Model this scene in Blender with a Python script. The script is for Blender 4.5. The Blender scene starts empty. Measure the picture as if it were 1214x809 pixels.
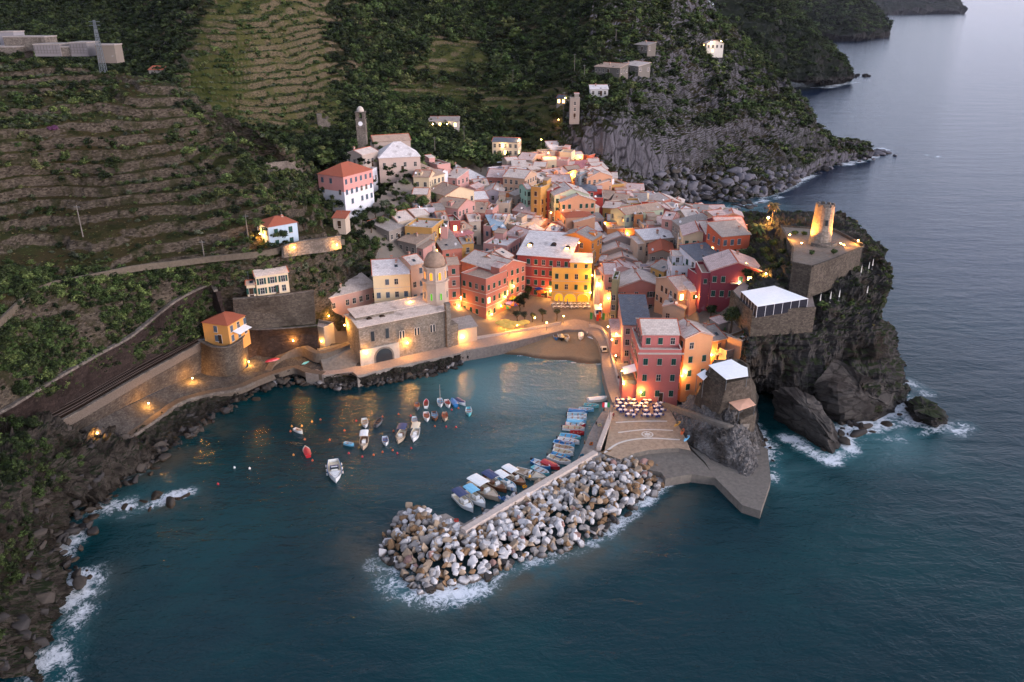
import bpy, bmesh, math, random
import numpy as np
from mathutils import Vector, Matrix, Quaternion
rng = np.random.default_rng(7); random.seed(7)
SC = bpy.context.scene; COL = SC.collection
# ---------------------------------------------------------------- camera (1214x809 photo frame)
FPX, CX, CY, CAMH = 950.0, 607.0, 404.5, 90.0
PIT = math.radians(23.17); CP, SP = math.cos(PIT), math.sin(PIT)
def ray(px, py):
    u = (px-CX)/FPX; v = (CY-py)/FPX
    return Vector((u, CP+v*SP, -SP+v*CP))
def P(px, py, z=0.0):
    d = ray(px, py); t = (z-CAMH)/d.z
    return Vector((d.x*t, d.y*t, z))
def PY(px, py, Y):
    d = ray(px, py); t = Y/d.y
    return Vector((d.x*t, Y, CAMH+d.z*t))
def PT(t):
    return P(*t) if t[2] < 100 else PY(*t)
def proj(a):
    a = np.asarray(a, float); x = a[..., 0]; y = a[..., 1]; z = a[..., 2]-CAMH
    zc = np.maximum(y*CP-z*SP, .1); yc = y*SP+z*CP
    return CX+FPX*x/zc, CY-FPX*yc/zc
def pxm(p):
    return FPX/(p[1]*CP-(p[2]-CAMH)*SP)
cam_d = bpy.data.cameras.new('camera'); cam = bpy.data.objects.new('camera', cam_d); COL.objects.link(cam)
cam.location = (0, 0, CAMH); cam.rotation_euler = (math.pi/2-PIT, 0, 0)
cam_d.sensor_width = 36; cam_d.lens = 36*FPX/1214; cam_d.clip_start = .5; cam_d.clip_end = 150000
SC.camera = cam
# ---------------------------------------------------------------- helpers
def lin(c):
    if isinstance(c, str):
        c = tuple(int(c[i:i+2], 16)/255 for i in (0, 2, 4))
        return tuple((x/12.92 if x <= .04045 else ((x+.055)/1.055)**2.4) for x in c)
    return tuple(c)
def tag(o, label=None, cat=None, group=None, kind=None):
    if label: o['label'] = label
    if cat: o['category'] = cat
    if group: o['group'] = group
    if kind: o['kind'] = kind
    return o
def empty(name, loc, rz=0.0):
    o = bpy.data.objects.new(name, None); o.empty_display_size = .5
    o.location = loc; o.rotation_euler = (0, 0, rz); COL.objects.link(o); return o
def link(name, me, parent=None, loc=(0, 0, 0), rot=(0, 0, 0), scale=None):
    o = bpy.data.objects.new(name, me); COL.objects.link(o)
    o.location = loc; o.rotation_euler = rot
    if scale is not None: o.scale = scale
    if parent is not None: o.parent = parent
    return o
def copy_tree(o, parent=None):
    c = o.copy(); COL.objects.link(c); c.parent = parent
    for ch in list(o.children): copy_tree(ch, c)
    return c
class MB:
    def __init__(s): s.v = []; s.f = []; s.m = []; s.M = None
    def _a(s, pts):
        b = len(s.v)
        if s.M is not None: pts = [s.M @ Vector(p) for p in pts]
        s.v += [tuple(p) for p in pts]; return b
    def poly(s, pts, m=0):
        b = s._a(pts); s.f.append(tuple(range(b, b+len(pts)))); s.m.append(m)
    def box(s, x0, y0, z0, x1, y1, z1, m=0):
        b = s._a([(x0,y0,z0),(x1,y0,z0),(x1,y1,z0),(x0,y1,z0),(x0,y0,z1),(x1,y0,z1),(x1,y1,z1),(x0,y1,z1)])
        for q in ((0,3,2,1),(4,5,6,7),(0,1,5,4),(1,2,6,5),(2,3,7,6),(3,0,4,7)):
            s.f.append(tuple(b+i for i in q)); s.m.append(m)
    def slab(s, pts, t, m=0):
        pts = [Vector(p) for p in pts]; n = (pts[1]-pts[0]).cross(pts[-1]-pts[0])
        n.normalize()
        if n.z < 0: pts.reverse(); n = -n
        k = len(pts); b = s._a(pts+[p-n*t for p in pts])
        s.f.append(tuple(range(b, b+k))); s.m.append(m)
        s.f.append(tuple(range(b+2*k-1, b+k-1, -1))); s.m.append(m)
        for i in range(k):
            j = (i+1) % k; s.f.append((b+i, b+k+i, b+k+j, b+j)); s.m.append(m)
    def prism(s, pts, z0, z1, m=0, mt=None):
        a = sum(pts[i][0]*pts[(i+1)%len(pts)][1]-pts[(i+1)%len(pts)][0]*pts[i][1] for i in range(len(pts)))
        if a < 0: pts = pts[::-1]
        k = len(pts); b = s._a([(p[0],p[1],z0) for p in pts]+[(p[0],p[1],z1) for p in pts])
        s.f.append(tuple(range(b+k-1, b-1, -1))); s.m.append(m)
        s.f.append(tuple(range(b+k, b+2*k))); s.m.append(m if mt is None else mt)
        for i in range(k):
            j = (i+1) % k; s.f.append((b+i, b+j, b+k+j, b+k+i)); s.m.append(m)
    def rings(s, rs, m=0, cap=True):
        """rs: list of rings (equal length lists of 3d points)"""
        k = len(rs[0]); b = s._a([p for r in rs for p in r])
        for i in range(len(rs)-1):
            for j in range(k):
                q = (j+1) % k; s.f.append((b+i*k+j, b+i*k+q, b+(i+1)*k+q, b+(i+1)*k+j)); s.m.append(m)
        if cap:
            s.f.append(tuple(b+j for j in reversed(range(k)))); s.m.append(m)
            s.f.append(tuple(b+(len(rs)-1)*k+j for j in range(k))); s.m.append(m)
    def cyl(s, c, r0, r1, z0, z1, n=10, m=0, a0=0):
        def ring(r, z): return [(c[0]+r*math.cos(a0+2*math.pi*i/n), c[1]+r*math.sin(a0+2*math.pi*i/n), z) for i in range(n)]
        s.rings([ring(r0, z0), ring(max(r1, .001), z1)], m)
    def tube(s, path, r, n=6, m=0):
        path = [Vector(p) for p in path]; rs = []
        for i, p in enumerate(path):
            d = (path[min(i+1, len(path)-1)]-path[max(i-1, 0)]).normalized()
            a = d.orthogonal().normalized() if abs(d.z) > .9 else d.cross(Vector((0,0,1))).normalized()
            c = d.cross(a); rr = r[i] if isinstance(r, (list, tuple)) else r
            rs.append([p+a*(rr*math.cos(2*math.pi*k/n))+c*(rr*math.sin(2*math.pi*k/n)) for k in range(n)])
        s.rings(rs, m)
    def mesh(s, name, mats, smooth=False):
        me = bpy.data.meshes.new(name); me.from_pydata(s.v, [], s.f)
        for mm in mats: me.materials.append(mm)
        if len(mats) > 1: me.polygons.foreach_set('material_index', s.m)
        if smooth: me.polygons.foreach_set('use_smooth', [True]*len(me.polygons))
        me.update(); return me
    def build(s, name, mats, parent=None, loc=(0,0,0), rot=(0,0,0), smooth=False):
        if not isinstance(mats, (list, tuple)): mats = [mats]
        return link(name, s.mesh(name, mats, smooth), parent, loc, rot)
# ---------------------------------------------------------------- numpy noise
def _h(i, j, k, s):
    n = (i.astype(np.int64)*374761393+j.astype(np.int64)*668265263+k.astype(np.int64)*2147483647+s*1442695041) & 0xffffffff
    n = ((n ^ (n >> 13))*1274126177) & 0xffffffff
    n = (n ^ (n >> 16)) & 0xffff
    return n/32767.5-1
def vnoise(p, s=0):
    i = np.floor(p); f = p-i; f = f*f*f*(f*(f*6-15)+10); i = i.astype(np.int64); r = 0
    for a in (0, 1):
        for b in (0, 1):
            for c in (0, 1):
                w = (f[..., 0] if a else 1-f[..., 0])*(f[..., 1] if b else 1-f[..., 1])*(f[..., 2] if c else 1-f[..., 2])
                r = r+w*_h(i[..., 0]+a, i[..., 1]+b, i[..., 2]+c, s)
    return r
def fbm(p, o=4, s=0, g=.5, ridge=False):
    r = 0; a = 1.; t = 0
    for k in range(o):
        n = vnoise(p*(2.03**k)+k*17.3, s+k)
        if ridge: n = 1-2*np.abs(n)
        r = r+a*n; t += a; a *= g
    return r/t
# ---------------------------------------------------------------- materials
class NT:
    def __init__(s, name):
        s.mat = bpy.data.materials.new(name); s.mat.use_nodes = True; s.t = s.mat.node_tree; s.t.nodes.clear()
        s.out = s.t.nodes.new('ShaderNodeOutputMaterial')
    def n(s, typ, ins=None, **kw):
        nd = s.t.nodes.new('ShaderNode'+typ)
        for k, v in kw.items(): setattr(nd, k, v)
        for k, v in (ins or {}).items():
            sk = nd.inputs[k]
            if isinstance(v, bpy.types.NodeSocket): s.t.links.new(v, sk)
            elif isinstance(v, (tuple, list)) and len(v) == 3 and sk.type == 'RGBA': sk.default_value = (*v, 1)
            else: sk.default_value = v
        return nd
    def pos(s, scale=(1, 1, 1)):
        g = s.n('NewGeometry'); m = s.n('Mapping', {'Vector': g.outputs['Position'], 'Scale': scale}); return m.outputs[0]
    def obj(s, scale=(1, 1, 1)):
        g = s.n('TexCoord'); m = s.n('Mapping', {'Vector': g.outputs['Object'], 'Scale': scale}); return m.outputs[0]
    def noise(s, vec, sc, det=4, rough=.55, dist=0):
        return s.n('TexNoise', {'Vector': vec, 'Scale': sc, 'Detail': det, 'Roughness': rough, 'Distortion': dist}).outputs['Fac']
    def ramp(s, fac, stops, interp='LINEAR'):
        r = s.n('ValToRGB', {'Fac': fac}); cr = r.color_ramp; cr.interpolation = interp
        while len(cr.elements) < len(stops): cr.elements.new(.5)
        for e, (p, c) in zip(cr.elements, stops):
            e.position = p; e.color = (*c, 1) if len(c) == 3 else c
        return r.outputs['Color']
    def mix(s, f, a, b, mode='MIX'):
        return s.n('MixRGB', {'Fac': f, 'Color1': a, 'Color2': b}, blend_type=mode).outputs[0]
    def math(s, op, a, b=0.0, c=None, clamp=False):
        i = {0: a, 1: b}
        if c is not None: i[2] = c
        return s.n('Math', i, operation=op, use_clamp=clamp).outputs[0]
    def mr(s, v, a, b, c=0., d=1., smooth=True):
        return s.n('MapRange', {'Value': v, 'From Min': a, 'From Max': b, 'To Min': c, 'To Max': d}, interpolation_type='SMOOTHSTEP' if smooth else 'LINEAR').outputs[0]
    def attr(s, name, out='Fac'): return s.n('Attribute', attribute_name=name).outputs[out]
    def bump(s, h, st=.5, dist=.1, nrm=None):
        i = {'Height': h, 'Strength': st, 'Distance': dist}
        if nrm is not None: i['Normal'] = nrm
        return s.n('Bump', i).outputs[0]
    def done(s, color, rough=.8, nrm=None, **kw):
        i = {'Base Color': color, 'Roughness': rough}
        if nrm is not None: i['Normal'] = nrm
        if 'Specular IOR Level' not in kw and (not isinstance(rough, float) or rough >= .6): i['Specular IOR Level'] = .08
        i.update(kw); p = s.n('BsdfPrincipled', i); s.t.links.new(p.outputs[0], s.out.inputs[0]); return s.mat
_mc = {}
def simple(name, col, rough=.7, var=.18, sc=1.5, metal=0., bump=0.):
    k = ('s', name)
    if k in _mc: return _mc[k]
    t = NT(name); c = lin(col); f = t.noise(t.pos(), sc, 5, .65)
    a = tuple(x*(1-var) for x in c); b = tuple(min(1, x*(1+var)) for x in c)
    cc = t.ramp(f, [(.3, a), (.7, b)])
    _mc[k] = t.done(cc, rough, t.bump(f, bump, .05) if bump else None, Metallic=metal); return _mc[k]
def wallmat(col):
    k = ('w', col)
    if k in _mc: return _mc[k]
    t = NT('plaster_'+str(len(_mc))); c = np.array(lin(col)); p = t.obj()
    f1 = t.noise(p, .35, 5, .6); f2 = t.noise(t.obj((1.2, 1.2, .18)), 1.6, 4, .6); f3 = t.noise(p, 5, 3, .6)
    base = t.mix(f1, tuple(c*.80), tuple(np.minimum(c*1.10, .9)))
    g = tuple(c*.45+np.array((.05, .046, .042)))
    base = t.mix(t.mr(f2, .56, .80, 0, .5), base, g)
    base = t.mix(t.mr(f1, .66, .72, 0, .45), base, tuple(c*.55+.18))
    base = t.mix(t.math('MULTIPLY', f3, .15), base, (.3, .27, .24))
    _mc[k] = t.done(base, .9, t.bump(f3, .25, .03)); return _mc[k]
def roofmat(name, c1, c2, kind='slab'):
    k = ('r', name)
    if k in _mc: return _mc[k]
    t = NT('roof_'+name); p = t.obj(); c1 = lin(c1); c2 = lin(c2)
    big = t.noise(p, .3, 5, .65); fine = t.noise(p, 2.3, 5, .7)
    if kind == 'slab':
        br = t.n('TexBrick', {'Vector': p, 'Color1': (1, 1, 1), 'Color2': (.72, .70, .70), 'Mortar': (.42, .40, .40), 'Scale': 1., 'Mortar Size': .03, 'Brick Width': .85, 'Row Height': .55})
        cc = t.mix(fine, c1, c2); cc = t.mix(.75, cc, br.outputs['Color'], 'MULTIPLY')
        cc = t.mix(t.mr(big, .52, .72, 0, .7), cc, (.20, .16, .14)); cc = t.mix(t.mr(fine, .6, .75, 0, .35), cc, (.10, .09, .08))
        h = t.math('ADD', br.outputs['Fac'], fine)
    else:
        wv = t.n('TexWave', {'Vector': p, 'Scale': 1.1, 'Distortion': .4}, wave_type='BANDS', bands_direction='X').outputs['Fac']
        cc = t.mix(fine, c1, c2); cc = t.mix(t.math('MULTIPLY', wv, .35), cc, tuple(x*.45 for x in c1))
        cc = t.mix(t.mr(big, .55, .75, 0, .6), cc, (.16, .09, .06)); h = wv
    _mc[k] = t.done(cc, .85, t.bump(h, .5, .05)); return _mc[k]
def stonemat(name, c1, c2, sc=1.0, wall=True):
    k = ('st', name)
    if k in _mc: return _mc[k]
    t = NT('stone_'+name); p = t.pos(); c1 = lin(c1); c2 = lin(c2)
    v = t.n('TexVoronoi', {'Vector': t.pos((1, 1, 1.6)), 'Scale': 1.7*sc, 'Randomness': .9}, feature='DISTANCE_TO_EDGE').outputs['Distance']
    vc = t.n('RGBToBW', {0: t.n('TexVoronoi', {'Vector': t.pos((1, 1, 1.6)), 'Scale': 1.7*sc, 'Randomness': .9}).outputs['Color']}).outputs[0]
    big = t.noise(p, .16, 6, .65); fine = t.noise(p, 1.7, 6, .7); st = t.noise(t.pos((.8, .8, .12)), .9, 4, .6)
    cc = t.mix(fine, c1, c2); cc = t.mix(.45, cc, vc, 'SOFT_LIGHT')
    cc = t.mix(t.mr(v, 0, .06, .55, 0), cc, tuple(x*.35 for x in c1))
    cc = t.mix(t.mr(big, .45, .7, 0, .6), cc, tuple(x*.42 for x in c1)); cc = t.mix(t.mr(st, .55, .75, 0, .5), cc, tuple(x*.4 for x in c1))
    _mc[k] = t.done(cc, .92, t.bump(t.math('ADD', t.mr(v, 0, .1), fine), .6, .12)); return _mc[k]
def glow(name, col, st):
    k = ('g', name)
    if k in _mc: return _mc[k]
    t = NT(name); e = t.n('Emission', {'Color': lin(col), 'Strength': st}); t.t.links.new(e.outputs[0], t.out.inputs[0])
    _mc[k] = t.mat; return t.mat
# ---------------------------------------------------------------- world
EXPOSURE = 1.68; SKY_ST = .135; SUN_EL = math.radians(14); SUN_AZ = math.radians(118)
w = bpy.data.worlds.new('World'); SC.world = w; w.use_nodes = True
wt = w.node_tree; wt.nodes.clear(); wo = wt.nodes.new('ShaderNodeOutputWorld'); bg = wt.nodes.new('ShaderNodeBackground')
sky = wt.nodes.new('ShaderNodeTexSky'); sky.sky_type = 'NISHITA'; sky.sun_disc = False
sky.sun_elevation = SUN_EL; sky.sun_rotation = SUN_AZ; sky.air_density = 1.2; sky.dust_density = 1.; sky.ozone_density = 2.
hs = wt.nodes.new('ShaderNodeHueSaturation'); hs.inputs['Saturation'].default_value = .48
tn = wt.nodes.new('ShaderNodeMixRGB'); tn.blend_type = 'MULTIPLY'; tn.inputs[0].default_value = 1; tn.inputs[2].default_value = (.98, .945, 1.055, 1)
wt.links.new(sky.outputs[0], hs.inputs['Color']); wt.links.new(hs.outputs[0], tn.inputs[1]); tc = wt.nodes.new('ShaderNodeTexCoord'); sx = wt.nodes.new('ShaderNodeSeparateXYZ'); mrn = wt.nodes.new('ShaderNodeMapRange'); mrn.inputs['From Min'].default_value = 0; mrn.inputs['From Max'].default_value = .35
hz = wt.nodes.new('ShaderNodeMixRGB'); hz.inputs[1].default_value = (.66, .68, .88, 1); hz.inputs[2].default_value = (1.03, 1.03, 1.02, 1); hm = wt.nodes.new('ShaderNodeMixRGB'); hm.blend_type = 'MULTIPLY'; hm.inputs[0].default_value = 1   # the dusk belt low over the sea
wt.links.new(tc.outputs['Generated'], sx.inputs[0]); wt.links.new(sx.outputs[2], mrn.inputs[0]); wt.links.new(mrn.outputs[0], hz.inputs[0]); wt.links.new(tn.outputs[0], hm.inputs[1]); wt.links.new(hz.outputs[0], hm.inputs[2]); wt.links.new(hm.outputs[0], bg.inputs[0])
bg.inputs[1].default_value = SKY_ST; wt.links.new(bg.outputs[0], wo.inputs[0])
sl = bpy.data.lights.new('sun', 'SUN'); sl.energy = .5; sl.angle = math.radians(25); sl.color = (1, .95, .91)
so = bpy.data.objects.new('sun', sl); COL.objects.link(so)
# direction towards the sun: rotation 0 is +Y, clockwise seen from above
sd = Vector((math.sin(SUN_AZ)*math.cos(SUN_EL), math.cos(SUN_AZ)*math.cos(SUN_EL), math.sin(SUN_EL)))
so.rotation_euler = sd.to_track_quat('Z', 'Y').to_euler()
SC.view_settings.view_transform = 'Standard'; SC.view_settings.look = 'None'; SC.view_settings.gamma = 1
SC.view_settings.exposure = EXPOSURE; SC.view_settings.use_curve_mapping = False
SC.render.engine = 'CYCLES'; cy = SC.cycles; cy.use_denoising = True; cy.max_bounces = 5; cy.diffuse_bounces = 2; cy.glossy_bounces = 2
cy.transmission_bounces = 2; cy.transparent_max_bounces = 4; cy.volume_bounces = 0; cy.sample_clamp_indirect = 4; cy.sample_clamp_direct = 0
cy.use_adaptive_sampling = True; cy.adaptive_threshold = .015
try: cy.denoiser = 'OPENIMAGEDENOISE'
except Exception: pass
# ================================================================ TERRAIN
def cr(ctrl, n, ten=.5):
    """Catmull-Rom resample along axis 0; n = samples per span list"""
    R = len(ctrl); out = []
    for i in range(R-1):
        p0 = ctrl[max(i-1, 0)]; p1 = ctrl[i]; p2 = ctrl[i+1]; p3 = ctrl[min(i+2, R-1)]
        m1 = (p2-p0)*ten*(1 if 0 < i else 1); m2 = (p3-p1)*ten
        k = n[i]
        for j in range(k+(1 if i == R-2 else 0)):
            t = j/k; t2 = t*t; t3 = t2*t
            out.append(p1*(2*t3-3*t2+1)+m1*(t3-2*t2+t)+p2*(-2*t3+3*t2)+m2*(t3-t2))
    return np.array(out)
def grid_mesh(name, pts, mat, smooth=True, attrs=None, flip=False):
    nv, nu = pts.shape[:2]; me = bpy.data.meshes.new(name)
    me.vertices.add(nv*nu); me.vertices.foreach_set('co', pts.reshape(-1).astype(np.float32))
    a = np.arange(nv*nu).reshape(nv, nu)
    q = np.stack([a[:-1, :-1], a[:-1, 1:], a[1:, 1:], a[1:, :-1]], -1).reshape(-1, 4)
    if flip: q = q[:, ::-1]
    nq = len(q); me.loops.add(nq*4); me.loops.foreach_set('vertex_index', q.reshape(-1).astype(np.int32))
    me.polygons.add(nq); me.polygons.foreach_set('loop_start', np.arange(0, nq*4, 4, dtype=np.int32))
    me.polygons.foreach_set('use_smooth', np.full(nq, smooth))
    for k, v in (attrs or {}).items():
        at = me.attributes.new(k, 'FLOAT', 'POINT'); at.data.foreach_set('value', v.reshape(-1).astype(np.float32))
    me.update(); me.validate(); me.materials.append(mat); return me
def normals(p):
    du = np.gradient(p, axis=1); dv = np.gradient(p, axis=0); n = np.cross(du, dv)
    return n/np.maximum(np.linalg.norm(n, axis=-1, keepdims=True), 1e-9)
G = {}
def loft(name, rows, res, mat, disp=(), terr=None, ten=.35, smooth=True, kind='structure', flip=False, maxu=500, maxv=400):
    ctrl = np.array([[tuple(PT(t)) for t in r] for r in rows])
    dv = np.linalg.norm(np.diff(ctrl, axis=0), axis=-1).max(1); du = np.linalg.norm(np.diff(ctrl, axis=1), axis=-1).max(0)
    nv = [max(2, int(d/res)) for d in dv]; nu = [max(2, int(d/res)) for d in du]
    fv = min(1, maxv/sum(nv)); fu = min(1, maxu/sum(nu)); nv = [max(2, int(k*fv)) for k in nv]; nu = [max(2, int(k*fu)) for k in nu]
    g = cr(ctrl, nv, ten); g = cr(np.swapaxes(g, 0, 1), nu, ten); g = np.swapaxes(g, 0, 1)
    n = normals(g)
    if flip: n = -n
    for (amp, sc, o, rdg) in disp:
        s = np.array(sc if isinstance(sc, (tuple, list)) else (sc, sc, sc))
        f = fbm(g/s, o, int(amp*100) % 97+len(name), .55, rdg)-(.22 if rdg else 0); g = g+n*(f*amp)[..., None]
    if terr is not None:
        step, wfun = terr; z = g[..., 2].copy(); wob = fbm(g*np.array((.022, .022, 0)), 3, 5)*step*2.6+fbm(g*np.array((.15, .15, 0)), 2, 9)*step*.12
        t = (z+wob)/step; fl = np.floor(t); fr = t-fl; e = np.clip((fr-.68)/.24, 0, 1); zz = step*(fl+.12*fr+.88*e*e*(3-2*e))-wob
        px, py = proj(g); w = wfun(px, py, g); g[..., 2] = z*(1-w)+zz*w
    me = grid_mesh(name, g, mat, smooth, None, flip); o = link(name, me)
    if kind: o['kind'] = kind
    G[name] = g; return o
# ---------------------------------------------------------------- terrain materials
def hillmat(name, soil, grass, scrub, wall, rock=None, scale=1.0, wallthr=.72, alt=None):
    t = NT('ground_'+name); p = t.pos()
    nz = t.n('SeparateXYZ', {0: t.n('NewGeometry').outputs['Normal']}).outputs[2]
    big = t.noise(p, .035*scale, 6, .6); mid = t.noise(p, .22*scale, 6, .7); fine = t.noise(p, 1.6, 5, .75)
    c = t.mix(t.mr(big, .44, .56), lin(soil), lin(grass)); c = t.mix(t.mr(mid, .50, .62), c, lin(scrub))
    c = t.mix(t.math('MULTIPLY', fine, .8), c, tuple(x*.35 for x in lin(soil)))
    st = t.n('RGBToBW', {0: t.n('TexVoronoi', {'Vector': t.pos((1, 1, 2.2)), 'Scale': 1.6}).outputs['Color']}).outputs[0]
    wc = t.mix(.85, lin(wall), st, 'SOFT_LIGHT'); wc = t.mix(t.mr(fine, .5, .7, 0, .6), wc, tuple(x*.4 for x in lin(wall)))
    w = t.mr(t.math('ADD', nz, t.math('MULTIPLY', mid, .12)), wallthr-.06, wallthr+.12, 1, 0)
    w = t.math('MULTIPLY', w, t.mr(mid, .62, .5, .25, 1))
    c = t.mix(w, c, wc)
    if alt:
        va = t.mr(t.math('ADD', t.attr('vine'), t.math('MULTIPLY', t.math('SUBTRACT', mid, .5), .9)), .3, .7)
        ca = t.mix(t.mr(mid, .4, .6), lin(alt[0]), lin(alt[1])); ca = t.mix(t.math('MULTIPLY', fine, .6), ca, lin(alt[2])); ca = t.mix(t.math('MULTIPLY', w, .8), ca, wc); c = t.mix(va, c, ca)
    if rock:
        rk = t.mix(t.noise(t.pos((1, 1, .35)), .5, 6, .7), tuple(x*.5 for x in lin(rock)), tuple(x*1.3 for x in lin(rock)))
        ck = t.n('TexVoronoi', {'Vector': t.mix(.3, t.pos((1, 1, .45)), t.n('TexNoise', {'Vector': p, 'Scale': .5, 'Detail': 4.}).outputs['Color'], 'ADD'), 'Scale': .28*scale}, feature='DISTANCE_TO_EDGE').outputs['Distance']
        rk = t.mix(t.mr(ck, 0, .10, .8, 0), rk, tuple(x*.12 for x in lin(rock))); rk = t.mix(t.mr(t.noise(t.pos((1, 1, .15)), .25, 5, .7), .5, .68, 0, .7), rk, tuple(x*.3 for x in lin(rock)))
        c = t.mix(t.mr(t.math('ADD', nz, t.math('MULTIPLY', mid, .2)), .50, .72, 1, 0), c, rk)
    return t.done(c, .95, t.bump(t.math('ADD', fine, mid), .9, .5))
def rockmat(name, c1, c2, c3, wet=True, strata=(.4, .4, 2.2), veg=None):
    t = NT('rock_'+name); p = t.pos()
    a = t.noise(t.pos(strata), .35, 7, .7, .6); b = t.noise(p, .12, 5, .6); f = t.noise(p, 1.8, 6, .75)
    c = t.mix(t.mr(a, .3, .7), lin(c1), lin(c2)); c = t.mix(t.mr(b, .5, .62), c, lin(c3))
    cr_ = t.n('TexVoronoi', {'Vector': t.mix(.35, t.pos(strata), t.n('TexNoise', {'Vector': p, 'Scale': .8, 'Detail': 3.}).outputs['Color'], 'ADD'), 'Scale': .45}, feature='DISTANCE_TO_EDGE').outputs['Distance']
    c = t.mix(t.mr(cr_, 0, .05, .65, 0), c, tuple(x*.2 for x in lin(c1))); c = t.mix(t.mr(f, .5, .75, 0, .55), c, tuple(x*.4 for x in lin(c1)))
    if veg:
        nz = t.n('SeparateXYZ', {0: t.n('NewGeometry').outputs['Normal']}).outputs[2]
        m = t.mr(t.math('ADD', nz, t.math('MULTIPLY', t.noise(p, .25, 5, .7), .9)), 1.12, 1.35)
        c = t.mix(m, c, lin(veg))
    rough = .9
    if wet:
        z = t.n('SeparateXYZ', {0: t.n('NewGeometry').outputs['Position']}).outputs[2]
        wz = t.mr(t.math('ADD', z, t.math('MULTIPLY', f, 2.5)), 1.6, 4.2, 1, 0)
        c = t.mix(t.math('MULTIPLY', wz, .8), c, (.016, .013, .011)); rough = t.mr(wz, 0, 1, .9, .35)
    return t.done(c, rough, t.bump(t.math('ADD', a, t.math('MULTIPLY', f, .5)), .9, .6))
M_left = hillmat('terrace', '3f361f', '393d1e', '20270f', '463e35', None, 1., .82)
M_far = hillmat('valley', '2d2a14', '232d12', '161d0b', '5b4e3e', None, .6, .80, ('353c18', '4a4a24', '2b2b14'))
M_mount = hillmat('mountain', '2e2918', '202812', '151b0b', '38332b', '5a575c', .7, .44)
M_cliff = rockmat('grey', '5d5d61', '7a787a', '45423d', True, (1., 1., .3), '343a22')
M_dark = rockmat('dark', '2c2a2a', '474340', '39322c', True, (.25, .25, 2.6), '2c3220')
M_slab = rockmat('slab', '3b3836', '524d49', '2f2b29', True, (.25, .25, .9))
M_fore = rockmat('foreground', '171513', '46403a', '221d18', True, (.5, .5, 1.4), '1f2617')
M_bed = rockmat('bedrock', '55514f', '7d7875', '443f3b', True, (.5, 2.4, .5))
M_head = hillmat('headland', '1b2015', '171d12', '11170d', '262420', '2b2928', .3, .28)
# ---------------------------------------------------------------- left hillside (rail level up to the cemetery ridge)
def stepw(px, py, g): return np.clip((335-py)/25, 0, 1)*np.clip(.9+fbm(g/np.array((16., 16., 16.)), 3, 31)*.7, .35, .98)+np.clip((px-300)/40, 0, 1)*0
A = [
 [(-120,600,12),(-60,560,12),(20,512,12),(60,486,12),(110,460,12),(150,438,12),(205,415,12),(238,402,12),(292,398,9),(352,395,8),(420,392,6),(470,385,6)],
 [(-120,560,17),(-60,520,18),(0,488,18.5),(52,455,19.5),(106,424,19.5),(146,402,20),(200,360,24),(240,340,25),(288,352,21.5),(350,346,21.5),(420,350,13),(470,352,11)],
 [(-120,470,30),(-60,430,31),(0,378,32),(60,335,33),(110,325,33),(160,315,33),(210,309,32.5),(250,304,32.5),(310,298,32.5),(350,290,32.5),(408,286,27),(470,292,18)],
 [(-120,270,45),(-60,250,45),(0,240,45),(60,230,45),(110,228,45),(160,225,45),(210,222,44),(250,220,43.5),(310,225,41.5),(350,232,38),(405,250,26.5),(470,250,22)],
 [(-120,150,62),(-60,150,62),(0,150,61),(60,150,60),(110,150,59),(160,150,58),(205,160,55),(245,170,51),(300,185,47),(350,199,42),(408,228,29),(475,238,23)],
 [(-120,40,253),(-60,55,253),(0,66,253),(60,70,252),(112,84,250),(170,89,248),(215,106,246),(253,126,242),(292,147,238),(330,170,236),(400,218,30.5),(472,232,24)],
 [(-120,60,300),(-60,80,300),(0,90,300),(60,95,300),(112,110,290),(170,115,285),(215,130,280),(253,150,275),(292,170,270),(330,190,262),(398,222,300),(472,234,310)]]
loft('hillside', A, .55, M_left, [(1.1, 14, 4, False), (.35, 2.5, 3, False)], (2.6, stepw), .25, smooth=False, maxu=380, maxv=430)
# wooded gully between the left ridge and the vineyard, the vineyard spur, the valley and the forest
B = [
 [(-150,130,330),(-40,125,330),(60,120,325),(150,125,318),(240,150,305),(300,178,300),(360,190,300),(430,200,285),(500,205,290),(560,196,330),(620,190,352),(680,190,358)],
 [(-150,60,400),(-40,60,400),(60,65,395),(150,72,390),(225,95,345),(300,140,335),(360,150,345),(430,158,350),(500,165,360),(560,160,390),(620,150,400),(690,140,392)],
 [(-150,0,470),(-40,0,470),(60,5,470),(150,20,450),(235,50,385),(300,80,375),(370,95,395),(440,105,420),(510,110,430),(580,105,440),(640,100,440),(700,100,420)],
 [(-150,-60,540),(-40,-60,540),(60,-50,530),(150,-30,500),(235,0,425),(305,20,420),(385,40,445),(450,50,470),(520,50,490),(590,45,500),(660,40,490),(720,40,460)],
 [(-150,-160,700),(-40,-160,700),(60,-150,690),(150,-120,640),(250,-70,500),(310,-50,490),(395,-40,540),(460,-40,570),(530,-40,590),(600,-40,590),(670,-40,570),(760,-45,545)]]
def bw(px, py, g):
    wb = fbm(g/np.array((40., 40., 40.)), 3, 21)*26; px = px+wb; py = py+wb*.5
    v = np.clip((px-190+(130-py)*-.25)/30, 0, 1)*np.clip((425-px-(130-py)*.05)/60, 0, 1)*np.clip((165-py)/25, 0, 1)
    m = np.exp(-((px-535)/38)**4-((py-68)/26)**4)
    r = np.clip((px-560)/40, 0, 1)*np.clip((py-80)/30, 0, 1)*.6
    c = np.exp(-((px-530)/60)**4-((py-115)/14)**4)*.7
    return np.clip(v+m+r+c, 0, 1)
o = loft('hills', B, 1.2, M_far, [(5, 60, 4, False), (.6, 5, 3, False)], (3.0, bw), .3, maxu=360, maxv=330)
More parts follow.
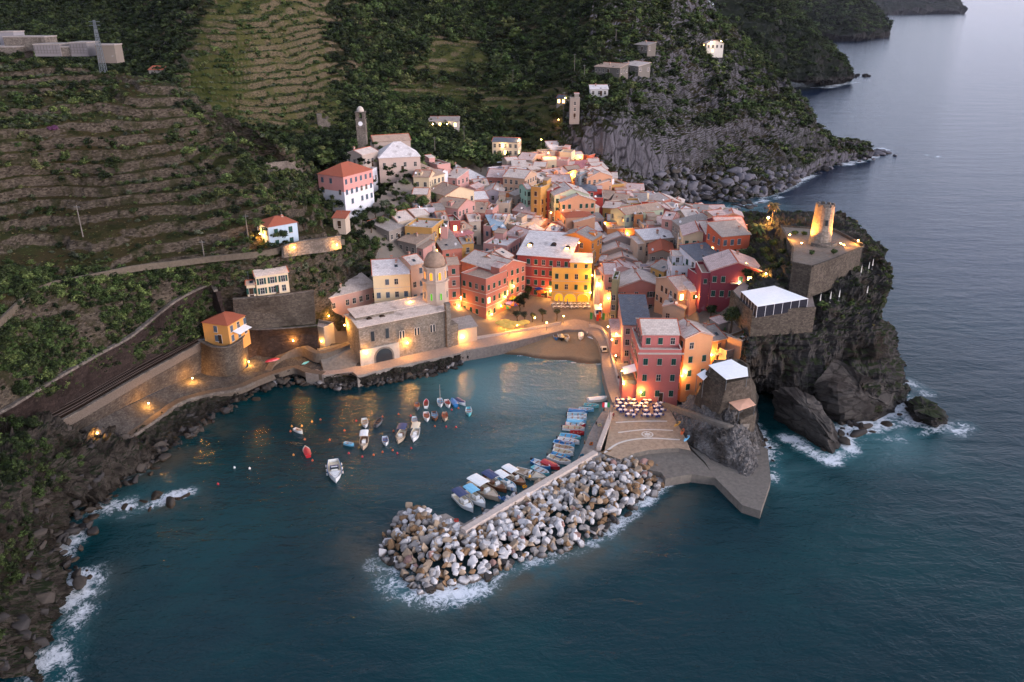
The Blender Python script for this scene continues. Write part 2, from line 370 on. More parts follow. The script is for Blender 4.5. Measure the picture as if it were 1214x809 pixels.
gg = G['hills']; px_, py_ = proj(gg); wv_ = bw(px_, py_, gg); at_ = o.data.attributes.new('vine', 'FLOAT', 'POINT'); at_.data.foreach_set('value', wv_.reshape(-1).astype(np.float32))
# mountain and promontory behind the town
C_ = [
 [(655,200,19),(690,208,16),(720,228,12),(750,238,8),(788,243,2),(821,239,-1),(870,241,-1),(920,232,-1),(950,211,-1),(975,199,-1),(1000,194,-1),(1034,184,-1)],
 [(662,178,366),(692,175,366),(722,190,362),(752,205,366),(790,224,372),(822,226,385),(870,226,392),(912,218,405),(946,203,432),(975,188,460),(1000,183,480),(1032,181.5,492)],
 [(668,150,376),(700,140,372),(730,148,368),(762,163,372),(792,190,385),(824,200,398),(870,200,406),(914,198,418),(950,184,446),(978,174,470),(1001,170,486),(1031,180.3,495)],
 [(676,112,405),(712,108,400),(750,118,400),(792,130,420),(832,140,430),(880,140,442),(920,142,455),(950,150,462),(970,160,472),(990,163,482),(1008,168,488),(1030,180,497)],
 [(690,58,450),(742,60,445),(790,70,460),(840,80,480),(868,84,490),(892,92,498),(925,108,500),(947,126,490),(969,155,476),(990,162,484),(1008,167.5,490),(1029,179.7,498)],
 [(722,-55,540),(775,-40,565),(824,0,572),(848,26,560),(870,44,548),(891,63,530),(921,91,510),(944,114,496),(967,145,481),(991,160.5,487),(1010,167,492),(1029,179.3,500)],
 [(760,-20,650),(800,0,650),(850,30,640),(870,50,620),(890,70,600),(910,88,570),(940,110,540),(955,128,520),(975,155,500),(998,166,500),(1014,172,505),(1030,181,505)]]
loft('mountain', C_, 1.1, M_mount, [(5, 45, 3, True), (2.0, (8, 8, 20), 4, True), (.5, 3, 3, True)], None, .3, smooth=False, maxu=400, maxv=330)
# far headlands
def headland(name, rows, amp):
    o = loft(name, rows, 6, M_head, [(amp, amp*6, 5, True), (amp*.25, amp*1.2, 4, True)], None, .25, smooth=False, maxu=220, maxv=140)
    G['headland_%d' % len([k for k in G if k.startswith('headland_')])] = G['headland']; return o
headland('headland', [
 [(860,112,-2),(905,105,-2),(940,103.5,-2),(973,103,-2),(995,98,-2),(1010,92.5,-2)],
 [(860,80,900),(905,90,880),(938,94,880),(970,95,880),(995,93,925),(1009.5,91,965)],
 [(850,30,960),(900,45,950),(935,60,940),(965,75,930),(990,84,960),(1009,89.5,970)],
 [(840,-90,1150),(890,-50,1150),(922,0,1110),(947,34,1050),(989,72,1000),(1009,87,980)],
 [(860,-60,1500),(900,-30,1500),(940,10,1400),(960,40,1300),(990,75,1150),(1010,90,1000)]], 14)
headland('headland', [
 [(900,55,-3),(960,48,-3),(985,47.5,-3),(1010,47.5,-3),(1033,46,-3),(1049,42,-3)],
 [(890,20,2000),(955,36,1950),(983,41,1930),(1010,43,1930),(1032,43.5,1980),(1048.5,41.2,2180)],
 [(880,-30,2300),(940,-5,2200),(975,14,2120),(1008,28,2080),(1032,36,2100),(1048,40.4,2190)],
 [(880,-80,2700),(950,-40,2600),(995,-5,2450),(1019,2,2350),(1040,22,2280),(1048,39.6,2210)],
 [(880,-60,3000),(950,-30,3000),(1000,0,2900),(1025,8,2700),(1044,28,2500),(1049,41,2240)]], 24)
headland('headland', [
 [(960,28,-6),(1030,23,-6),(1060,19,-6),(1090,16.5,-6),(1120,15.6,-6),(1142,15.4,-6)],
 [(960,10,5200),(1030,14,5000),(1060,13,5100),(1090,12,5200),(1120,12,5300),(1141.5,14.2,5390)],
 [(950,-20,5700),(1020,2,5400),(1058,3,5400),(1090,3,5450),(1120,5,5450),(1140,13.4,5420)],
 [(950,-60,6500),(1020,-20,6200),(1060,-14,6000),(1095,-8,5900),(1128,-2,5700),(1139.5,12.4,5440)],
 [(950,-40,7500),(1020,-10,7500),(1060,-8,7200),(1095,-4,7000),(1132,2,6500),(1141,13.5,5600)]], 55)
# foreground cliff, lower left
D = [
 [(32,830,-2),(45,770,-2),(62,735,-2),(78,690,-2),(62,660,-2),(80,625,-2),(100,600,-2),(128,585,-2),(150,565,-2),(170,550,-2),(196,536,-2)],
 [(10,810,3),(28,760,3),(40,725,4),(52,690,4),(48,655,4),(62,620,5),(82,592,4),(110,575,4),(135,558,4),(155,545,3.5),(180,530,3)],
 [(-40,800,12),(-15,740,13),(0,705,14),(12,670,14),(22,635,14),(34,600,14),(52,570,13),(85,556,9),(112,545,7),(135,536,5.5),(160,526,4)],
 [(-110,760,22),(-70,700,22),(-45,660,22),(-25,620,22),(-5,580,21),(15,550,19),(45,530,15),(70,530,11.5),(95,528,9),(120,527,6.5),(140,524,5)],
 [(-160,680,26),(-130,640,25),(-110,600,24),(-90,570,22),(-50,535,20),(0,512,14),(40,500,12.3),(66,505,11.6),(90,515,9),(112,520,6.5),(132,520,5)],
 [(-220,660,28),(-200,620,26),(-180,580,24),(-150,560,20),(-80,520,18),(-10,495,12.5),(30,490,12),(64,495,11.6),(92,505,9),(116,515,6.5),(134,515,5)]]
loft('foreshore', D, .4, M_fore, [(4.2, (9, 9, 12), 4, True), (2.0, (2.6, 2.6, 4.5), 4, True), (.45, .9, 3, True)], None, .3, smooth=False, maxu=320, maxv=240)
# castle rock
Gk = [
 [(866,492,-1),(890,470,-1),(912,468,-1),(945,485,-1),(985,500,-1),(1030,500,-1),(1060,482,-1),(1068,462,-1),(1064,430,-1),(1050,390,-1)],
 [(872,462,6),(893,452,7.5),(914,450,8),(945,452,8),(985,455,7.5),(1028,458,7.5),(1052,450,8),(1058,438,8),(1056,420,7.5),(1046,385,7)],
 [(880,420,14),(897,408,17),(916,404,17.5),(948,402,17.5),(986,400,17),(1020,400,17),(1037,400,17),(1040,396,17),(1040,388,16),(1038,370,13)],
 [(880,398,18),(900,386,19.2),(918,382,19.6),(950,377,20),(988,368,22.6),(1018,360,22.6),(1040,354,22.6),(1048,350,22.5),(1050,344,22.3),(1046,335,20)],
 [(880,387,18),(900,376,20.2),(922,368,21.0),(950,362,21.3),(985,348,23.2),(1012,334,25.2),(1040,330,24.6),(1054,330,23.6),(1056,326,23),(1052,320,21)],
 [(876,352,19),(905,340,25.5),(930,326,27.2),(945,318,30.8),(975,313,28.8),(1005,302,28.8),(1026,300,27.2),(1045,310,27),(1054,318,25),(1056,315,24)],
 [(860,318,21),(880,300,24),(900,290,27),(930,285,28.4),(955,290,28.8),(985,285,28.8),(1010,280,28.8),(1026,285,27.2),(1045,305,26),(1054,312,24.5)],
 [(855,300,20),(862,285,22),(880,272,26),(918,264,28.6),(935,265,28.8),(960,266,28.8),(990,268,28.8),(1012,276,27.2),(1030,290,26),(1048,308,24)],
 [(850,288,14),(855,276,14),(872,262,18),(905,254,24),(930,256,24),(960,258,24),(990,260,24),(1010,268,22),(1025,280,20),(1040,298,18)]]
loft('castle_rock', Gk, .5, M_dark, [(2.6, (10, 10, 15), 4, True), (1.2, (9, 9, .8), 4, True), (1.5, (3.2, 3.2, 5), 4, True), (.35, .9, 3, True)], None, .3, smooth=False, maxu=320, maxv=260)
# ---------------------------------------------------------------- town ground: thin plate spline over levelled points
TG = [(560,398,3.2),(600,396,3.2),(640,392,3.2),(660,375,3.3),(690,372,3.3),(705,385,2.9),(716,440,-1.2),(728,470,-1.2),(742,482,-.5),(800,478,2.4),(690,340,5),(672,300,9.5),(655,270,13),(650,240,17),(655,210,21),(655,188,24),(690,198,21),
 (540,392,4),(520,412,3.2),(470,432,3),(425,440,3),(545,345,7),(575,380,3.4),(560,320,9.5),(530,295,14),(490,290,18),(450,300,20),(420,320,18),(470,245,27),(500,240,25),(560,240,19),(600,240,17),(420,235,30),(480,210,32),(440,380,8),(400,390,7),(560,205,24),(600,195,24),(450,350,13),(620,190,24),
 (760,335,7),(740,300,10),(730,270,13.5),(780,300,13),(825,300,19),(850,300,20.5),(850,350,17),(800,375,11),(780,400,6),(872,280,24),(760,250,12.5),(790,265,12.5),(720,232,15),(800,258,8),(880,345,21),(840,400,11),(862,430,9),(880,400,14.5),(900,300,26),(860,380,14),
 (822,250,-2),(850,250,-3),(900,235,-4),(870,270,6),(855,262,4),(600,440,-2.5),(690,452,-2.5),(500,465,-4),(650,470,-4),(400,470,-4),(640,424,.3),(600,420,.2),(640,405,1.4),(680,425,.2),(690,404,1.6),(706,412,1.3),(707,426,.5),(700,433,.15),(690,436,-.3),(710,440,-.3),(610,407,1.2),(575,414,.5),(380,420,4),(350,300,32),(900,520,-4),(830,480,4)]
tp = np.array([tuple(P(*t)) for t in TG]); tx, tz = tp[:, :2]/100, tp[:, 2]
def _U(r2): return np.where(r2 > 1e-12, r2*np.log(np.maximum(r2, 1e-12)), 0)
_n = len(tx); K = _U(((tx[:, None]-tx[None])**2).sum(-1))+np.eye(_n)*.004; Q = np.c_[np.ones(_n), tx]
_s = np.linalg.solve(np.block([[K, Q], [Q.T, np.zeros((3, 3))]]), np.r_[tz, 0, 0, 0])
def tgrid(X, Y):
    q = np.stack([X, Y], -1)/100; r2 = ((q[..., None, :]-tx)**2).sum(-1)
    return _U(r2)@_s[:_n]+_s[_n]+q[..., 0]*_s[_n+1]+q[..., 1]*_s[_n+2]
def tg(x, y): return float(tgrid(np.array([x]), np.array([y]))[0])
xs = np.arange(-75, 92, .9); ys = np.arange(172, 392, .9); X, Y = np.meshgrid(xs, ys); Z = tgrid(X, Y)
g = np.stack([X, Y, Z+fbm(np.stack([X, Y, X*0], -1)*.4, 3, 3)*.15], -1)
t = NT('town_ground'); p_ = t.pos(); z_ = t.n('SeparateXYZ', {0: t.n('NewGeometry').outputs['Position']}).outputs[2]
n1 = t.noise(p_, .3, 5, .65); n2 = t.noise(p_, 2.2, 5, .7)
pav = t.mix(n1, lin('6d6259'), lin('8c8074')); pav = t.mix(t.math('MULTIPLY', n2, .5), pav, (.07, .06, .055))
sand = t.mix(n1, lin('93785a'), lin('b09272')); sand = t.mix(t.math('MULTIPLY', n2, .5), sand, lin('57453a'))
cc = t.mix(t.mr(z_, 2.2, 2.6), sand, pav); cc = t.mix(t.mr(t.math('ADD', z_, t.math('MULTIPLY', n1, .4)), .3, .7, .75, 0), cc, lin('3b3029'))
gm = t.done(cc, t.mr(z_, .3, .8, .35, .92), t.bump(n2, .4, .08))
me = grid_mesh('ground', g, gm); G['ground'] = g
bx, by = proj(g[:-1, :-1]); kill = (bx < 386+(430-by)*.12) | ((bx < 480) & (by < 262-(bx-420)*.95)) | ((bx >= 480) & (by < 193)) | (by < 178) | (bx > 905) | ((by > 438) & (bx < 575)) | ((bx < 548) & (g[:-1, :-1, 2] < 2.3)) | (g[:-1, :-1, 2] < -2.6)
bm = bmesh.new(); bm.from_mesh(me); bm.faces.ensure_lookup_table()
bmesh.ops.delete(bm, geom=[bm.faces[i] for i in np.nonzero(kill.reshape(-1))[0]], context='FACES'); bm.to_mesh(me); bm.free()
tag(link('ground', me), kind='structure')
loft('terrain', [[(340,268,252),(400,268,248),(450,266,252),(505,256,262)], [(345,231,272),(405,226,280),(455,226,283),(505,226,285)], [(345,199,300),(405,199,305),(455,197,308),(505,199,310)], [(345,173,330),(405,173,335),(455,173,335),(505,175,340)]], 1.2, M_left, [(.5, 5, 3, False)])
# ---------------------------------------------------------------- sea
pyl = list(np.arange(860, 60, -2.0))+list(np.arange(60, 8, -1.0)); Yl = [PY(607, y, 1).y and P(607, y, 0).y for y in pyl]
while Yl[-1] < 90000: Yl.append(Yl[-1]*1.18)
Yl = [20, 40, 55]+[y for y in Yl if y > 60]; Yl = np.array(sorted(Yl)); ul = np.linspace(-1.75, 1.75, 720)
zc = Yl*CP+CAMH*SP; X = zc[:, None]*ul[None]*.72; Y = np.repeat(Yl[:, None], len(ul), 1)
sea = np.stack([X, Y, np.zeros_like(X)], -1); spx, spy = proj(sea)
def seg_d(x, y, pl):
    """distance to a polyline given as (px,py) at sea level"""
    pts = [P(a, b, 0) for a, b in pl]; d = np.full(x.shape, 1e9)
    if len(pts) == 1: return np.hypot(x-pts[0].x, y-pts[0].y)
    for a, b in zip(pts, pts[1:]):
        vx, vy = b.x-a.x, b.y-a.y; t = np.clip(((x-a.x)*vx+(y-a.y)*vy)/(vx*vx+vy*vy+1e-9), 0, 1)
        d = np.minimum(d, np.hypot(x-a.x-t*vx, y-a.y-t*vy))
    return d
FOAM = [([(50,820),(68,770),(84,725),(98,690)], 5.6, .86), ([(75,720),(110,690)], 4, .75), ([(70,660),(92,622),(118,604),(145,598)], 4.4, .82), ([(135,597),(165,605),(200,590),(226,583)], 2.6, .85), ([(95,610),(150,608)], 4, .7), ([(150,568),(175,558)], 1.6, .75), ([(225,520),(262,500)], 1.0, .35),
 ([(455,672),(478,697),(500,706),(540,702),(575,690)], 4.6, .86), ([(575,690),(622,668),(682,655),(718,634),(746,612),(790,572)], 2.6, .74), ([(475,695),(525,715)], 6, .5),
 ([(935,520),(985,546),(1006,535),(1000,508),(1020,506),(1062,488),(1075,470)], 3.4, .95), ([(1010,515),(1045,505),(1085,498),(1130,510)], 4.5, .85), ([(1060,455),(1075,452),(1098,465)], 3.5, .8), ([(1080,500),(1125,512),(1145,505)], 4, .7), ([(930,520),(960,535)], 3, .7),
 ([(893,505),(905,525),(916,540),(918,570)], 3.0, .8), ([(1035,495),(1080,500),(1110,508)], 3.2, .9), ([(1000,515),(1060,520),(1090,512)], 4.0, .62), ([(900,515),(925,540)], 3.5, .6),
 ([(815,242),(850,247),(885,244)], 4, .72), ([(905,235),(940,220),(962,207)], 5, .85), ([(885,244),(925,234)], 3.5, .75), ([(955,190),(1000,196),(1036,186)], 6, .9), ([(1036,180),(1044,177)], 8, .95), ([(1098,184),(1112,186)], 2.5, .95),
 ([(955,103),(980,104),(1012,97)], 12, .85), ([(1005,88),(1024,90)], 9, .7)]
fo = np.zeros(X.shape)
for pl, r, s_ in FOAM: fo = np.maximum(fo, s_*np.exp(-(seg_d(X, Y, pl)/r)**2))
bz = tgrid(X, Y); bmask = (spx > 548) & (spx < 712) & (spy > 400) & (spy < 446)
fo = np.where(bmask, np.maximum(fo, .80*np.exp(-((bz+.12)/.16)**2)), fo)
SH = [([(600,450),(660,455),(705,450)], 22, 1.0), ([(690,490),(660,520)], 24, .55), ([(610,545)], 26, .42), ([(520,540)], 22, .22), ([(480,700),(600,690),(720,640)], 7, .40), ([(1000,530),(1060,525)], 12, .5), ([(850,250),(900,245)], 18, .5), ([(180,580)], 12, .3), ([(920,560)], 14, .35), ([(560,470)], 24, .42), ([(600,800),(720,760)], 30, .10)]
sh = np.zeros(X.shape)
for pl, r, s_ in SH: sh = np.maximum(sh, s_*np.exp(-(seg_d(X, Y, pl)/r)**2))
BR = [([(440,640),(480,695),(560,705),(640,672),(720,640),(790,580)], 6, .9), ([(130,560),(170,560),(200,545),(250,510)], 5, .9), ([(150,600),(225,592)], 4, .8), ([(70,740),(110,690)], 5, .6)]
br = np.zeros(X.shape)
for pl, r, s_ in BR: br = np.maximum(br, s_*np.exp(-(seg_d(X, Y, pl)/r)**2))
t = NT('sea_water'); p_ = t.pos()
foam, sha, brn = t.attr('foam'), t.attr('shallow'), t.attr('rocky')
n0 = t.noise(p_, .02, 4, .6); nb = t.noise(p_, .10, 4, .6)
deep = t.mix(n0, (.0001, .0125, .019), (.0003, .028, .034)); deep = t.mix(t.mr(n0, .45, .62, 0, .35), deep, (.001, .043, .045))
gp = t.n('SeparateXYZ', {0: p_}); off = t.mr(t.math('ADD', gp.outputs[0], t.math('MULTIPLY', gp.outputs[1], .45)), 130, 330)
deep = t.mix(off, deep, (.003, .014, .036))
c = t.mix(t.mr(sha, 0, 1), deep, (.070, .165, .180)); c = t.mix(t.math('MULTIPLY', t.mr(nb, .35, .6), brn), c, (.055, .050, .036))
fn = t.n('TexNoise', {'Vector': p_, 'Scale': .55, 'Detail': 7., 'Roughness': .72, 'Distortion': 1.2}).outputs['Fac']
rg = t.math('ABSOLUTE', t.math('SUBTRACT', t.n('TexNoise', {'Vector': p_, 'Scale': .42, 'Detail': 6., 'Roughness': .7, 'Distortion': 2.2}).outputs['Fac'], .5))
fl_ = t.noise(p_, .13, 4, .65); thr = t.math('SUBTRACT', 1.06, t.math('MULTIPLY', foam, t.mr(fl_, .3, .62, .45, 1.05)))
fm = t.mr(t.math('SUBTRACT', t.math('ADD', t.math('MULTIPLY', fn, .95), t.mr(rg, 0, .10, .22, 0)), thr), .0, .42)
c = t.mix(t.math('MULTIPLY', t.mr(foam, .2, .9), .2), c, (.06, .22, .25))
c = t.mix(t.math('MULTIPLY', fm, .85), c, (.72, .74, .78))
w1 = t.noise(t.pos((.55, 1.0, 1)), .30, 4, .62, .4); w2 = t.noise(t.pos((.8, 1.2, 1)), 1.35, 4, .6, .3); w3 = t.noise(t.pos((.35, 1, 1)), .07, 3, .55)
hh = t.math('ADD', t.math('MULTIPLY', w1, 1.0), t.math('ADD', t.math('MULTIPLY', w2, .33), t.math('MULTIPLY', w3, 2.2)))
nr = t.bump(hh, 1.0, .36)
t.done(c, t.mr(fm, 0, 1, .11, .8), nr, **{'IOR': 1.333, 'Specular IOR Level': .3})
me = grid_mesh('sea', sea, t.mat, True, {'foam': fo, 'shallow': sh, 'rocky': br}); tag(link('sea', me), kind='structure')
# ---------------------------------------------------------------- the air
def air():
    t = NT('evening_air'); v = t.n('VolumePrincipled', {'Color': (.80, .80, .92), 'Density': HAZE, 'Anisotropy': 0.}); t.t.links.new(v.outputs[0], t.out.inputs[1])
    m = MB(); m.box(-70000, -200, -9, 70000, 95000, 620); tag(m.build('haze', t.mat), kind='stuff')
HAZE = .000013

from mathutils.bvhtree import BVHTree
def gbvh(names):
    vs, fs = [], []; b = 0
    for k in names:
        g = G[k]; nv, nu = g.shape[:2]; a = np.arange(nv*nu).reshape(nv, nu)+b; vs.append(g.reshape(-1, 3)); fs.append(np.stack([a[:-1, :-1], a[:-1, 1:], a[1:, 1:], a[1:, :-1]], -1).reshape(-1, 4)); b += nv*nu
        if k == 'ground': fs[-1] = fs[-1][~kill.reshape(-1)]
    return BVHTree.FromPolygons(np.concatenate(vs).tolist(), np.concatenate(fs).tolist())
LAND = gbvh(['hillside', 'hills', 'mountain', 'ground', 'castle_rock', 'foreshore', 'terrain'])
def land(px, py, z=3.):
    loc, *_ = LAND.ray_cast(Vector((0, 0, CAMH)), ray(px, py).normalized()); return loc if loc is not None else P(px, py, z)
# ================================================================ HOUSES
R_PALE = roofmat('pale_slabs', 'c3b0a4', 'd6c7bc'); R_TAN = roofmat('tan_slabs', 'a38a79', 'b89f8c'); R_GREY = roofmat('grey_slabs', '8f857e', 'a89d95')
R_WHITE = roofmat('white_slabs', 'd2c8c5', 'dfd8d5'); R_SLATE = roofmat('slate', '5d6069', '70737b'); R_RED = roofmat('red_tiles', '96503d', 'ab654e', 'tile')
R_PINK = roofmat('pink_slabs', 'bfa39c', 'd2b9b1'); R_ROSE = roofmat('rose', 'b37376', 'bd8080'); R_BLUE = roofmat('blue_sheet', '93a7b5', 'a0b3c0')
RM = dict(P=R_PALE, T=R_TAN, G=R_GREY, W=R_WHITE, S=R_SLATE, R=R_RED, K=R_PINK, O=R_ROSE, B=R_BLUE)
M_ridge = simple('terracotta_ridge', 'a4583f', .85, .3, 2.); M_trim = simple('painted_trim', 'b3a79c', .8, .1); M_white = simple('white_paint', 'dcdadb', .6, .06)
M_glass = NT('window_glass').done((.02, .025, .03), .12); M_green = simple('green_shutter', '23423b', .6, .25, 3.); M_brownsh = simple('brown_shutter', '4a3328', .7, .25, 3.); M_bluesh = simple('grey_shutter', '4d5863', .6, .2, 3.)
M_lit = glow('lit_window', 'ffc266', 7.0); M_door = simple('door_wood', '3e2d22', .7, .3, 3.); M_metal = simple('grey_metal', '6d7174', .45, .15, 3., .6); M_stone_ch = simple('chimney_render', '9a8478', .9, .25, 2.)
M_plant = simple('planter_leaves', '3f5230', .9, .3, 6.)
def win_mesh(kind):
    m = MB()
    m.box(-.56, -.05, -.83, .56, .0, .83, 0); m.box(-.62, -.14, -.92, .62, 0, -.835, 0)
    if kind in ('green', 'brown', 'grey'):
        m.box(-.50, -.085, -.78, -.012, -.052, .78, 1); m.box(.012, -.085, -.78, .50, -.052, .78, 1)
        for k in range(6):
            z = -.66+k*.25; m.box(-.45, -.105, z, -.06, -.087, z+.12, 1); m.box(.06, -.105, z, .45, -.087, z+.12, 1)
        mats = [M_trim, dict(green=M_green, brown=M_brownsh, grey=M_bluesh)[kind]]
    else:
        m.box(-.47, -.06, -.76, .47, -.052, .76, 1)
        m.box(-.03, -.085, -.76, .03, -.062, .76, 0); m.box(-.47, -.085, .1, -.032, -.062, .15, 0); m.box(.032, -.085, .1, .47, -.062, .15, 0)
        mats = [M_trim, M_lit if kind == 'lit' else M_glass]
        if kind == 'open':
            m.box(-1.08, -.10, -.78, -.63, -.052, .78, 2); m.box(.63, -.10, -.78, 1.08, -.052, .78, 2); mats.append(M_green)
    return m.mesh('window_'+kind, mats)
WM = {k: win_mesh(k) for k in ('green', 'brown', 'grey', 'open', 'dark', 'lit')}
_dm = MB(); _dm.box(-.62, -.05, 0, .62, 0, 2.35, 0); _dm.box(-.48, -.09, 0, .48, -.052, 2.2, 1); DOOR = _dm.mesh('door', [M_trim, M_door])
_cm = MB(); _cm.box(-.35, -.35, -.8, .35, .35, 1.3, 0); _cm.box(-.45, -.45, 1.3, .45, .45, 1.42, 1); _cm.box(-.2, -.2, 1.42, .2, .2, 1.62, 0); CHIM = _cm.mesh('chimney', [M_stone_ch, M_ridge])
_an = MB(); _an.tube([(0, 0, 0), (0, 0, 2.6)], .03, 5); _an.tube([(-.6, 0, 2.4), (.6, 0, 2.4)], .02, 4)
for _k in range(5): _an.tube([(-.5+.25*_k, -.25, 2.4), (-.5+.25*_k, .25, 2.4)], .014, 4)
ANT = _an.mesh('antenna', [M_metal])
_sk = MB(); _sk.box(-.45, -.55, 0, .45, .55, .09, 0); _sk.box(-.37, -.47, .09, .37, .47, .10, 1); SKYL = _sk.mesh('skylight', [M_metal, M_glass])
HOUSES = []
def walls_roof(w, d, h, rt, pitch=.36, base=-3.0, ov=.32, parapet=.85, rm=None, x0=0, y0=0):
    """local wall and roof bmesh pairs; the front is y = y0"""
    a = MB(); r = MB(); x1, y1 = x0+w, y0+d; th = .16
    if rt == 'f':
        a.box(x0, y0, base, x1, y1, h-.05, 0); t = .22
        for q in ((x0, y0, x1, y0+t), (x0, y1-t, x1, y1), (x0, y0+t, x0+t, y1-t), (x1-t, y0+t, x1, y1-t)):
            a.box(q[0], q[1], h-.05, q[2], q[3], h+parapet-.06, 0); a.box(q[0]-(.04 if q[0] in (x0,) else 0), q[1]-(.04 if q[1] == y0 else 0), h+parapet-.06, q[2]+(.04 if q[2] == x1 else 0), q[3], h+parapet, 1)
        r.box(x0+t, y0+t, h-.05, x1-t, y1-t, h+.03, 0); return a, r
    if rt in ('g', 'p', 'q'):
        if rt == 'g':
            rise = d/2*pitch
            prof = [(y0, base), (y0, h), ((y0+y1)/2, h+rise), (y1, h), (y1, base)]
            a.rings([[(x0, y, z) for y, z in prof], [(x1, y, z) for y, z in prof]], 0)
            e = ov*pitch
            ym = (y0+y1)/2
            r.slab([(x0-ov, y0-ov, h-e+th), (x1+ov, y0-ov, h-e+th), (x1+ov, ym, h+rise+th), (x0-ov, ym, h+rise+th)], th)
            r.slab([(x0-ov, ym, h+rise+th), (x1+ov, ym, h+rise+th), (x1+ov, y1+ov, h-e+th), (x0-ov, y1+ov, h-e+th)], th)
            r.box(x0-ov, ym-.14, h+rise+th-.05, x1+ov, ym+.14, h+rise+th+.09, 1)
            for xx in (x0-ov, x1+ov-.2): r.slab([(xx, y0-ov, h-e+th+.05), (xx+.2, y0-ov, h-e+th+.05), (xx+.2, ym-.15, h+rise+th+.05-.15*pitch), (xx, ym-.15, h+rise+th+.05-.15*pitch)], .049, 1)
        else:
            rise = w/2*pitch; xm = (x0+x1)/2
            prof = [(x0, base), (x1, base), (x1, h), (xm, h+rise), (x0, h)]
            a.rings([[(x, y0, z) for x, z in prof], [(x, y1, z) for x, z in prof]], 0)
            e = ov*pitch
            r.slab([(x0-ov, y0-ov, h-e+th), (xm, y0-ov, h+rise+th), (xm, y1+ov, h+rise+th), (x0-ov, y1+ov, h-e+th)], th)
            r.slab([(xm, y0-ov, h+rise+th), (x1+ov, y0-ov, h-e+th), (x1+ov, y1+ov, h-e+th), (xm, y1+ov, h+rise+th)], th)
            r.box(xm-.14, y0-ov, h+rise+th-.05, xm+.14, y1+ov, h+rise+th+.09, 1)
            for s in (-1, 1): r.slab([(xm+s*.15, y0-ov, h+rise+th+.05-.15*pitch), (xm+s*(w/2+ov), y0-ov, h-e+th+.05), (xm+s*(w/2+ov), y0-ov+.2, h-e+th+.05), (xm+s*.15, y0-ov+.2, h+rise+th+.05-.15*pitch)], .049, 1)
    elif rt == 's':
        rise = d*pitch*.6; prof = [(y0, base), (y0, h), (y1, h+rise), (y1, base)]
        a.rings([[(x0, y, z) for y, z in prof], [(x1, y, z) for y, z in prof]], 0); e = ov*pitch*.6
        r.slab([(x0-ov, y0-ov, h-e+th), (x1+ov, y0-ov, h-e+th), (x1+ov, y1+ov, h+rise+e+th), (x0-ov, y1+ov, h+rise+e+th)], th)
        r.box(x0-ov, y1+ov-.2, h+rise+e+th-.03, x1+ov, y1+ov, h+rise+e+th+.08, 1)
    elif rt == 'h':
        a.box(x0, y0, base, x1, y1, h, 0); i = min(w, d)/2; rise = i*pitch; e = ov*pitch
        A_ = [(x0-ov, y0-ov, h-e), (x1+ov, y0-ov, h-e), (x1+ov, y1+ov, h-e), (x0-ov, y1+ov, h-e)]
        if w >= d: r1, r2 = (x0+i, (y0+y1)/2, h+rise), (x1-i-.02, (y0+y1)/2, h+rise)
        else: r1, r2 = ((x0+x1)/2, y0+i, h+rise), ((x0+x1)/2, y1-i-.02, h+rise)
        r.poly(A_[::-1])
        if w >= d:
            for f in ([A_[0], A_[1], r2, r1], [A_[1], A_[2], r2], [A_[2], A_[3], r1, r2], [A_[3], A_[0], r1]): r.poly(f)
        else:
            for f in ([A_[0], A_[1], r1], [A_[1], A_[2], r2, r1], [A_[2], A_[3], r2], [A_[3], A_[0], r1, r2]): r.poly(f)
    return a, r
def put_win(root, kind, x, y, z, face, sc=1.0):
    rz = {'f': 0, 'l': -math.pi/2, 'r': math.pi/2, 'b': math.pi}[face]
    return link('window', WM[kind], root, (x, y, z), (0, 0, rz), (sc, 1, sc))
CAMV = Vector((0, 0, CAMH))
def facade(root, w, d, h, wk, faces='flr', floors=None, x0=0, y0=0, z0=0., prob=.9, lit=.03, rs=None, cols=None, door=False):
    rr = rs or random; M = Matrix.Translation(root.location) @ root.rotation_euler.to_matrix().to_4x4()
    for fc in faces:
        L = w if fc in 'fb' else d
        nrm = {'f': Vector((0, -1, 0)), 'l': Vector((-1, 0, 0)), 'r': Vector((1, 0, 0)), 'b': Vector((0, 1, 0))}[fc]
        cen = M @ Vector((x0+(w/2 if fc in 'fb' else (0 if fc == 'l' else w)), y0+(d/2 if fc in 'lr' else 0), h*.7))
        if (M.to_3x3() @ nrm).dot((CAMV-cen).normalized()) < .12: continue
        nf = floors or max(1, int((h-z0-.4)/2.8)); fh = (h-z0-.3)/nf
        n = cols if cols and fc == 'f' else max(1, int((L-.6)/2.0))
        if L < 1.5: continue
        kind0 = wk
        for k in range(nf):
            for i in range(n):
                if rr.random() > prob: continue
                t = (i+.5)/n*L; z = z0+(k+.52)*fh
                kd = 'lit' if rr.random() < lit else (kind0 if rr.random() < .72 else rr.choice(['dark', 'dark', kind0]))
                sc = min(1., (fh-.35)/1.9, L/n/1.4)
                if fc == 'f': put_win(root, kd, x0+t, y0, z, 'f', sc)
                elif fc == 'l': put_win(root, kd, x0, y0+d-t, z, 'l', sc)
                elif fc == 'r': put_win(root, kd, x0+w, y0+t, z, 'r', sc)
    if door and 'f' in faces: link('door', DOOR, root, (x0+w*.5+(.9 if w > 5 else 0), y0, z0+.02))
def corners(x0, y0, x1, y1, h, zb=None):
    z = 10.
    for _ in range(12):
        a, b = P(x0, y0, z), P(x1, y1, z); m = (a+b)/2
        z = .5*z+.5*((tg(m.x, m.y) if zb is None else zb)+h)
    a, b = P(x0, y0, z), P(x1, y1, z); return a, b, z-h
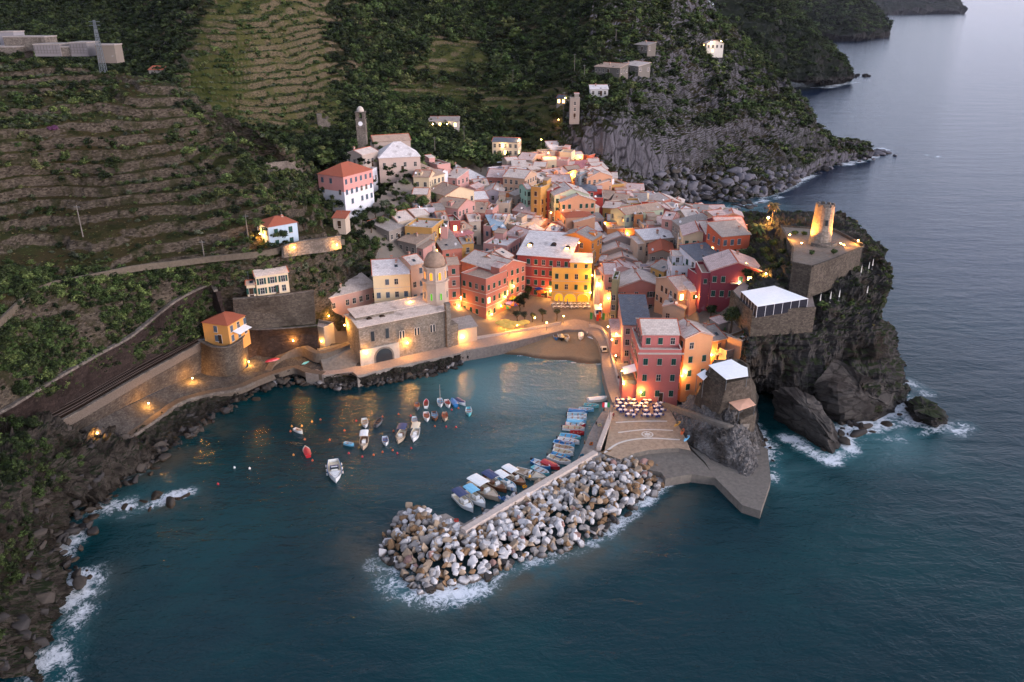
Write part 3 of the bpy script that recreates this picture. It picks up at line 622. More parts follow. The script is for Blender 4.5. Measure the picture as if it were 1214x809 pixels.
def house(x0, y0, x1, y1, h, d, wall, rt, roof, label, wk='green', group='houses of the old village', zb=None, faces='flr', prob=.85, lit=.03, pitch=.36, chim=1, extra=(), name='house', cat='house', floors=None, cols=None, trims=False, base=-3.0, wins=True, clutter=False):
    a, b, z = corners(x0, y0, x1, y1, h, zb); v = b-a; w = math.hypot(v.x, v.y); rz = math.atan2(v.y, v.x)
    root = empty(name, (a.x, a.y, z), rz); tag(root, label, cat, group)
    wm = wallmat(wall) if isinstance(wall, str) else wall
    A_, R_ = walls_roof(w, d, h, rt, pitch, base)
    A_.build('wall', [wm, M_trim], root)
    if trims:
        T = MB(); n = max(1, int(h/3.3))
        for k in range(1, n): T.box(-.06, -.07, k*h/n-.09, w+.06, -.003, k*h/n+.09); T.box(-.07, -.07, k*h/n-.09, -.003, d, k*h/n+.09); T.box(w+.003, -.07, k*h/n-.09, w+.07, d, k*h/n+.09)
        T.build('string_course', M_trim, root)
    R_.build('roof', [RM[roof], M_ridge], root)
    rs = random.Random(int(x0*31+y0*17))
    if wins: facade(root, w, d, h, wk, faces, floors, prob=prob, lit=lit, rs=rs, cols=cols, door=rs.random() < .6)
    top = h+.5
    if rt != 'f':
        for _ in range(chim):
            if rs.random() < .75:
                cx, cy_ = rs.uniform(.15, .85)*w, rs.uniform(.3, .8)*d
                zz = {'g': h+(d/2-abs(cy_-d/2))*pitch, 'p': h+(w/2-abs(cx-w/2))*pitch, 's': h+cy_*pitch*.6, 'h': h+.2}[rt]
                link('chimney', CHIM, root, (cx, cy_, zz), (0, 0, 0), (.8, .8, rs.uniform(.6, 1)))
        if rs.random() < .4 and rt in 'gps':
            cx, cy_ = rs.uniform(.25, .75)*w, rs.uniform(.12, .3)*d
            zz = {'g': h+cy_*pitch, 'p': h+(w/2-abs(cx-w/2))*pitch, 's': h+cy_*pitch*.6}[rt]+.17
            rot = {'g': (math.atan(pitch), 0, 0), 's': (math.atan(pitch*.6), 0, 0), 'p': (0, math.atan(pitch)*(-1 if cx < w/2 else 1), 0)}[rt]
            link('skylight', SKYL, root, (cx, cy_, zz), rot)
    else:
        if rs.random() < .75 and w > 3.5 and d > 3.5:     # stair hut on the terrace
            hw = min(w*.45, 3.2); hx = rs.choice([.3, w-hw-.3]); b2, r2 = walls_roof(hw, min(d*.4, 3), h+2.2, 's', .3, h, .2, x0=hx, y0=d-min(d*.4, 3)-.3)
            b2.build('stair_hut', wm, root); r2.build('hut_roof', [RM[rs.choice('PTK')], M_ridge], root)
    if rs.random() < .35: link('antenna', ANT, root, (rs.uniform(.2, .8)*w, rs.uniform(.3, .7)*d, h+.2+(0 if rt == 'f' else min(w, d)*.12)))
    if clutter:
        if rs.random() < .55:      # lean-to or lower wing on one side
            ew, ed, eh_ = rs.uniform(1.6, 3.2), d*rs.uniform(.45, .9), h*rs.uniform(.55, .9); sx = rs.choice([-ew+.02, w-.02]); ey = rs.uniform(0.05, d-ed)
            b2, r2 = walls_roof(ew, ed, eh_, rs.choice('sfgs'), .35, base, .2, x0=sx, y0=ey); em = wm if rs.random() < .5 else wallmat(rs.choice([BGE, PK, TAN, WHT, LIL, PCH]))
            b2.build('side_wing', [em, M_trim], root); r2.build('wing_roof', [RM[rs.choice('PPKTW')], M_ridge], root)
            if eh_ > 2.6: put_win(root, wk, sx+ew/2, ey, eh_-1.5, 'f', .8)
        if rt == 'g' and d > 5 and rs.random() < .4:
            dx = rs.uniform(.2, .7)*w; b2, r2 = walls_roof(1.7, 2.2, h+1.5, 'p', .35, h, .12, x0=dx, y0=.5); b2.build('dormer', [wm, M_trim], root); r2.build('dormer_roof', [RM[roof], M_ridge], root); put_win(root, 'dark', dx+.85, .5, h+.95, 'f', .55)
        if rs.random() < .4 and h > 5:
            m = MB(); bx_ = rs.uniform(.25, .7)*w; bz = h*rs.choice([.38, .62]); m.box(bx_-1.1, -.85, bz-.12, bx_+1.1, -.003, bz, 0)
            for q in (-1.06, 1.06): m.box(bx_+q-.03, -.82, bz, bx_+q+.03, -.76, bz+.95, 1)
            m.box(bx_-1.1, -.83, bz+.9, bx_+1.1, -.78, bz+.96, 1)
            for q in range(11): m.box(bx_-1.0+q*.2-.012, -.815, bz, bx_-1.0+q*.2+.012, -.79, bz+.9, 1)
            m.build('balcony', [M_trim, M_metal], root)
        if rt == 'f':
            for _ in range(rs.randint(2, 4)):
                px_, py__ = rs.uniform(.6, max(.7, w-1)), rs.choice([.5, rs.uniform(.5, max(.6, d-1))]); m = MB(); m.box(px_-.3, py__-.2, h+.03, px_+.3, py__+.2, h+.45, 0); m.cyl((px_, py__), .34, .12, h+.4, h+.4+rs.uniform(.4, 1.0), 6, 1); m.build('planter', [M_ridge, M_plant], root)
            if rs.random() < .5: m = MB(); tx_, ty_ = rs.uniform(.8, max(.9, w-1.2)), rs.uniform(.8, max(.9, d-1.2)); m.box(tx_-.4, ty_-.4, h+.7, tx_+.4, ty_+.4, h+.75); m.box(tx_-.05, ty_-.05, h+.03, tx_+.05, ty_+.05, h+.7); m.build('terrace_table', M_white, root)
        if rs.random() < .35: m = MB(); m.cyl((0, 0), .02, .42, 0, .14, 10); m.build('satellite_dish', M_white, root, (rs.uniform(.1, .9)*w, .3, h+1.1+(0 if rt == 'f' else .2)), (1.2, 0, rs.uniform(-1, 1)))
    for (fx0, fx1, fy0, fy1, eh, ert, ecol, eroof) in extra:
        b2, r2 = walls_roof((fx1-fx0)*w, (fy1-fy0)*d, h+eh, ert, pitch, h-.3, .3, x0=fx0*w, y0=fy0*d)
        b2.build('upper_storey', [wallmat(ecol), M_trim], root); r2.build('upper_roof', [RM[eroof], M_ridge], root)
        facade(root, (fx1-fx0)*w, (fy1-fy0)*d, h+eh, wk, faces, 1, x0=fx0*w, y0=fy0*d, z0=h+.3, rs=rs)
    HOUSES.append(root); return root
# wall colours as painted (albedo)
PK, SAL, RED, MAR, CRM, YEL, OCH, ORG, TAN, WHT, LIL, GRN, STN, PCH, BGE = 'b98880', 'a8695c', '8f3b36', '6f3038', 'cbb393', 'cba253', 'b38648', 'b37447', 'b89379', 'cfcbd0', 'b3a7ae', 'abb098', '857a72', 'bd8a6c', 'b3a08f'
HL = [
# upper left, below the convent
(490,209.8,508.5,210.4,5,6,CRM,'g','T','low cream wing with brown roof beside the wooded gully, below the convent','dark'),
(508.5,211,527,206,6.5,8,CRM,'s','T','tall cream house with narrow dark windows above the grey hipped slab roof','dark'),
(518.6,198,534,196,8,7,PK,'f','P','pink house with roof terrace standing behind the tall cream house','dark'),
(527.2,210,541.5,211.7,6,6,PK,'s','P','plain pink block against the right wall of the cream house','dark'),
(537,201.5,549,200.8,5,6,ORG,'p','G','orange house with grey rounded roof and white awning at village edge','dark'),
(543,213.8,553,214,5,5,ORG,'f','T','small orange house with planted terrace under the awning house','green'),
(508.5,226.8,527.7,232.4,5,9,CRM,'g','T','cream house whose broad brown slab roof overhangs the green bushes','dark'),
(530.5,232.5,553.5,231.2,6,6,WHT,'g','W','white house with white vaulted roof in front of the brown slab roof','grey'),
(515.7,244,543,247.7,7,8,PK,'g','T','pale pink house with long tan ridge roof behind the lilac house','dark'),
(543.5,247.5,555,243.2,8,6,LIL,'g','T','lilac house with tall dark windows on its street corner','dark'),
(520.5,262.5,532,261.5,9,7,LIL,'g','T','lilac white house with tan roof above the red terrace house','grey'),
(480,271,512,273.2,8,8,OCH,'f','P','ochre house with washing line and roof terrace, leftmost of upper village','green'),
(471.5,263,490,259.5,5,7,BGE,'g','P','beige house with pinkish slab roof behind the ochre terrace house','dark'),
(492,257,508,254,5,6,BGE,'g','P','small beige roof behind the white awning of the ochre terrace','dark'),
(461,274.5,479,268.5,4,6,STN,'s','G','grey shed roof at the left edge of the village','dark'),
(472,285,493,290,4,6,STN,'s','T','low stone shed with brown roof under the ochre washing line house','dark'),
(493.5,250,507,249,4.5,5,WHT,'f','W','white flat roofed hut between the bushes and the ochre terrace','dark'),
(533.5,265,545.5,264,9,6,RED,'f','P','dark red house with terrace right of the lilac white house','green'),
(522,272.3,530,272.3,10,6,PK,'f','P','tall narrow pink house behind the church dome','green'),
(540,282.5,561,276.5,7,7,PK,'s','O','pink house under a long rose red roof','dark'),
(524.5,296.5,547.5,293.8,8,9,SAL,'s','G','salmon house with wide grey slab roof right of the dome','green'),
# middle left
(560.5,252,575,252.6,7,9,SAL,'g','T','salmon house with double brown roof and two small dark windows','dark'),
(575.4,251,584,251.5,8,6,PK,'f','K','small pink block right of the double brown roof','dark'),
(585,273.3,599.5,272.3,8,8,ORG,'s','B','orange wall house with pale blue sheet roof in village middle','dark'),
(573,270,582,271.2,7,6,PK,'f','P','pink house with small bay and terrace left of the blue sheet roof','grey'),
(599,277.3,617.5,283,8,7,'a08279','g','K','mauve brown house with windowless front and pinkish roof','dark'),
(600,267.5,614.5,270.7,6.5,6,BGE,'f','W','beige house with white roof terrace behind the mauve brown house','dark'),
(607.5,249.5,634,254.2,5.5,7,PK,'g','K','house with long pink roof left of the tall ochre house','dark'),
(612,257.5,638,260,5,7,BGE,'s','W','beige house with broad white roof below the long pink roof','dark'),
(627,266,641,268,5.5,6,PK,'g','P','small pink gabled house in front of the broad white roof','dark'),
(573,291,601,294.5,9,8,PK,'f','W','pinkish house with white roof terrace behind the salmon plaza block','grey'),
(547.5,289.5,561.5,288,8,5,OCH,'g','G','ochre tower house with small grey roof above the salmon block','dark'),
(622,288.5,645,281.5,6,6,BGE,'g','P','beige house with pale roof touching the red hotel roof','dark'),
(625,278,645,272.5,6,6,BGE,'s','W','beige house with lilac white lean-to roof left of the lit dormer house','dark'),
(647,273.5,660,275.5,6.5,6,WHT,'g','W','white house with two lit windows above the red hotel roof','lit'),
(661,274,674,276.5,6,6,BGE,'g','G','grey roofed house right of the lit white house','dark'),
(556,263,570,262,8,6,BGE,'g','P','beige house with pale roof between the lilac and salmon houses','dark'),
(546,274,560,270,7,6,TAN,'g','T','tan house with brown roof above the rose red roof','dark'),
(583,262,598,263,8,6,BGE,'g','W','beige house with white roof behind the blue sheet roof','dark'),
# orange palazzo and roofs in front of it
(596.5,209.5,622,212,12,8,TAN,'g','P','large tan orange palazzo with long pale roof at the village top','dark'),
(577,210,596,210.8,8,11,SAL,'g','K','salmon house with tall brownish pink roof left of the tan palazzo','dark'),
(561,215,576.5,211.7,6,8,BGE,'s','W','beige house with steep white roof, leftmost by the village top','dark'),
(563,220.5,580,219.5,6,6,BGE,'g','P','beige house with pale roof in front of the salmon house','dark'),
(572.4,228.5,596,229,7,8,LIL,'p','P','lilac grey gabled house with dark doorway below the tan palazzo','dark'),
(560,237,579,235.5,6,7,PK,'g','W','pink house with white roof left of the lilac grey gable','dark'),
(597,230,602.5,231.5,7,5,ORG,'f','T','narrow orange house between the lilac gable and stone wall','green'),
(602.5,229.5,611,232.5,8,6,STN,'s','G','narrow grey stone house right of the narrow orange house','dark'),
(588,243,604,243.5,7,6,BGE,'f','P','beige terrace house with yellow cloths in front of the stone house','dark'),
# street canyon
(629.5,223.5,641,225,15,6,OCH,'f','P','tall narrow ochre house with roof terrace on the main street','brown'),
(624.5,224.5,630,224,13,5,'8fb3a0','g','P','narrow turquoise house squeezed left of the tall ochre house','green'),
(641.2,222,649,226.5,13,6,RED,'g','P','tall narrow red house right of the tall ochre house','green'),
(649.2,224.5,657.5,232.5,13,9,GRN,'g','P','tall pale green house with black shutters on the main street','green'),
(657.6,233.5,665,240,12,9,PCH,'g','P','tall peach house with pale roof right of the pale green house','green'),
(665.2,252.5,671,258,11,7,PCH,'h','R','narrow peach house with small red tiled roof on main street','green'),
(668,231.3,686,230.5,7,7,BGE,'p','P','beige gabled house with pale roof left of the bright red house','dark'),
(686,236.5,715,237,8,8,'a8362f','f','S','bright red house with roof terrace and slate topped storey','dark'),
(714,222.5,739.5,220.3,5,5,OCH,'f','T','long ochre terrace wall house against the grey cliff','dark'),
(696,211.5,724.5,206.3,9,9,CRM,'g','P','large cream house with pale roof below the cliff','dark'),
(687.5,208,696,211.5,9,8,PCH,'g','P','peach house front left of the large cream house','dark'),
(682,207,687.3,209.3,9,6,'9fa8ab','g','P','narrow blue grey house at the lit street corner','dark'),
(702,217,724,215,5,6,PK,'g','K','low pink house with flat pinkish roof below the large cream house','dark'),
(650,209.5,675,206,6,7,ORG,'g','K','orange house with tan pink roof left of the lit alley','dark'),
(640,213,652,210,6,6,BGE,'g','P','beige house with pale roof left of the orange house','dark'),
(650,216,677,215.5,6,7,RED,'g','K','red house with layered pinkish roof below the orange house','dark'),
(657,192.5,673,193,5,6,PK,'f','K','pink house with blue washing below the lit rock','green'),
(660.5,174,678,174,4,5,PK,'f','K','small pink house with lit doorway, topmost in the village','lit'),
(676,183.5,698.5,186.5,4,5,'b9573c','f','K','orange red house with a bright lamp at the cliff foot','dark'),
(681,201,704,199.3,4,6,PK,'s','O','low pink house with rose grey roof under the cliff','dark'),
(655,181.5,668,183,4,5,PK,'f','K','pink terrace house left of the orange red lamp house','dark'),
(686,252.5,710.5,245.5,8,9,CRM,'g','P','cream house with long windows below the bright red house','grey'),
(672,246,686,250,8,7,BGE,'g','W','beige house with white grey roof left of the cream long windows','dark'),
(696,259.5,716,258.8,7,6,'a3979d','h','G','lilac grey house with grey hipped roof by the orange lamp','green'),
(671,257.5,689,254,8,6,ORG,'g','T','orange house with tan roof left of the lilac grey hip','dark'),
(672.4,271.8,695,266.5,7,7,'a0604c','g','P','red brown house with pale roof on the east side of street','dark'),
(683,276,714,273.3,7,7,RED,'g','W','red house with broad white roof behind the orange corner house','dark'),
(678.5,282.5,693,287,8,7,'a0564a','p','P','brick red gabled house right behind the red hotel','dark'),
(677,292.5,694.5,296,8,6,MAR,'g','K','maroon house with pink terrace roof beside the orange corner','dark'),
(678,301.5,701,304,10,6,OCH,'f','T','ochre terrace house directly behind the yellow arcade house','dark'),
(701.3,285.8,714,278,14,8,'c67c35','g','G','tall bright orange corner house with white bands and grey roof','dark'),
# east side
(724,249,741.5,255,10,17,GRN,'p','T','large pale green house with long tan gabled roof and lit window','grey'),
(720,274,760,273.3,7,6,ORG,'f','T','long orange terrace building with potted plants and lit niche','dark'),
(752,257,762.5,257,9,5,ORG,'f','K','square orange tower house right of the pale green house','dark'),
(762.5,248,773.5,248,6,6,'a6402f','f','P','small red orange house left of the maroon gable','dark'),
(773.6,251,798,250,7,7,MAR,'p','K','maroon gabled house with pinkish roof above the pink tower','dark'),
(779,242,808,240.5,6,8,SAL,'p','P','orange red gabled house nearest the cove boulders','dark'),
(806,246.5,818.5,249.5,5,7,WHT,'p','P','white gabled house at the edge of the cove','dark'),
(796.5,248,806,246.5,6,6,WHT,'g','P','white house left of the white gable by the cove','dark'),
(784.7,259.5,797,261,9,6,PK,'g','K','pink tower house with two narrow windows beside grey stone','dark'),
(763.8,270,785,269,6,6,BGE,'f','P','beige stepped terrace house left of the pink tower','dark'),
(768.6,278,785,278,6,5,PK,'f','K','pink lower terrace house under the beige stepped terrace','dark'),
(797.5,262,810.5,272,8,7,STN,'s','G','grey stone house with grey lean-to roof behind the cream gable','dark'),
(764.5,285,800,281.5,6,5,BGE,'s','W','low house with long white lean-to roof above the red tiles','dark'),
(841,265.5,851,270,7,7,MAR,'g','K','narrow maroon house left of the wide maroon house','dark'),
(851.4,271.8,885,271.3,7,8,MAR,'g','K','wide maroon house with pink roof by the palm trees','dark'),
(857.3,273,869,274,5,4,'8a3f42','p','K','small maroon gabled porch house in front of the wide maroon house','dark'),
(856.3,281,889.5,278,6.5,6,'b5563a','s','G','brick orange house with white window above the hedge','grey'),
(810.4,280,846.3,281,8,8,CRM,'p','K','big cream gabled house with one green shuttered window','green'),
(812,297,847.5,297,5,5,PCH,'p','G','low peach gabled house in front of the big cream gable','dark'),
(804.5,287,811.5,287.3,7,5,CRM,'f','P','narrow cream annex left of the big cream gable','dark'),
(818,262,830,264.5,4,5,'8fb0bb','s','P','small pale blue house near the cove','dark'),
(836,259,858,259,5,6,BGE,'g','P','beige house with pale roof beside the single palm above cove','dark'),
(770,301,799.5,302,6,9,STN,'p','R','stone gabled house under a red tiled roof','dark'),
(771.7,316,787,322.5,7,6,OCH,'g','G','ochre house with three dark windows below the red tiled gable','green'),
(716,287.5,757.5,286.5,6,7,'8a7c78','p','P','grey gabled house, uppermost of the three stacked grey gables','dark'),
(712,300.5,754,300.5,6,6,'857872','p','P','grey brown gabled house, middle of the three stacked grey gables','dark'),
(721,309.5,755.5,310,6,6,'8d7c7b','p','P','grey mauve gabled house, lowest of the three stacked grey gables','dark'),
(731,320,757.5,317.5,6,6,PK,'p','K','pale pink gabled house in front of the three grey gables','dark'),
(709.5,318,716.4,325,12,8,PK,'g','K','pink house on the lit street corner right of the orange house','green'),
(716.6,325.2,731,325.2,12,7,PK,'g','K','tall pink house with dark slit window facing the harbour','dark'),
(731.3,328,754,325.5,8,6,GRN,'p','W','olive green gabled house with white roof above the salmon gable','dark'),
(733,341.5,785.5,340.3,8,8,SAL,'p','P','wide salmon gabled house with two white windows','open'),
(725.2,334,732,334.5,15,5,'8a8060','f','T','tall narrow olive stone tower beside the lit street','dark'),
(739.6,385.3,771,385.6,12.5,14,PK,'s','S','pink harbour house with vast blue slate roof','dark'),
(786,363.5,812,366.5,5,7,BGE,'p','P','beige stone gabled house with yellow awning on its right','dark'),
(793,352.7,814.5,354.7,5,6,'9c938f','g','P','grey house with pale roof behind the yellow awning','dark'),
(804,345,823,342.3,7,8,TAN,'g','P','tan house with white grey roof and shaded left side','brown'),
(796.5,318.5,825.3,318.8,7,6,WHT,'f','W','white cubic house with stepped terraces and small dark window','dark'),
(825.5,309,855.5,305,6,6,WHT,'s','S','white house with slate lean-to roof right of the white cubes','green'),
(843,321.5,905,322.5,8,8,'7f303c','p','K','burgundy house with framed green shutters beside the hedge','green'),
(832.7,333,845.5,331.8,8,6,'7f303c','f','K','burgundy lower block against the left of the burgundy gable','green'),
(822,337,831.5,338,6,4,YEL,'h','T','small yellow lit turret house beside the burgundy block','dark'),
(845.3,404.6,861,401.2,9,7,ORG,'g','G','orange house with grey roof right of the peach harbour gable','brown'),
(861,402,879.5,409,8,8,'a08066','f','T','brown stone house lit by the lamp above the bastion','dark'),
(880,408,906,400,8,8,STN,'f','T','grey stone house with blue cloths at the cliff edge','dark'),
]
for hh_ in HL:
    a = dict(zip(('x0','y0','x1','y1','h','d','wall','rt','roof','label','wk'), hh_))
    if 'bright red house' in a['label'] and a['rt'] == 'f': a['extra'] = [(0.0, .72, .15, 1., 2.8, 'h', 'a8362f', 'S')]
    if 'white cubic' in a['label']: a['extra'] = [(.08, .98, .45, 1., 2.6, 'g', WHT, 'P')]
    if a['d'] <= 10: a['d'] = a['d']*1.4
    a['clutter'] = True
    house(**a)

# ------------------------------------------------ houses filling the block interiors
def short(lab):
    ws = lab.split(); out = []
    for w_ in ws:
        if w_ in ('with', 'behind', 'in', 'left', 'right', 'below', 'above', 'beside', 'under', 'by', 'on', 'at', 'standing', 'against', 'whose', 'touching', 'front', 'squeezed', 'facing', 'half', 'nearest', 'near', 'framed'): break
        out.append(w_.strip(','))
    return ' '.join(out[:5])
def town_fillers():
    boxes = []
    for h_ in HOUSES:
        wl_ = next(c for c in h_.children if c.name.startswith('wall')); bb = [Vector(q) for q in wl_.bound_box]; M = Matrix.Translation(h_.location) @ h_.rotation_euler.to_matrix().to_4x4(); boxes.append((M.inverted(), min(q.x for q in bb), max(q.x for q in bb), min(q.y for q in bb), max(q.y for q in bb)))
    poly = [(508,238,24),(512,207,28),(560,212,24),(600,206,22),(640,200,21),(660,178,24),(690,180,22),(712,215,18),(745,228,14),(800,240,9),(850,262,10),(880,290,22),(840,345,17),(800,378,10),(765,352,6),(724,330,5),(712,300,7),(702,318,5),(680,300,8),(615,300,7),(608,310,6),(560,305,8),(515,300,12),(478,290,17)]
    pw = [P(*q) for q in poly]; street = [(P(a, b, z).x, P(a, b, z).y) for a, b, z in ((704,370,3.4),(706,340,4.5),(704,322,6),(694,300,9.5),(672,285,11.5),(655,266,13.5),(646,245,17),(646,225,19.5))]
    def inside(x, y):
        c = False
        for i in range(len(pw)):
            a, b = pw[i], pw[i-1]
            if (a.y > y) != (b.y > y) and x < (b.x-a.x)*(y-a.y)/(b.y-a.y)+a.x: c = not c
        return c
    def sdist(x, y):
        best = 1e9
        for (ax, ay), (bx, by) in zip(street, street[1:]):
            vx, vy = bx-ax, by-ay; t = max(0, min(1, ((x-ax)*vx+(y-ay)*vy)/(vx*vx+vy*vy))); best = min(best, math.hypot(x-ax-t*vx, y-ay-t*vy))
        return best
    rs = random.Random(5); used = set(h_['label'] for h_ in HOUSES); n = 0; main = list(HOUSES); Y = min(p.y for p in pw)
    while Y < max(p.y for p in pw):
        X = min(p.x for p in pw)
        while X < max(p.x for p in pw):
            x, y = X+rs.uniform(-1, 1), Y+rs.uniform(-1, 1); X += 4.2
            w_, d_ = rs.uniform(4.5, 6.5), rs.uniform(5, 8)
            if not inside(x, y) or sdist(x, y) < 4.6: continue
            clear = True
            for Mi, x0, x1, y0, y1 in boxes:
                q = Mi @ Vector((x, y, 0))
                if x0-1.9 < q.x < x1+1.9 and y0-1.9 < q.y < y1+1.9: clear = False; break
            if not clear: continue
            rz = rs.uniform(-.5, .5); g0 = tg(x, y); hh = rs.uniform(4.2, 6.2); wc, wn = rs.choice([(BGE, 'beige'), (BGE, 'beige'), (PK, 'pink'), (TAN, 'tan'), (TAN, 'tan'), (WHT, 'white'), (LIL, 'lilac'), (CRM, 'cream'), (CRM, 'cream'), (OCH, 'ochre'), (STN, 'grey')]); rf, rn = rs.choice([('P', 'pale'), ('P', 'pale'), ('W', 'white'), ('T', 'brown'), ('K', 'pinkish'), ('G', 'grey')]); rt = rs.choice('ggpsf')
            near = sorted(main, key=lambda h_: (h_.location.x-x)**2+(h_.location.y-y)**2)
            ok = None
            for a_ in range(3):
                for b_ in range(a_+1, 5):
                    l = 'low %s house with %s roof between the %s and the %s' % (wn, rn if rt != 'f' else 'flat', short(near[a_]['label']), short(near[b_]['label']))
                    if l not in used and len(l.split()) <= 16: ok = l; break
                if ok: break
            if not ok: continue
            used.add(ok); root = empty('house', (x, y, g0), rz); off = Matrix.Rotation(rz, 3, 'Z') @ Vector((-w_/2, -d_/2, 0)); root.location += off; tag(root, ok, 'house', 'houses of the old village')
            A_, R_ = walls_roof(w_, d_, hh, rt, .34); A_.build('wall', [wallmat(wc), M_trim], root); R_.build('roof', [RM[rf], M_ridge], root)
            facade(root, w_, d_, hh, rs.choice(['green', 'dark', 'grey', 'brown']), 'flr', None, prob=.8, rs=rs)
            if rt != 'f': link('chimney', CHIM, root, (rs.uniform(.2, .8)*w_, d_*.5, hh+.3), (0, 0, 0), (.8, .8, .8))
            elif rs.random() < .8: m = MB(); m.box(.5, .5, hh+.03, 1.1, .9, hh+.45, 0); m.cyl((.8, .7), .34, .12, hh+.4, hh+1.1, 6, 1); m.build('planter', [M_ridge, M_plant], root)
            HOUSES.append(root); n += 1
            Mi = (Matrix.Translation(root.location) @ Matrix.Rotation(rz, 4, 'Z')).inverted(); boxes.append((Mi, 0, w_, 0, d_))
        Y += 4.2
    print('fillers', n)
# ================================================================ HARBOUR STRUCTURES
M_conc = simple('pale_concrete', '6b645d', .85, .22, 1.2, 0, .3); M_quay = simple('quay_concrete', '847a72', .8, .25, 1.4, 0, .3); M_road = simple('pinkish_paving', '8f8078', .75, .15, 1.8, 0, .2)
M_plaza = simple('plaza_paving', '9a8470', .75, .25, 1.0, 0, .2); M_par = simple('parapet_paint', 'b3a49a', .8, .15, 2.); M_paint = simple('white_road_paint', 'c3bcb4', .7, .12, 4.)
M_s1 = stonemat('seawall', '423c37', '554e48'); M_s2 = stonemat('rail_rock', '29211f', '3b312d', .8); M_cop = stonemat('rubble_coping', '5a534d', '736a62', .7); M_s3 = stonemat('church', '776d63', '8d8174', 1.2); M_s4 = stonemat('bastion', '4a423a', '5e554c', 1.1); M_s5 = stonemat('castle', '665d55', '7b7168', 1.3); M_rev = stonemat('revetment', '46423f', '54504c', 1.6)
M_canv = simple('white_canvas', 'e6e4e4', .6, .05); M_canvp = simple('peach_canvas', 'd9a78c', .6, .08); M_canvy = simple('cream_canvas', 'e0c890', .6, .08); M_dkwood = simple('dark_wood', '33261e', .7, .3, 3.); M_rust = simple('rusty_rail', '54463e', .5, .3, 4., .5); M_ballast = simple('ballast', '5d534b', .95, .35, 5., 0, .6)
def W2(pts): return [P(*p) for p in pts]
def plat(name, pts, z, depth, mat, kind='structure', label=None, cat=None, topmat=None):
    q = [P(x, y, z) for x, y in pts]; m = MB(); m.prism([(p.x, p.y) for p in q], z-depth, z, 0, 1 if topmat else 0)
    o = m.build(name, [mat]+([topmat] if topmat else [])); return tag(o, label, cat, kind=kind)
def ribbon_mb(m, pts, wdt, hgt, z=None, mi=0, side=0., z0=0.):
    """low wall along world points; side shifts it sideways"""
    n = len(pts); L, R = [], []
    for i, p in enumerate(pts):
        d = (pts[min(i+1, n-1)]-pts[max(i-1, 0)]); d.z = 0; d.normalize(); nr = Vector((-d.y, d.x, 0))
        L.append(p+nr*(wdt/2+side)); R.append(p-nr*(wdt/2-side))
    rs = [[Vector((r.x, r.y, r.z+z0)), Vector((l.x, l.y, l.z+z0)), Vector((l.x, l.y, l.z+hgt)), Vector((r.x, r.y, r.z+hgt))] for l, r in zip(L, R)]
    m.rings(rs, mi)
def smooth_path(pts, k=5):
    a = cr(np.array([tuple(p) for p in pts]), [k]*(len(pts)-1), .5); return [Vector(p) for p in a]
def retwall(name, top, foot, mat, t=1.0, label=None, cat='wall', cop=True, n=6, shift=0., copmat=None, cw=.7):
    top = smooth_path([PT(p) for p in top], n); foot = smooth_path([PT(p) for p in foot], n); m = MB(); rs = []
    N = len(top); C = sum(top, Vector())/N
    for i in range(N):
        d = top[min(i+1, N-1)]-top[max(i-1, 0)]; d.z = 0; d.normalize(); nr = Vector((-d.y, d.x, 0))
        if nr.dot(C-CAMV) < 0: nr = -nr
        f, u = foot[i]-nr*shift, top[i]-nr*shift; col = [f+(u-f)*(k/5) for k in range(6)]
        rs.append(col+[u+nr*t, Vector((u.x, u.y, f.z))+nr*(t+.4)])
    m.rings(rs, 0)
    if cop:
        c2 = []
        ribbon_mb(m, [p+Vector((0, 0, .002)) for p in top], cw, .22 if cw < 1 else .5, mi=1, side=(1.2 if shift else 0)*(-1 if shift else 1))
    o = m.build(name, [mat, copmat or M_cop]); return tag(o, label, cat)
# railway
RE = [(-60,580,12),(-10,540,12),(30,518,12),(74,498,12),(110,478,12),(160,449,12),(200,427,12),(238,406,12)]
RI = [(-60,556,12),(-10,522,12),(25,504,12),(63,483,12),(100,464,12),(150,436,12),(190,415,12),(231,395,12)]
re_, ri_ = [smooth_path(W2(q), 5) for q in (RE, RI)]
m = MB(); rs = [[a, b, b-Vector((0, 0, 2)), a-Vector((0, 0, 2))] for a, b in zip(re_, ri_)]; m.rings(rs, 0); tag(m.build('railway_bed', M_ballast), kind='structure')
tr = empty('railway_track', re_[20]); tag(tr, 'double railway track on ballast along the top of the sea wall', 'railway track')
m2 = MB()
for f in (.22, .36, .56, .70):
    m = MB(); pp = [a.lerp(b, f)+Vector((0, 0, .32)) for a, b in zip(re_, ri_)]; m.tube([p-tr.location for p in pp], .11, 4); m.build('rail', M_rust, tr)
for a0, b0, a1, b1 in zip(re_, ri_, re_[1:], ri_[1:]):
    for k in range(5):
        a, b = a0.lerp(a1, k/5), b0.lerp(b1, k/5)
        for f0, f1 in ((.15, .43), (.49, .77)):
            p, q = a.lerp(b, f0)-tr.location, a.lerp(b, f1)-tr.location; m2.tube([p+Vector((0, 0, .1)), q+Vector((0, 0, .1))], .14, 4)
m2.build('sleepers', M_dkwood, tr)
FT = [(-40,590,9.5),(15,556,8.6),(55,530,8),(90,511,7.4),(122,495,6.8),(165,474,5.8),(205,456,4.9),(241,441,4.2)]
retwall('sea_wall', RE, FT, M_s1, 1.2, 'long grey stone sea wall carrying the railway above the coastal walk')
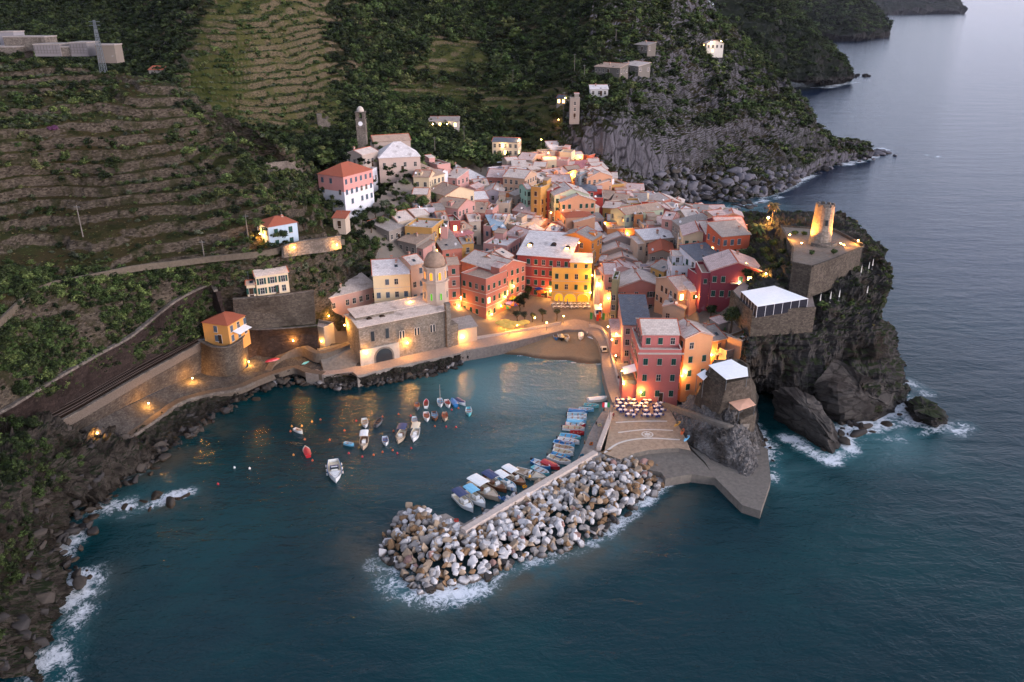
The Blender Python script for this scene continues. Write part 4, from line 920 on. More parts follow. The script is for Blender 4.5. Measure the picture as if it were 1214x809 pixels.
retwall('retaining_wall', [(-70,520,17.5),(0,486,18.3),(56,452,19.3),(110,421,19.3),(150,399,20.2),(205,356,24.2),(250,336,25),(262,345,24.3)],
        [(-70,556,12),(-2,520,12),(58,486,12),(108,460,12),(150,437,12),(203,411,12),(238,394,12),(262,392,12)], M_s2, 1.2, 'dark rubble retaining wall with lineside niches above the railway', cop=True, shift=1.3, copmat=M_cop, cw=1.0)
retwall('retaining_wall', [(236,404,12.15),(250,411,12.15),(268,412,12.15),(283,405,12.15),(292,393,12.15)], [(238,443,4),(251,446,4),(273,446,4),(289,438,4),(297,425,4)], M_s4, 1.2, 'curved grey bastion wall under the ochre railway house')
retwall('retaining_wall', [(276,355,22.2),(300,353,22.2),(325,351,22.2),(350,348,22.2),(372,345,22.2)], [(277,388,13.2),(300,388,13.2),(325,387,13.2),(352,386,13.2),(374,384,13.2)], M_s4, 1.3, 'tall grey retaining wall below the cream villa')
retwall('retaining_wall', [(280,390,13),(305,391,13),(330,390,13),(358,388,13),(376,386,13)], [(292,430,4),(310,424,4),(335,418,4),(362,414,5),(380,412,5.5)], M_s2, 1.3, 'dark lower retaining wall above the stepped coastal path')
m = MB()   # fill between the two tiers
m.poly([tuple(P(276,380,13.05)), tuple(P(282,391,13.05)), tuple(P(376,388,13.05)), tuple(P(378,378,13.05))]); tag(m.build('terrain', M_left), kind='structure')
# niches of the railway wall
for i, (x, y) in enumerate([(100, 461), (115, 453), (132, 444), (146, 436), (155, 431)]):
    dirv = (P(150,437,12)-P(108,460,12)).normalized(); b = P(x, y, 12.1)+Vector((dirv.y, -dirv.x, 0))*1.45; m = MB(); a = math.atan2(dirv.y, dirv.x)
    m.box(-1.0, -.3, 0, -.7, .3, 2.7); m.box(.7, -.3, 0, 1.0, .3, 2.7); m.box(-1.0, -.3, 2.7, 1.0, .3, 3.1); m.box(-.7, .0, 0, .7, .3, 2.7, 1)
    tag(m.build('wall_niche', [M_conc, M_dkwood], None, tuple(b), (0, 0, a)), 'pale framed niche in the dark wall beside the railway track', 'niche', 'niches beside the railway')
# coastal walk and revetment
Srow = [[(82,517,7.2),(108,502,6.9),(140,487,6.2),(180,468,5.4),(214,452,4.7),(241,442,4.2),(275,444,4),(300,432,4)],
        [(112,540,3.2),(140,523,3.2),(178,497,3.2),(211,474,3.2),(248,464,3.2),(280,458,3.2),(300,449,3.2),(318,440,3.2)]]
loft('revetment', Srow, .5, M_rev, [(.12, 1.5, 3, False)], smooth=False)
WK = [(105,546,3.25),(140,525,3.25),(178,499,3.25),(211,476,3.25),(248,465.5,3.25),(281,459.5,3.25),(302,450.5,3.25),(322,443,3.2),(349,435,3.1),(366,440,3.1),(384,443,3.1)]
wk = smooth_path(W2(WK), 5); M_pth = simple('worn_path', '5b5148', .85, .25, 1.5)
m = MB(); ribbon_mb(m, wk, 2.0, .12, z0=-1.5); tag(m.build('path', M_pth), kind='structure')
m = MB(); ribbon_mb(m, [p for p in wk[:30]], .35, .3, side=-1.15, z0=-.4); tag(m.build('kerb_wall', M_cop), 'low pale kerb wall on the sea side of the coastal walk', 'wall')
Sh = [[(100,548,3.0),(138,527,3.0),(177,501,3.0),(210,478,3.0),(247,467,3.0),(280,461,3.0),(303,452,3.0),(323,445,3.0),(349,437,2.9),(368,442,2.9),(388,445,2.9),(424,447,2.9)],
      [(120,562,1.6),(152,543,1.6),(190,517,1.6),(222,492,1.6),(254,477,1.6),(284,468,1.6),(306,457,1.6),(326,451,1.5),(350,443,1.4),(370,447,1.2),(392,449,1.2),(426,450,1.2)],
      [(135,585,-1.5),(175,562,-1.5),(212,540,-1.5),(245,515,-1.5),(270,492,-1.5),(292,477,-1.5),(314,464,-1.5),(332,458,-1.5),(352,450,-1.5),(372,454,-1.5),(396,457,-1.5),(428,455,-1.5)]]
loft('shore', Sh, .35, M_fore, [(1.1, 3.5, 4, True), (.4, 1., 3, True)], smooth=False)
Sh2 = [[(384,447,2.7),(418,444,2.7),(425,449,2.7),(450,441,2.7),(476,435.5,2.7),(510,428.5,2.7),(541,421.5,2.7),(557,416,2.6)],
      [(384,453,1.3),(418,454,1.2),(430,454,1.2),(452,450,1.2),(477,445,1.2),(511,438,1.2),(542,429,1.2),(558,420,1.1)],
      [(384,461,-1.5),(420,464,-1.5),(436,463,-1.5),(455,460,-1.5),(479,456,-1.5),(514,449,-1.5),(545,436,-1.5),(562,424.5,-1.2)]]
loft('shore', Sh2, .3, M_fore, [(.9, 3, 4, True), (.4, 1., 3, True)], smooth=False)
Sh3 = [[(300,452,3.05),(320,443.5,3.05),(349,437,2.95),(368,441,2.95),(386,444,2.95),(428,446,2.95)], [(296,438,4),(316,430,4),(345,425,4),(366,424,4.2),(388,430,3.6),(428,434,3.1)], [(290,420,5.4),(312,414,5.6),(342,409,6),(364,406,6.4),(388,408,6.2),(430,405,6.2)]]
loft('shore', Sh3, .4, M_rev, [(.3, 2.5, 3, False)], smooth=False)
# stepped path climbing behind the lower walk
sp = smooth_path(W2([(318,440,3.3),(322,432,4),(332,422,5),(346,414,6.2),(360,411,7),(376,418,6.6),(392,416,6.4),(412,408,6.6)]), 6); m = MB(); ribbon_mb(m, sp, 1.7, .12, z0=-2.5)
for i in range(4, 24):
    p = sp[i]; 
tag(m.build('path', [M_pth]), kind='structure')
retwall('retaining_wall', [(378,416,6.4),(396,412,6.4),(410,409,6.4),(424,404,6.4)], [(384,441,3),(398,440,3),(412,438,3),(428,434,3)], M_conc, 1.5, 'pale stained concrete wall left of the church', cop=False)
# promenade along the church and the beach road
PO = [(362,442),(384,445),(418,441),(423.5,446),(450,439),(476,433),(510,426),(541,419.5),(552,415.5),(576,411.5),(600,407),(635,399.5),(668,391.5)]
PI_ = [(668,383),(640,389),(600,396),(560,402),(545,405),(532,408),(500,416),(470,424),(428,433),(400,438),(366,436)]
plat('promenade', PO+PI_, 3.15, 4, M_quay, topmat=M_road)
m = MB(); ribbon_mb(m, smooth_path([P(x, y, 3.15) for x, y in [(552,404),(575,400.5),(600,396.5),(640,389),(665,384.5)]], 4), .35, .75); tag(m.build('road_parapet', M_par), 'low pink parapet between the beach road and the piazza', 'wall')
m = MB()
for i in range(9):
    p = P(556+i*12.5, 412.3-i*2.35, 3.15); m.cyl((p.x, p.y), .22, .16, 3.15, 3.75, 8)
# quay on the east side of the beach
QL = [(668,391),(690,391),(702,397),(709,405),(712.5,416),(714.5,439),(720,461),(726,477)]
QR = [(752,484),(756,474),(748,440),(738,410),(731,388),(722,375),(700,366),(668,372)]
plat('quay', QL+QR, 3.0, 4.5, M_quay, topmat=M_road)
m = MB(); ribbon_mb(m, smooth_path([P(x, y, 3.0) for x, y in [(698,388),(712,390),(719,402),(723,416),(730,442),(737.5,465),(748,477)]], 5), .45, .8); tag(m.build('quay_wall', M_par), 'curved pale wall between the quay and the harbour street', 'wall')
m = MB()
for i in range(7):
    z = 3.0-.38*(i+1); a, b = P(673.5+i*.1, 391.5+i*1.5, z), P(688.5+i*.1, 391.5+i*1.5, z)
    m.box(a.x, a.y-.6, -1+.01*i, b.x, a.y+1.2, z+.02*i)
tag(m.build('stairs', M_s4), 'wide stone stairs going down from the piazza to the beach', 'stairs')
# amphitheatre, apron, jetty
plat('plaza', [(724,500),(716,538),(735.6,545),(752,537.5),(769,533.8),(790,532),(805,531.5),(819,534.5),(814,522),(801,498),(789,477),(756,472),(742,474),(728,478)], 2.9, 4, M_conc, topmat=M_plaza)
plat('quay_apron', [(735,544.5),(752,537),(769,533.3),(790,531.5),(805,531),(819,534),(836,550.5),(848,566),(820,562.5),(789,567.5),(784,560),(745,552)], 1.9, 3.2, M_conc)
plat('jetty', [(816,528),(836,548),(846,565),(880,599),(902,606),(914,570),(910,532),(899,528),(880,540),(850,535)], 1.72, 3.2, M_conc, 'thing', 'pointed concrete jetty below the striped bedrock', 'jetty')
def strip(name, pts, z, wdt, mat, k=6):
    pp = smooth_path([P(x, y, z) for x, y in pts], k); m = MB(); L = []
    for i, p in enumerate(pp):
        d = (pp[min(i+1, len(pp)-1)]-pp[max(i-1, 0)]).normalized(); n = Vector((-d.y, d.x, 0)); L.append((p+n*wdt/2, p-n*wdt/2))
    for (a, b), (c, e) in zip(L, L[1:]): m.poly([b, e, c, a])
    return tag(m.build(name, mat), kind='structure')
strip('pavement_marking', [(730,501),(760,499.5),(791,499.5)], 2.905, .42, M_paint); strip('pavement_marking', [(733,513),(765,509.5),(798,510.5)], 2.905, .42, M_paint); strip('pavement_marking', [(716.5,537),(735,525),(765,519.8),(806,521.5)], 2.905, .5, M_paint)
cc_ = P(767.5, 515, 2.905); m = MB()
for r0, r1 in ((1.05, 1.3), (.0, .62)):
    for k in range(24):
        a, b = 2*math.pi*k/24, 2*math.pi*(k+1)/24
        q = [(cc_.x+r*math.cos(t), cc_.y+r*math.sin(t), 2.905) for r, t in ((r0, a), (r1, a), (r1, b), (r0, b))]
        m.poly(q if r0 > 0 else q[1:3]+[(cc_.x, cc_.y, 2.905)])
for k in range(8):
    a = 2*math.pi*k/8; c1, s1 = math.cos(a), math.sin(a); m.poly([(cc_.x+c1*.62-s1*.06, cc_.y+s1*.62+c1*.06, 2.905), (cc_.x+c1*.62+s1*.06, cc_.y+s1*.62-c1*.06, 2.905), (cc_.x+c1*1.05+s1*.06, cc_.y+s1*1.05-c1*.06, 2.905), (cc_.x+c1*1.05-s1*.06, cc_.y+s1*1.05+c1*.06, 2.905)])
tag(m.build('pavement_emblem', M_paint), kind='structure')
m = MB(); ribbon_mb(m, smooth_path([P(x, y, 1.9) for x, y in [(736,545),(752,537.3),(769,533.6),(790,531.8),(805,531.3)]], 5), .7, .55); tag(m.build('step', M_conc), 'curved stone step between the amphitheatre and the lower apron', 'step')
# mole
mole = plat('mole', [(709,534),(716,541),(704,546),(549,636),(509,619),(509,613),(529,609),(550,621),(585,602),(621,585),(651,567.5),(683,548),(694,525),(703,505),(720,479),(736,479),(727,500)], 2.4, 4, M_quay, 'thing', 'grey concrete mole curving out to the breakwater', 'mole')
m = MB(); ribbon_mb(m, smooth_path([P(x, y, 2.4) for x, y in [(724.5,494),(717,515),(709.5,535)]], 5), .9, 1.1); ribbon_mb(m, [P(x, y, 2.4) for x, y in [(706,539),(640,578),(600,601.5),(549.5,632)]], 1.3, .75); m.build('parapet', M_par, mole); [setattr(c, 'parent', mole) for c in []]
# bedrock
BR_ = [[(795,488,2.5),(806,508,2.4),(820,530,1.6),(845,546,1.5),(869,557,1.5),(885,566,1.5),(897,556,1.5),(900,540,1.5),(906,527,-.5),(908,512,-1.5)],
 [(800,484,3.6),(814,500,4.2),(832,516,4.4),(852,530,4.4),(870,541,4),(882,548,3.4),(889,541,3.6),(891,528,3.6),(896,515,2.5),(902,505,-.5)],
 [(808,480,4.6),(826,489,6.2),(842,499,7),(858,508,7),(870,516,6.6),(878,521,6),(883,517,5.6),(886,510,5.2),(891,503,4),(898,494,-.3)],
 [(818,468,6.5),(834,472,8.5),(846,477,9),(858,482,9.4),(868,486,9.4),(876,488,8.8),(881,486,8.2),(885,482,7.6),(890,476,6),(896,470,2)]]
loft('bedrock', BR_, .22, M_bed, [(.75, (.9, 5, 1.2), 4, True), (.25, .8, 3, True)], smooth=False)
m = MB(); ribbon_mb(m, smooth_path(W2([(786,479,3.2),(800,484,3.9),(822,491,6.2),(846,500,7.4),(866,505,7.6),(886,503,6.2)]), 6), 1.1, .35, z0=-.8); tag(m.build('path', M_conc), kind='structure')
# ================================================================ LANDMARKS
def pbox(m, w, d, z0, z1, mi=0): m.box(-w/2, -d/2, z0, w/2, d/2, z1, mi)
def arch_pts(w, h, n=10):
    r = w/2; return [(-r, 0), (r, 0)]+[(r*math.cos(math.pi*k/n), h-r+r*math.sin(math.pi*k/n)) for k in range(n+1)]
def arch(root, x, y, z, w, h, mat, name='window', face='f', frame=M_trim, ft=.28, lit=False):
    m = MB(); pts = arch_pts(w, h); o_ = arch_pts(w+2*ft, h+ft)
    b = len(pts); m.poly([(px, -.04, pz) for px, pz in pts], 0)
    for i in range(1, b-1+1):
        j = (i+1) % b
        if j == 0: j = 0
        a0, a1, c0, c1 = pts[i], pts[j], o_[i], o_[j]
        m.slab([(a0[0], -.16, a0[1]), (a1[0], -.16, a1[1]), (c1[0], -.16, c1[1]), (c0[0], -.16, c0[1])], .1, 1) if False else m.rings([[(a0[0], -.02, a0[1]), (c0[0], -.02, c0[1]), (c0[0], -.16, c0[1]), (a0[0], -.16, a0[1])], [(a1[0], -.02, a1[1]), (c1[0], -.02, c1[1]), (c1[0], -.16, c1[1]), (a1[0], -.16, a1[1])]], 1)
    rz = {'f': 0, 'l': -math.pi/2, 'r': math.pi/2}.get(face, face if not isinstance(face, str) else 0)
    return m.build(name, [mat, frame], root, (x, y, z), (0, 0, rz))
# --- church
a, b, z = corners(425, 388.6, 531, 367.5, 10.6, 3.1); v = b-a; cw = math.hypot(v.x, v.y); crz = math.atan2(v.y, v.x)
ch = empty('church', (a.x, a.y, z), crz); tag(ch, 'grey stone church with octagonal domed tower at the harbour edge', 'church')
A_, R_ = walls_roof(cw, 10, 10.6, 'g', .16, -3, .4); A_.build('wall', [M_s3, M_trim], ch); R_.build('roof', [R_PALE, M_trim], ch)
A_, R_ = walls_roof(cw*.42, 5, 12.1, 's', .16, 10.5, .3, x0=.02*cw, y0=3.2); A_.build('upper_nave', [M_s3, M_trim], ch); R_.build('roof', [R_PALE, M_trim], ch)
A_, R_ = walls_roof(cw*.40, 5, 11.6, 's', .16, 10.5, .3, x0=.47*cw, y0=4.2); A_.build('upper_nave', [M_s3, M_trim], ch); R_.build('roof', [R_PALE, M_trim], ch)
m = MB(); m.box(-.25, -.35, -3, cw*.42, -.004, 4.4); m.build('render_base', simple('grey_render', '9d958c', .9, .2, .6), ch)
arch(ch, cw*.245, -.36, .1, 4.6, 3.6, M_glass, 'arch_door', frame=M_conc, ft=.45)
for fx in (.14, .30):
    m = MB(); m.box(-.62, -.12, 0, .62, 0, 3.0, 0); m.box(-.45, -.16, .2, .45, -.125, 2.8, 1); m.build('window', [M_conc, M_glass], ch, (cw*fx, 0, 6.0))
for fx in (.46, .63, .81):
    m = MB(); m.box(-.9, -.1, 0, .9, 0, 2.5, 0); m.build('window', [M_s3], ch, (cw*fx, 0, 5.2)); o = ch.children[-1] if ch.children else None
    for s in (-.42, .42): arch(ch, cw*fx+s, -.1, 5.3, .55, 2.1, M_glass, frame=M_trim, ft=.12)
for fy in (2.4, 4.6):
    m = MB(); pp = [(.9*math.cos(math.pi*k/8), 0, .9*math.sin(math.pi*k/8)) for k in range(9)]
    m.rings([[(x, -.1, zz) for x, _, zz in pp], [(x, .9, zz) for x, _, zz in pp]]); m.build('dormer', M_dkwood, ch, (cw*(.16 if fy < 3 else .30), 2.55, 10.75))
# tower octagon
tc = PY(515.5, 320, 204); q = Matrix.Rotation(-crz, 4, 'Z') @ (Vector((tc.x, tc.y, 0))-Vector((a.x, a.y, 0)))
twl = wallmat('b39d8c'); m = MB(); c0 = (q.x, q.y)
def octr(r, z): return [(c0[0]+r*math.cos(math.pi/8+math.pi*k/4), c0[1]+r*math.sin(math.pi/8+math.pi*k/4), z) for k in range(8)]
def octr2(r, z): return [(r*math.cos(math.pi/8+math.pi*k/4), r*math.sin(math.pi/8+math.pi*k/4), z) for k in range(8)]
zt = 3.1
m.rings([octr(3.5, -1), octr(3.45, 20.3-zt)]); m.rings([octr(3.75, 20.3-zt), octr(3.75, 20.75-zt)]); m.rings([octr(3.1, 20.75-zt), octr(3.05, 24.3-zt)]); m.rings([octr(3.4, 24.3-zt), octr(3.4, 24.7-zt)])
m.rings([octr(3.62, 13.2-zt), octr(3.62, 13.5-zt)]); tw = m.build('tower', twl, ch)
m = MB(); ns = 7; m.rings([[(c0[0]+2.95*math.cos(t)*math.cos(2*math.pi*k/16), c0[1]+2.95*math.cos(t)*math.sin(2*math.pi*k/16), 24.7-zt+3.9*math.sin(t)) for k in range(16)] for t in [i/ns*1.5 for i in range(ns+1)]])
m.build('dome', simple('dome_stucco', '8a7464', .85, .25, .8), ch, smooth=True)
m = MB(); m.cyl(c0, .5, .45, 28.4-zt, 29.5-zt, 8); m.cyl(c0, .55, .05, 29.5-zt, 30.3-zt, 8); m.cyl(c0, .06, .05, 30.2-zt, 31.4-zt, 5); m.build('lantern', twl, ch)
M_litgreen = glow('green_lit_window', '6fc82a', .35); M_litor = glow('orange_lit_window', 'ff8a2a', .8)
for k in range(8):
    a_ = math.pi/4*k; nx, ny = math.cos(a_), math.sin(a_); wdir = Matrix.Rotation(crz, 4, 'Z') @ Vector((nx, ny, 0))
    if wdir.y > .3: continue
    dd = 3.5*math.cos(math.pi/8); sx = wdir.x
    arch(ch, c0[0]+nx*(dd+.0), c0[1]+ny*(dd+.0), 15.8-zt, .55, 1.9, M_litgreen if abs(sx) < .75 else M_glass, face=a_+math.pi/2, ft=.15)
    arch(ch, c0[0]+nx*3.08*math.cos(math.pi/8), c0[1]+ny*3.08*math.cos(math.pi/8), 21.3-zt, .8, 2.1, M_litor, face=a_+math.pi/2, ft=.15)
m = MB(); m.box(cw-.4, -.6, -3, cw+2.6, 3.5, 6.2); m.box(cw-.9, -.9, -3, cw+.3, .3, 12.2); m.box(cw-1., -1., 12.2, cw+.4, .4, 12.7, 1); m.build('buttress', [M_s3, M_conc], ch)
m = MB(); m.box(cw+2.62, -.2, -3, cw+8.5, 4.0, 4.2, 0); m.slab([(cw+2.4, -.5, 4.3), (cw+8.8, -.5, 4.3), (cw+8.8, 4.2, 6.0), (cw+2.4, 4.2, 6.0)], .15, 1); m.build('sacristy', [wallmat('c4a98f'), R_GREY], ch)
# --- oratory, palazzi left of the tower
house(390.5, 353.5, 446.5, 339.5, 9.5, 10, 'a98478', 's', 'P', 'pink stone oratory with long pale lean-to roof left of the church', 'dark', zb=6.5, prob=.55, floors=2, name='oratory', cat='house', chim=1)
house(442, 327, 485.5, 324.5, 15, 13, 'd3bd98', 'g', 'W', 'large cream palazzo with dark shutters behind the church', 'grey', zb=6, floors=4, cols=4, trims=True, chim=2)
house(486.5, 315, 502.5, 311.5, 15, 8, 'c2a08c', 'g', 'P', 'tan narrow house with balcony between the cream palazzo and dome', 'grey', zb=8, floors=4, cols=2)
house(530.6, 314.5, 544.5, 313.5, 14.5, 7, SAL, 'g', 'T', 'narrow salmon tower house with green shutters right of the church dome', 'green', zb=4.5, floors=4, cols=1, trims=True)
house(505, 322, 530, 321, 13, 6, 'b3a598', 's', 'P', 'tan house half hidden behind the church dome', 'dark', zb=5)
# --- salmon plaza block
house(546.6, 326.5, 576, 334, 12, 10, SAL, 'f', 'T', 'salmon corner house with white balustraded roof terrace by the piazza', 'green', zb=3.2, floors=3, cols=4, trims=True, base=-2)
house(547, 309.5, 590.5, 322.5, 12.0, 12, SAL, 'g', 'P', 'long salmon block with pale roof behind the balustraded corner house', 'green', zb=4, floors=4, trims=False, extra=())
house(591.5, 312.5, 600.5, 308.5, 12.0, 9, 'c9974f', 'g', 'P', 'narrow ochre house on the umbrella lined lane', 'green', zb=4.5, floors=4)
house(600.8, 306.5, 608.5, 303, 12.0, 9, 'b98a72', 'g', 'P', 'narrow tan house between the ochre lane house and red hotel', 'green', zb=5, floors=4)
# --- red hotel and yellow arcade house
rh = house(613.4, 302, 676, 306.8, 13.5, 17, '9e3f38', 's', 'W', 'big dark red house with vast pale roof facing the piazza', 'green', zb=3.9, floors=4, cols=7, trims=True, prob=.95, pitch=.30, chim=0)
for fx, fy in ((.16, 6.5), (.62, 7.5), (.92, 6.0)):
    zz = 13.5+fy*.18; m = MB(); m.rings([[(.9*math.cos(math.pi*k/8), -.6, .9*math.sin(math.pi*k/8)) for k in range(9)], [(.9*math.cos(math.pi*k/8), 1.2, .9*math.sin(math.pi*k/8)) for k in range(9)]], 0)
    m.box(-.55, -.66, 0, .55, -.61, .62, 1); m.build('dormer', [M_dkwood, M_lit if fx != .62 else M_glass], rh, (62.6/4.0*fx, fy, zz))
yh = house(654.5, 320.3, 701.2, 321.6, 10.4, 5.5, 'd9aa50', 'f', 'P', 'yellow arcaded house facing the beach stairs', 'green', zb=3.4, floors=3, cols=4, trims=True, prob=1., lit=0, extra=[(.46, 1.0, .02, 1., 2.6, 's', 'd9aa50', 'W')])
for c_ in list(yh.children):
    if c_.name.startswith(('window', 'door')) and c_.location.z < 3.6 and c_.location.y < .1: bpy.data.objects.remove(c_)
yw = (corners(654.5, 320.3, 701.2, 321.6, 10.4, 3.4)[1]-corners(654.5, 320.3, 701.2, 321.6, 10.4, 3.4)[0]).length
M_litarch = glow('lit_arcade', 'ffa52a', .45)  # arch panels glow in place of lamplight inside the arcade
for fx, ww in ((.19, 2.6), (.48, 3.6), (.80, 3.6)): arch(yh, yw*fx, -.02, -.1, ww, 3.1, M_litarch, 'arcade_arch', frame=M_trim, ft=.2)
# --- pink harbour house and peach gable house
ph = house(757.8, 418.3, 808, 418.5, 12.5, 13, 'b3645f', 'f', 'P', 'large pink harbour house with terrace edge above the cafe tables', 'green', zb=3.0, floors=3, cols=3, trims=False, prob=1., lit=0, extra=[(.10, .98, .22, 1., 3.3, 'g', 'b3645f', 'P')])
m = MB(); pw = 50/5.05; m.box(-.3, -.35, 12.2, pw+.3, -.006, 12.5); m.build('cornice', M_trim, ph)
m = MB(); m.box(-3.2, .8, -3, -.02, 6.5, 4.0, 0); m.box(-3.3, .7, 4.0, -.02, 6.6, 4.3, 1); m.box(-3.3, .7, 4.3, -3.15, 6.6, 5.1, 2); m.box(-3.15, .7, 4.3, -.02, .85, 5.1, 2); m.build('terrace_block', [wallmat('b3645f'), M_conc, M_metal], ph)
m = MB(); m.slab([(-2.9, 1.5, 6.3), (-.05, 1.5, 7.2), (-.05, 5.5, 7.2), (-2.9, 5.5, 6.3)], .06); m.build('awning', M_canv, ph)
pg = house(812.7, 401.3, 845.4, 398, 14.5, 8, 'd29468', 'p', 'P', 'tall peach gabled house with bright lamp on its harbour front', 'green', zb=3.5, floors=4, cols=2, prob=.9, lit=0, base=-2)
town_fillers()
# --- bastion, canopies
def canopy(name, pts, z, zfloor, mat, label, posts=True, rise=.12, cat='canopy', frame=True):
    q = [P(x, y, z) for x, y in pts]; c = sum(q, Vector())/len(q); root = empty(name, (c.x, c.y, zfloor)); tag(root, label, cat); m = MB(); L = root.location
    ap = Vector((c.x, c.y, z+rise))
    for i in range(len(q)):
        j = (i+1) % len(q); m.slab([q[i]-L, q[j]-L, ap-L], .08)
        m.slab([q[i]-L-Vector((0, 0, .38)), q[j]-L-Vector((0, 0, .38)), q[j]-L-Vector((0, 0, .02)), q[i]-L-Vector((0, 0, .02))], .03) if False else None
    m.build('canopy_cloth', mat, root)
    if posts:
        for p in q:
            pp = p.lerp(c, .06); m = MB(); m.cyl((pp.x-L.x, pp.y-L.y), .07, .07, 0, z-zfloor, 6); m.build('post', M_metal, root)
    return root
rb = [P(820,484,5.5), P(848,505,5.5), P(893,499,5.5), P(899,470,5.5), P(880,450,5.5), P(830,455,5.5)]; rt_ = [P(836,446,15), P(861,459,15), P(889.5,453,15), P(888,437,15), P(878,430,15), P(846,431,15)]
m = MB(); n_ = 8
def ringl(t): 
    r = []
    for i in range(6):
        a0, a1 = rb[i].lerp(rt_[i], t), rb[(i+1) % 6].lerp(rt_[(i+1) % 6], t)
        for k in range(4): r.append(a0.lerp(a1, k/4))
    return [p+Vector(((hash((i, int(t*99))) % 100/100-.5)*.35, (hash((i, int(t*77), 3)) % 100/100-.5)*.35, 0)) for i, p in enumerate(r)]
m.rings([ringl(k/n_) for k in range(n_+1)], 0)
for i in range(6):
    ribbon_mb(m, [rt_[i]+Vector((0, 0, -.05)), rt_[(i+1) % 6]+Vector((0, 0, -.05))], .5, .9, side=.28 if i else .28)
tag(m.build('bastion', M_s4), 'round old stone bastion tower carrying a white canopied restaurant', 'tower')
canopy('restaurant_canopy', [(840,433),(861,450),(887,446),(886,436),(879,433),(867,426)], 17.6, 15.0, M_canv, 'white restaurant canopy on top of the stone bastion')
canopy('restaurant_canopy', [(826,444),(834,451),(841,444),(836,438)], 15.2, 11, M_canv, 'small white awning left of the stone bastion', rise=.2)
plat('terrace', [(862,490),(878,498),(897,489),(890,478),(866,482)], 8.6, 6, M_s4, 'thing', 'small stone terrace under the peach canopy', 'terrace')
canopy('restaurant_canopy', [(864,477),(888,471.5),(896,480),(876,487)], 11.2, 8.6, M_canvp, 'peach coloured canopy on the terrace beside the bastion', rise=.2)
# castle
ct = [P(x, y, 32.3) for x, y in [(939.6,312),(962.6,316.5),(985,309),(1022.6,293),(1004,283),(986,273.5),(955,271),(927,269),(941,295)]]
m = MB(); m.prism([(p.x, p.y) for p in ct], 24.5, 32.3, 0, 1)
n_ = len(ct)
for i in range(n_): ribbon_mb(m, [ct[i]-Vector((0, 0, .02)), ct[(i+1) % n_]-Vector((0, 0, .02))], .45, .75 if i in (3, 4) else .42, side=-.24)
tag(m.build('castle_terrace', [M_s4, simple('castle_paving', '6f655c', .9, .25)]), 'walled stone castle terrace on top of the rock', 'terrace')
tb = P(971.5, 288.5, 32.3); cs = empty('castle_tower', tuple(tb)); tag(cs, 'round stone castle tower glowing in orange floodlight', 'tower')
m = MB(); N = 20
m.rings([[(r*math.cos(2*math.pi*k/N), r*math.sin(2*math.pi*k/N), z) for k in range(N)] for r, z in ((2.75, -.5), (2.55, 3), (2.4, 7), (2.3, 9.7))]); m.build('shaft', M_s3, cs)
m = MB()
for k in range(10):
    a0, a1 = 2*math.pi*k/10, 2*math.pi*(k+.62)/10; q = [(r*math.cos(t), r*math.sin(t)) for r, t in ((2.32, a0), (2.32, a1), (1.9, a1), (1.9, a0))]; m.prism(q, 9.69, 10.3)
m.build('battlement', M_s5, cs)
m = MB(); m.prism([(3.9*math.cos(math.pi*k/6-2.6)+.2, 3.6*math.sin(math.pi*k/6-2.6)-.6) for k in range(9)], -.5, .8); m.build('base_wall', M_s5, cs)
m = MB(); m.box(-.35, -2.62, 5.2, .35, -2.38, 6.6); m.build('slit_window', M_glass, cs)
# canopied restaurant on the rock
te = [P(x, y, 23.9) for x, y in [(866,348),(878,362),(892,373.5),(930,371),(967,368.5),(962,346),(920,331),(880,335)]]; m = MB(); m.prism([(p.x, p.y) for p in te], 18.5, 23.9, 0, 1)
ribbon_mb(m, [p-Vector((0, 0, .02)) for p in te[:5]], .4, .9, side=.22); tag(m.build('restaurant_terrace', [M_s4, M_road]), 'curved stone terrace wall carrying the large white tent', 'terrace')
rc = canopy('restaurant_tent', [(878.5,345.7),(898,363.5),(958,354),(918,338.8)], 26.7, 23.9, M_canv, 'large white tent roof over the cliff top restaurant', rise=.2)
q = [P(x, y, 26.6)-rc.location for x, y in [(898,363.5),(958,354)]]; m = MB()
for k in range(7):
    p = q[0].lerp(q[1], k/6); m.box(p.x-.04, p.y-.04, 0, p.x+.04, p.y+.04, 2.7)
q2 = [P(x, y, 26.6)-rc.location for x, y in [(878.5,345.7),(898,363.5)]]
for k in range(6):
    p = q2[0].lerp(q2[1], k/6); m.box(p.x-.04, p.y-.04, 0, p.x+.04, p.y+.04, 2.7)
m.build('window_frame', M_white, rc)
m = MB()
for u, v_ in ((q[0], q[1]), (q2[0], q2[1])):
    d = (v_-u).normalized(); nr = Vector((-d.y, d.x, 0))*.02
    m.rings([[u+nr+Vector((0, 0, -u.z)), u-nr+Vector((0, 0, -u.z)), u-nr-Vector((0, 0, .1)), u+nr-Vector((0, 0, .1))], [v_+nr+Vector((0, 0, -v_.z)), v_-nr+Vector((0, 0, -v_.z)), v_-nr-Vector((0, 0, .1)), v_+nr-Vector((0, 0, .1))]])
m.build('pane', simple('dark_interior_pane', '22222a', .6, .3, 3.), rc)  # the shade inside the tent is put into the pane colour
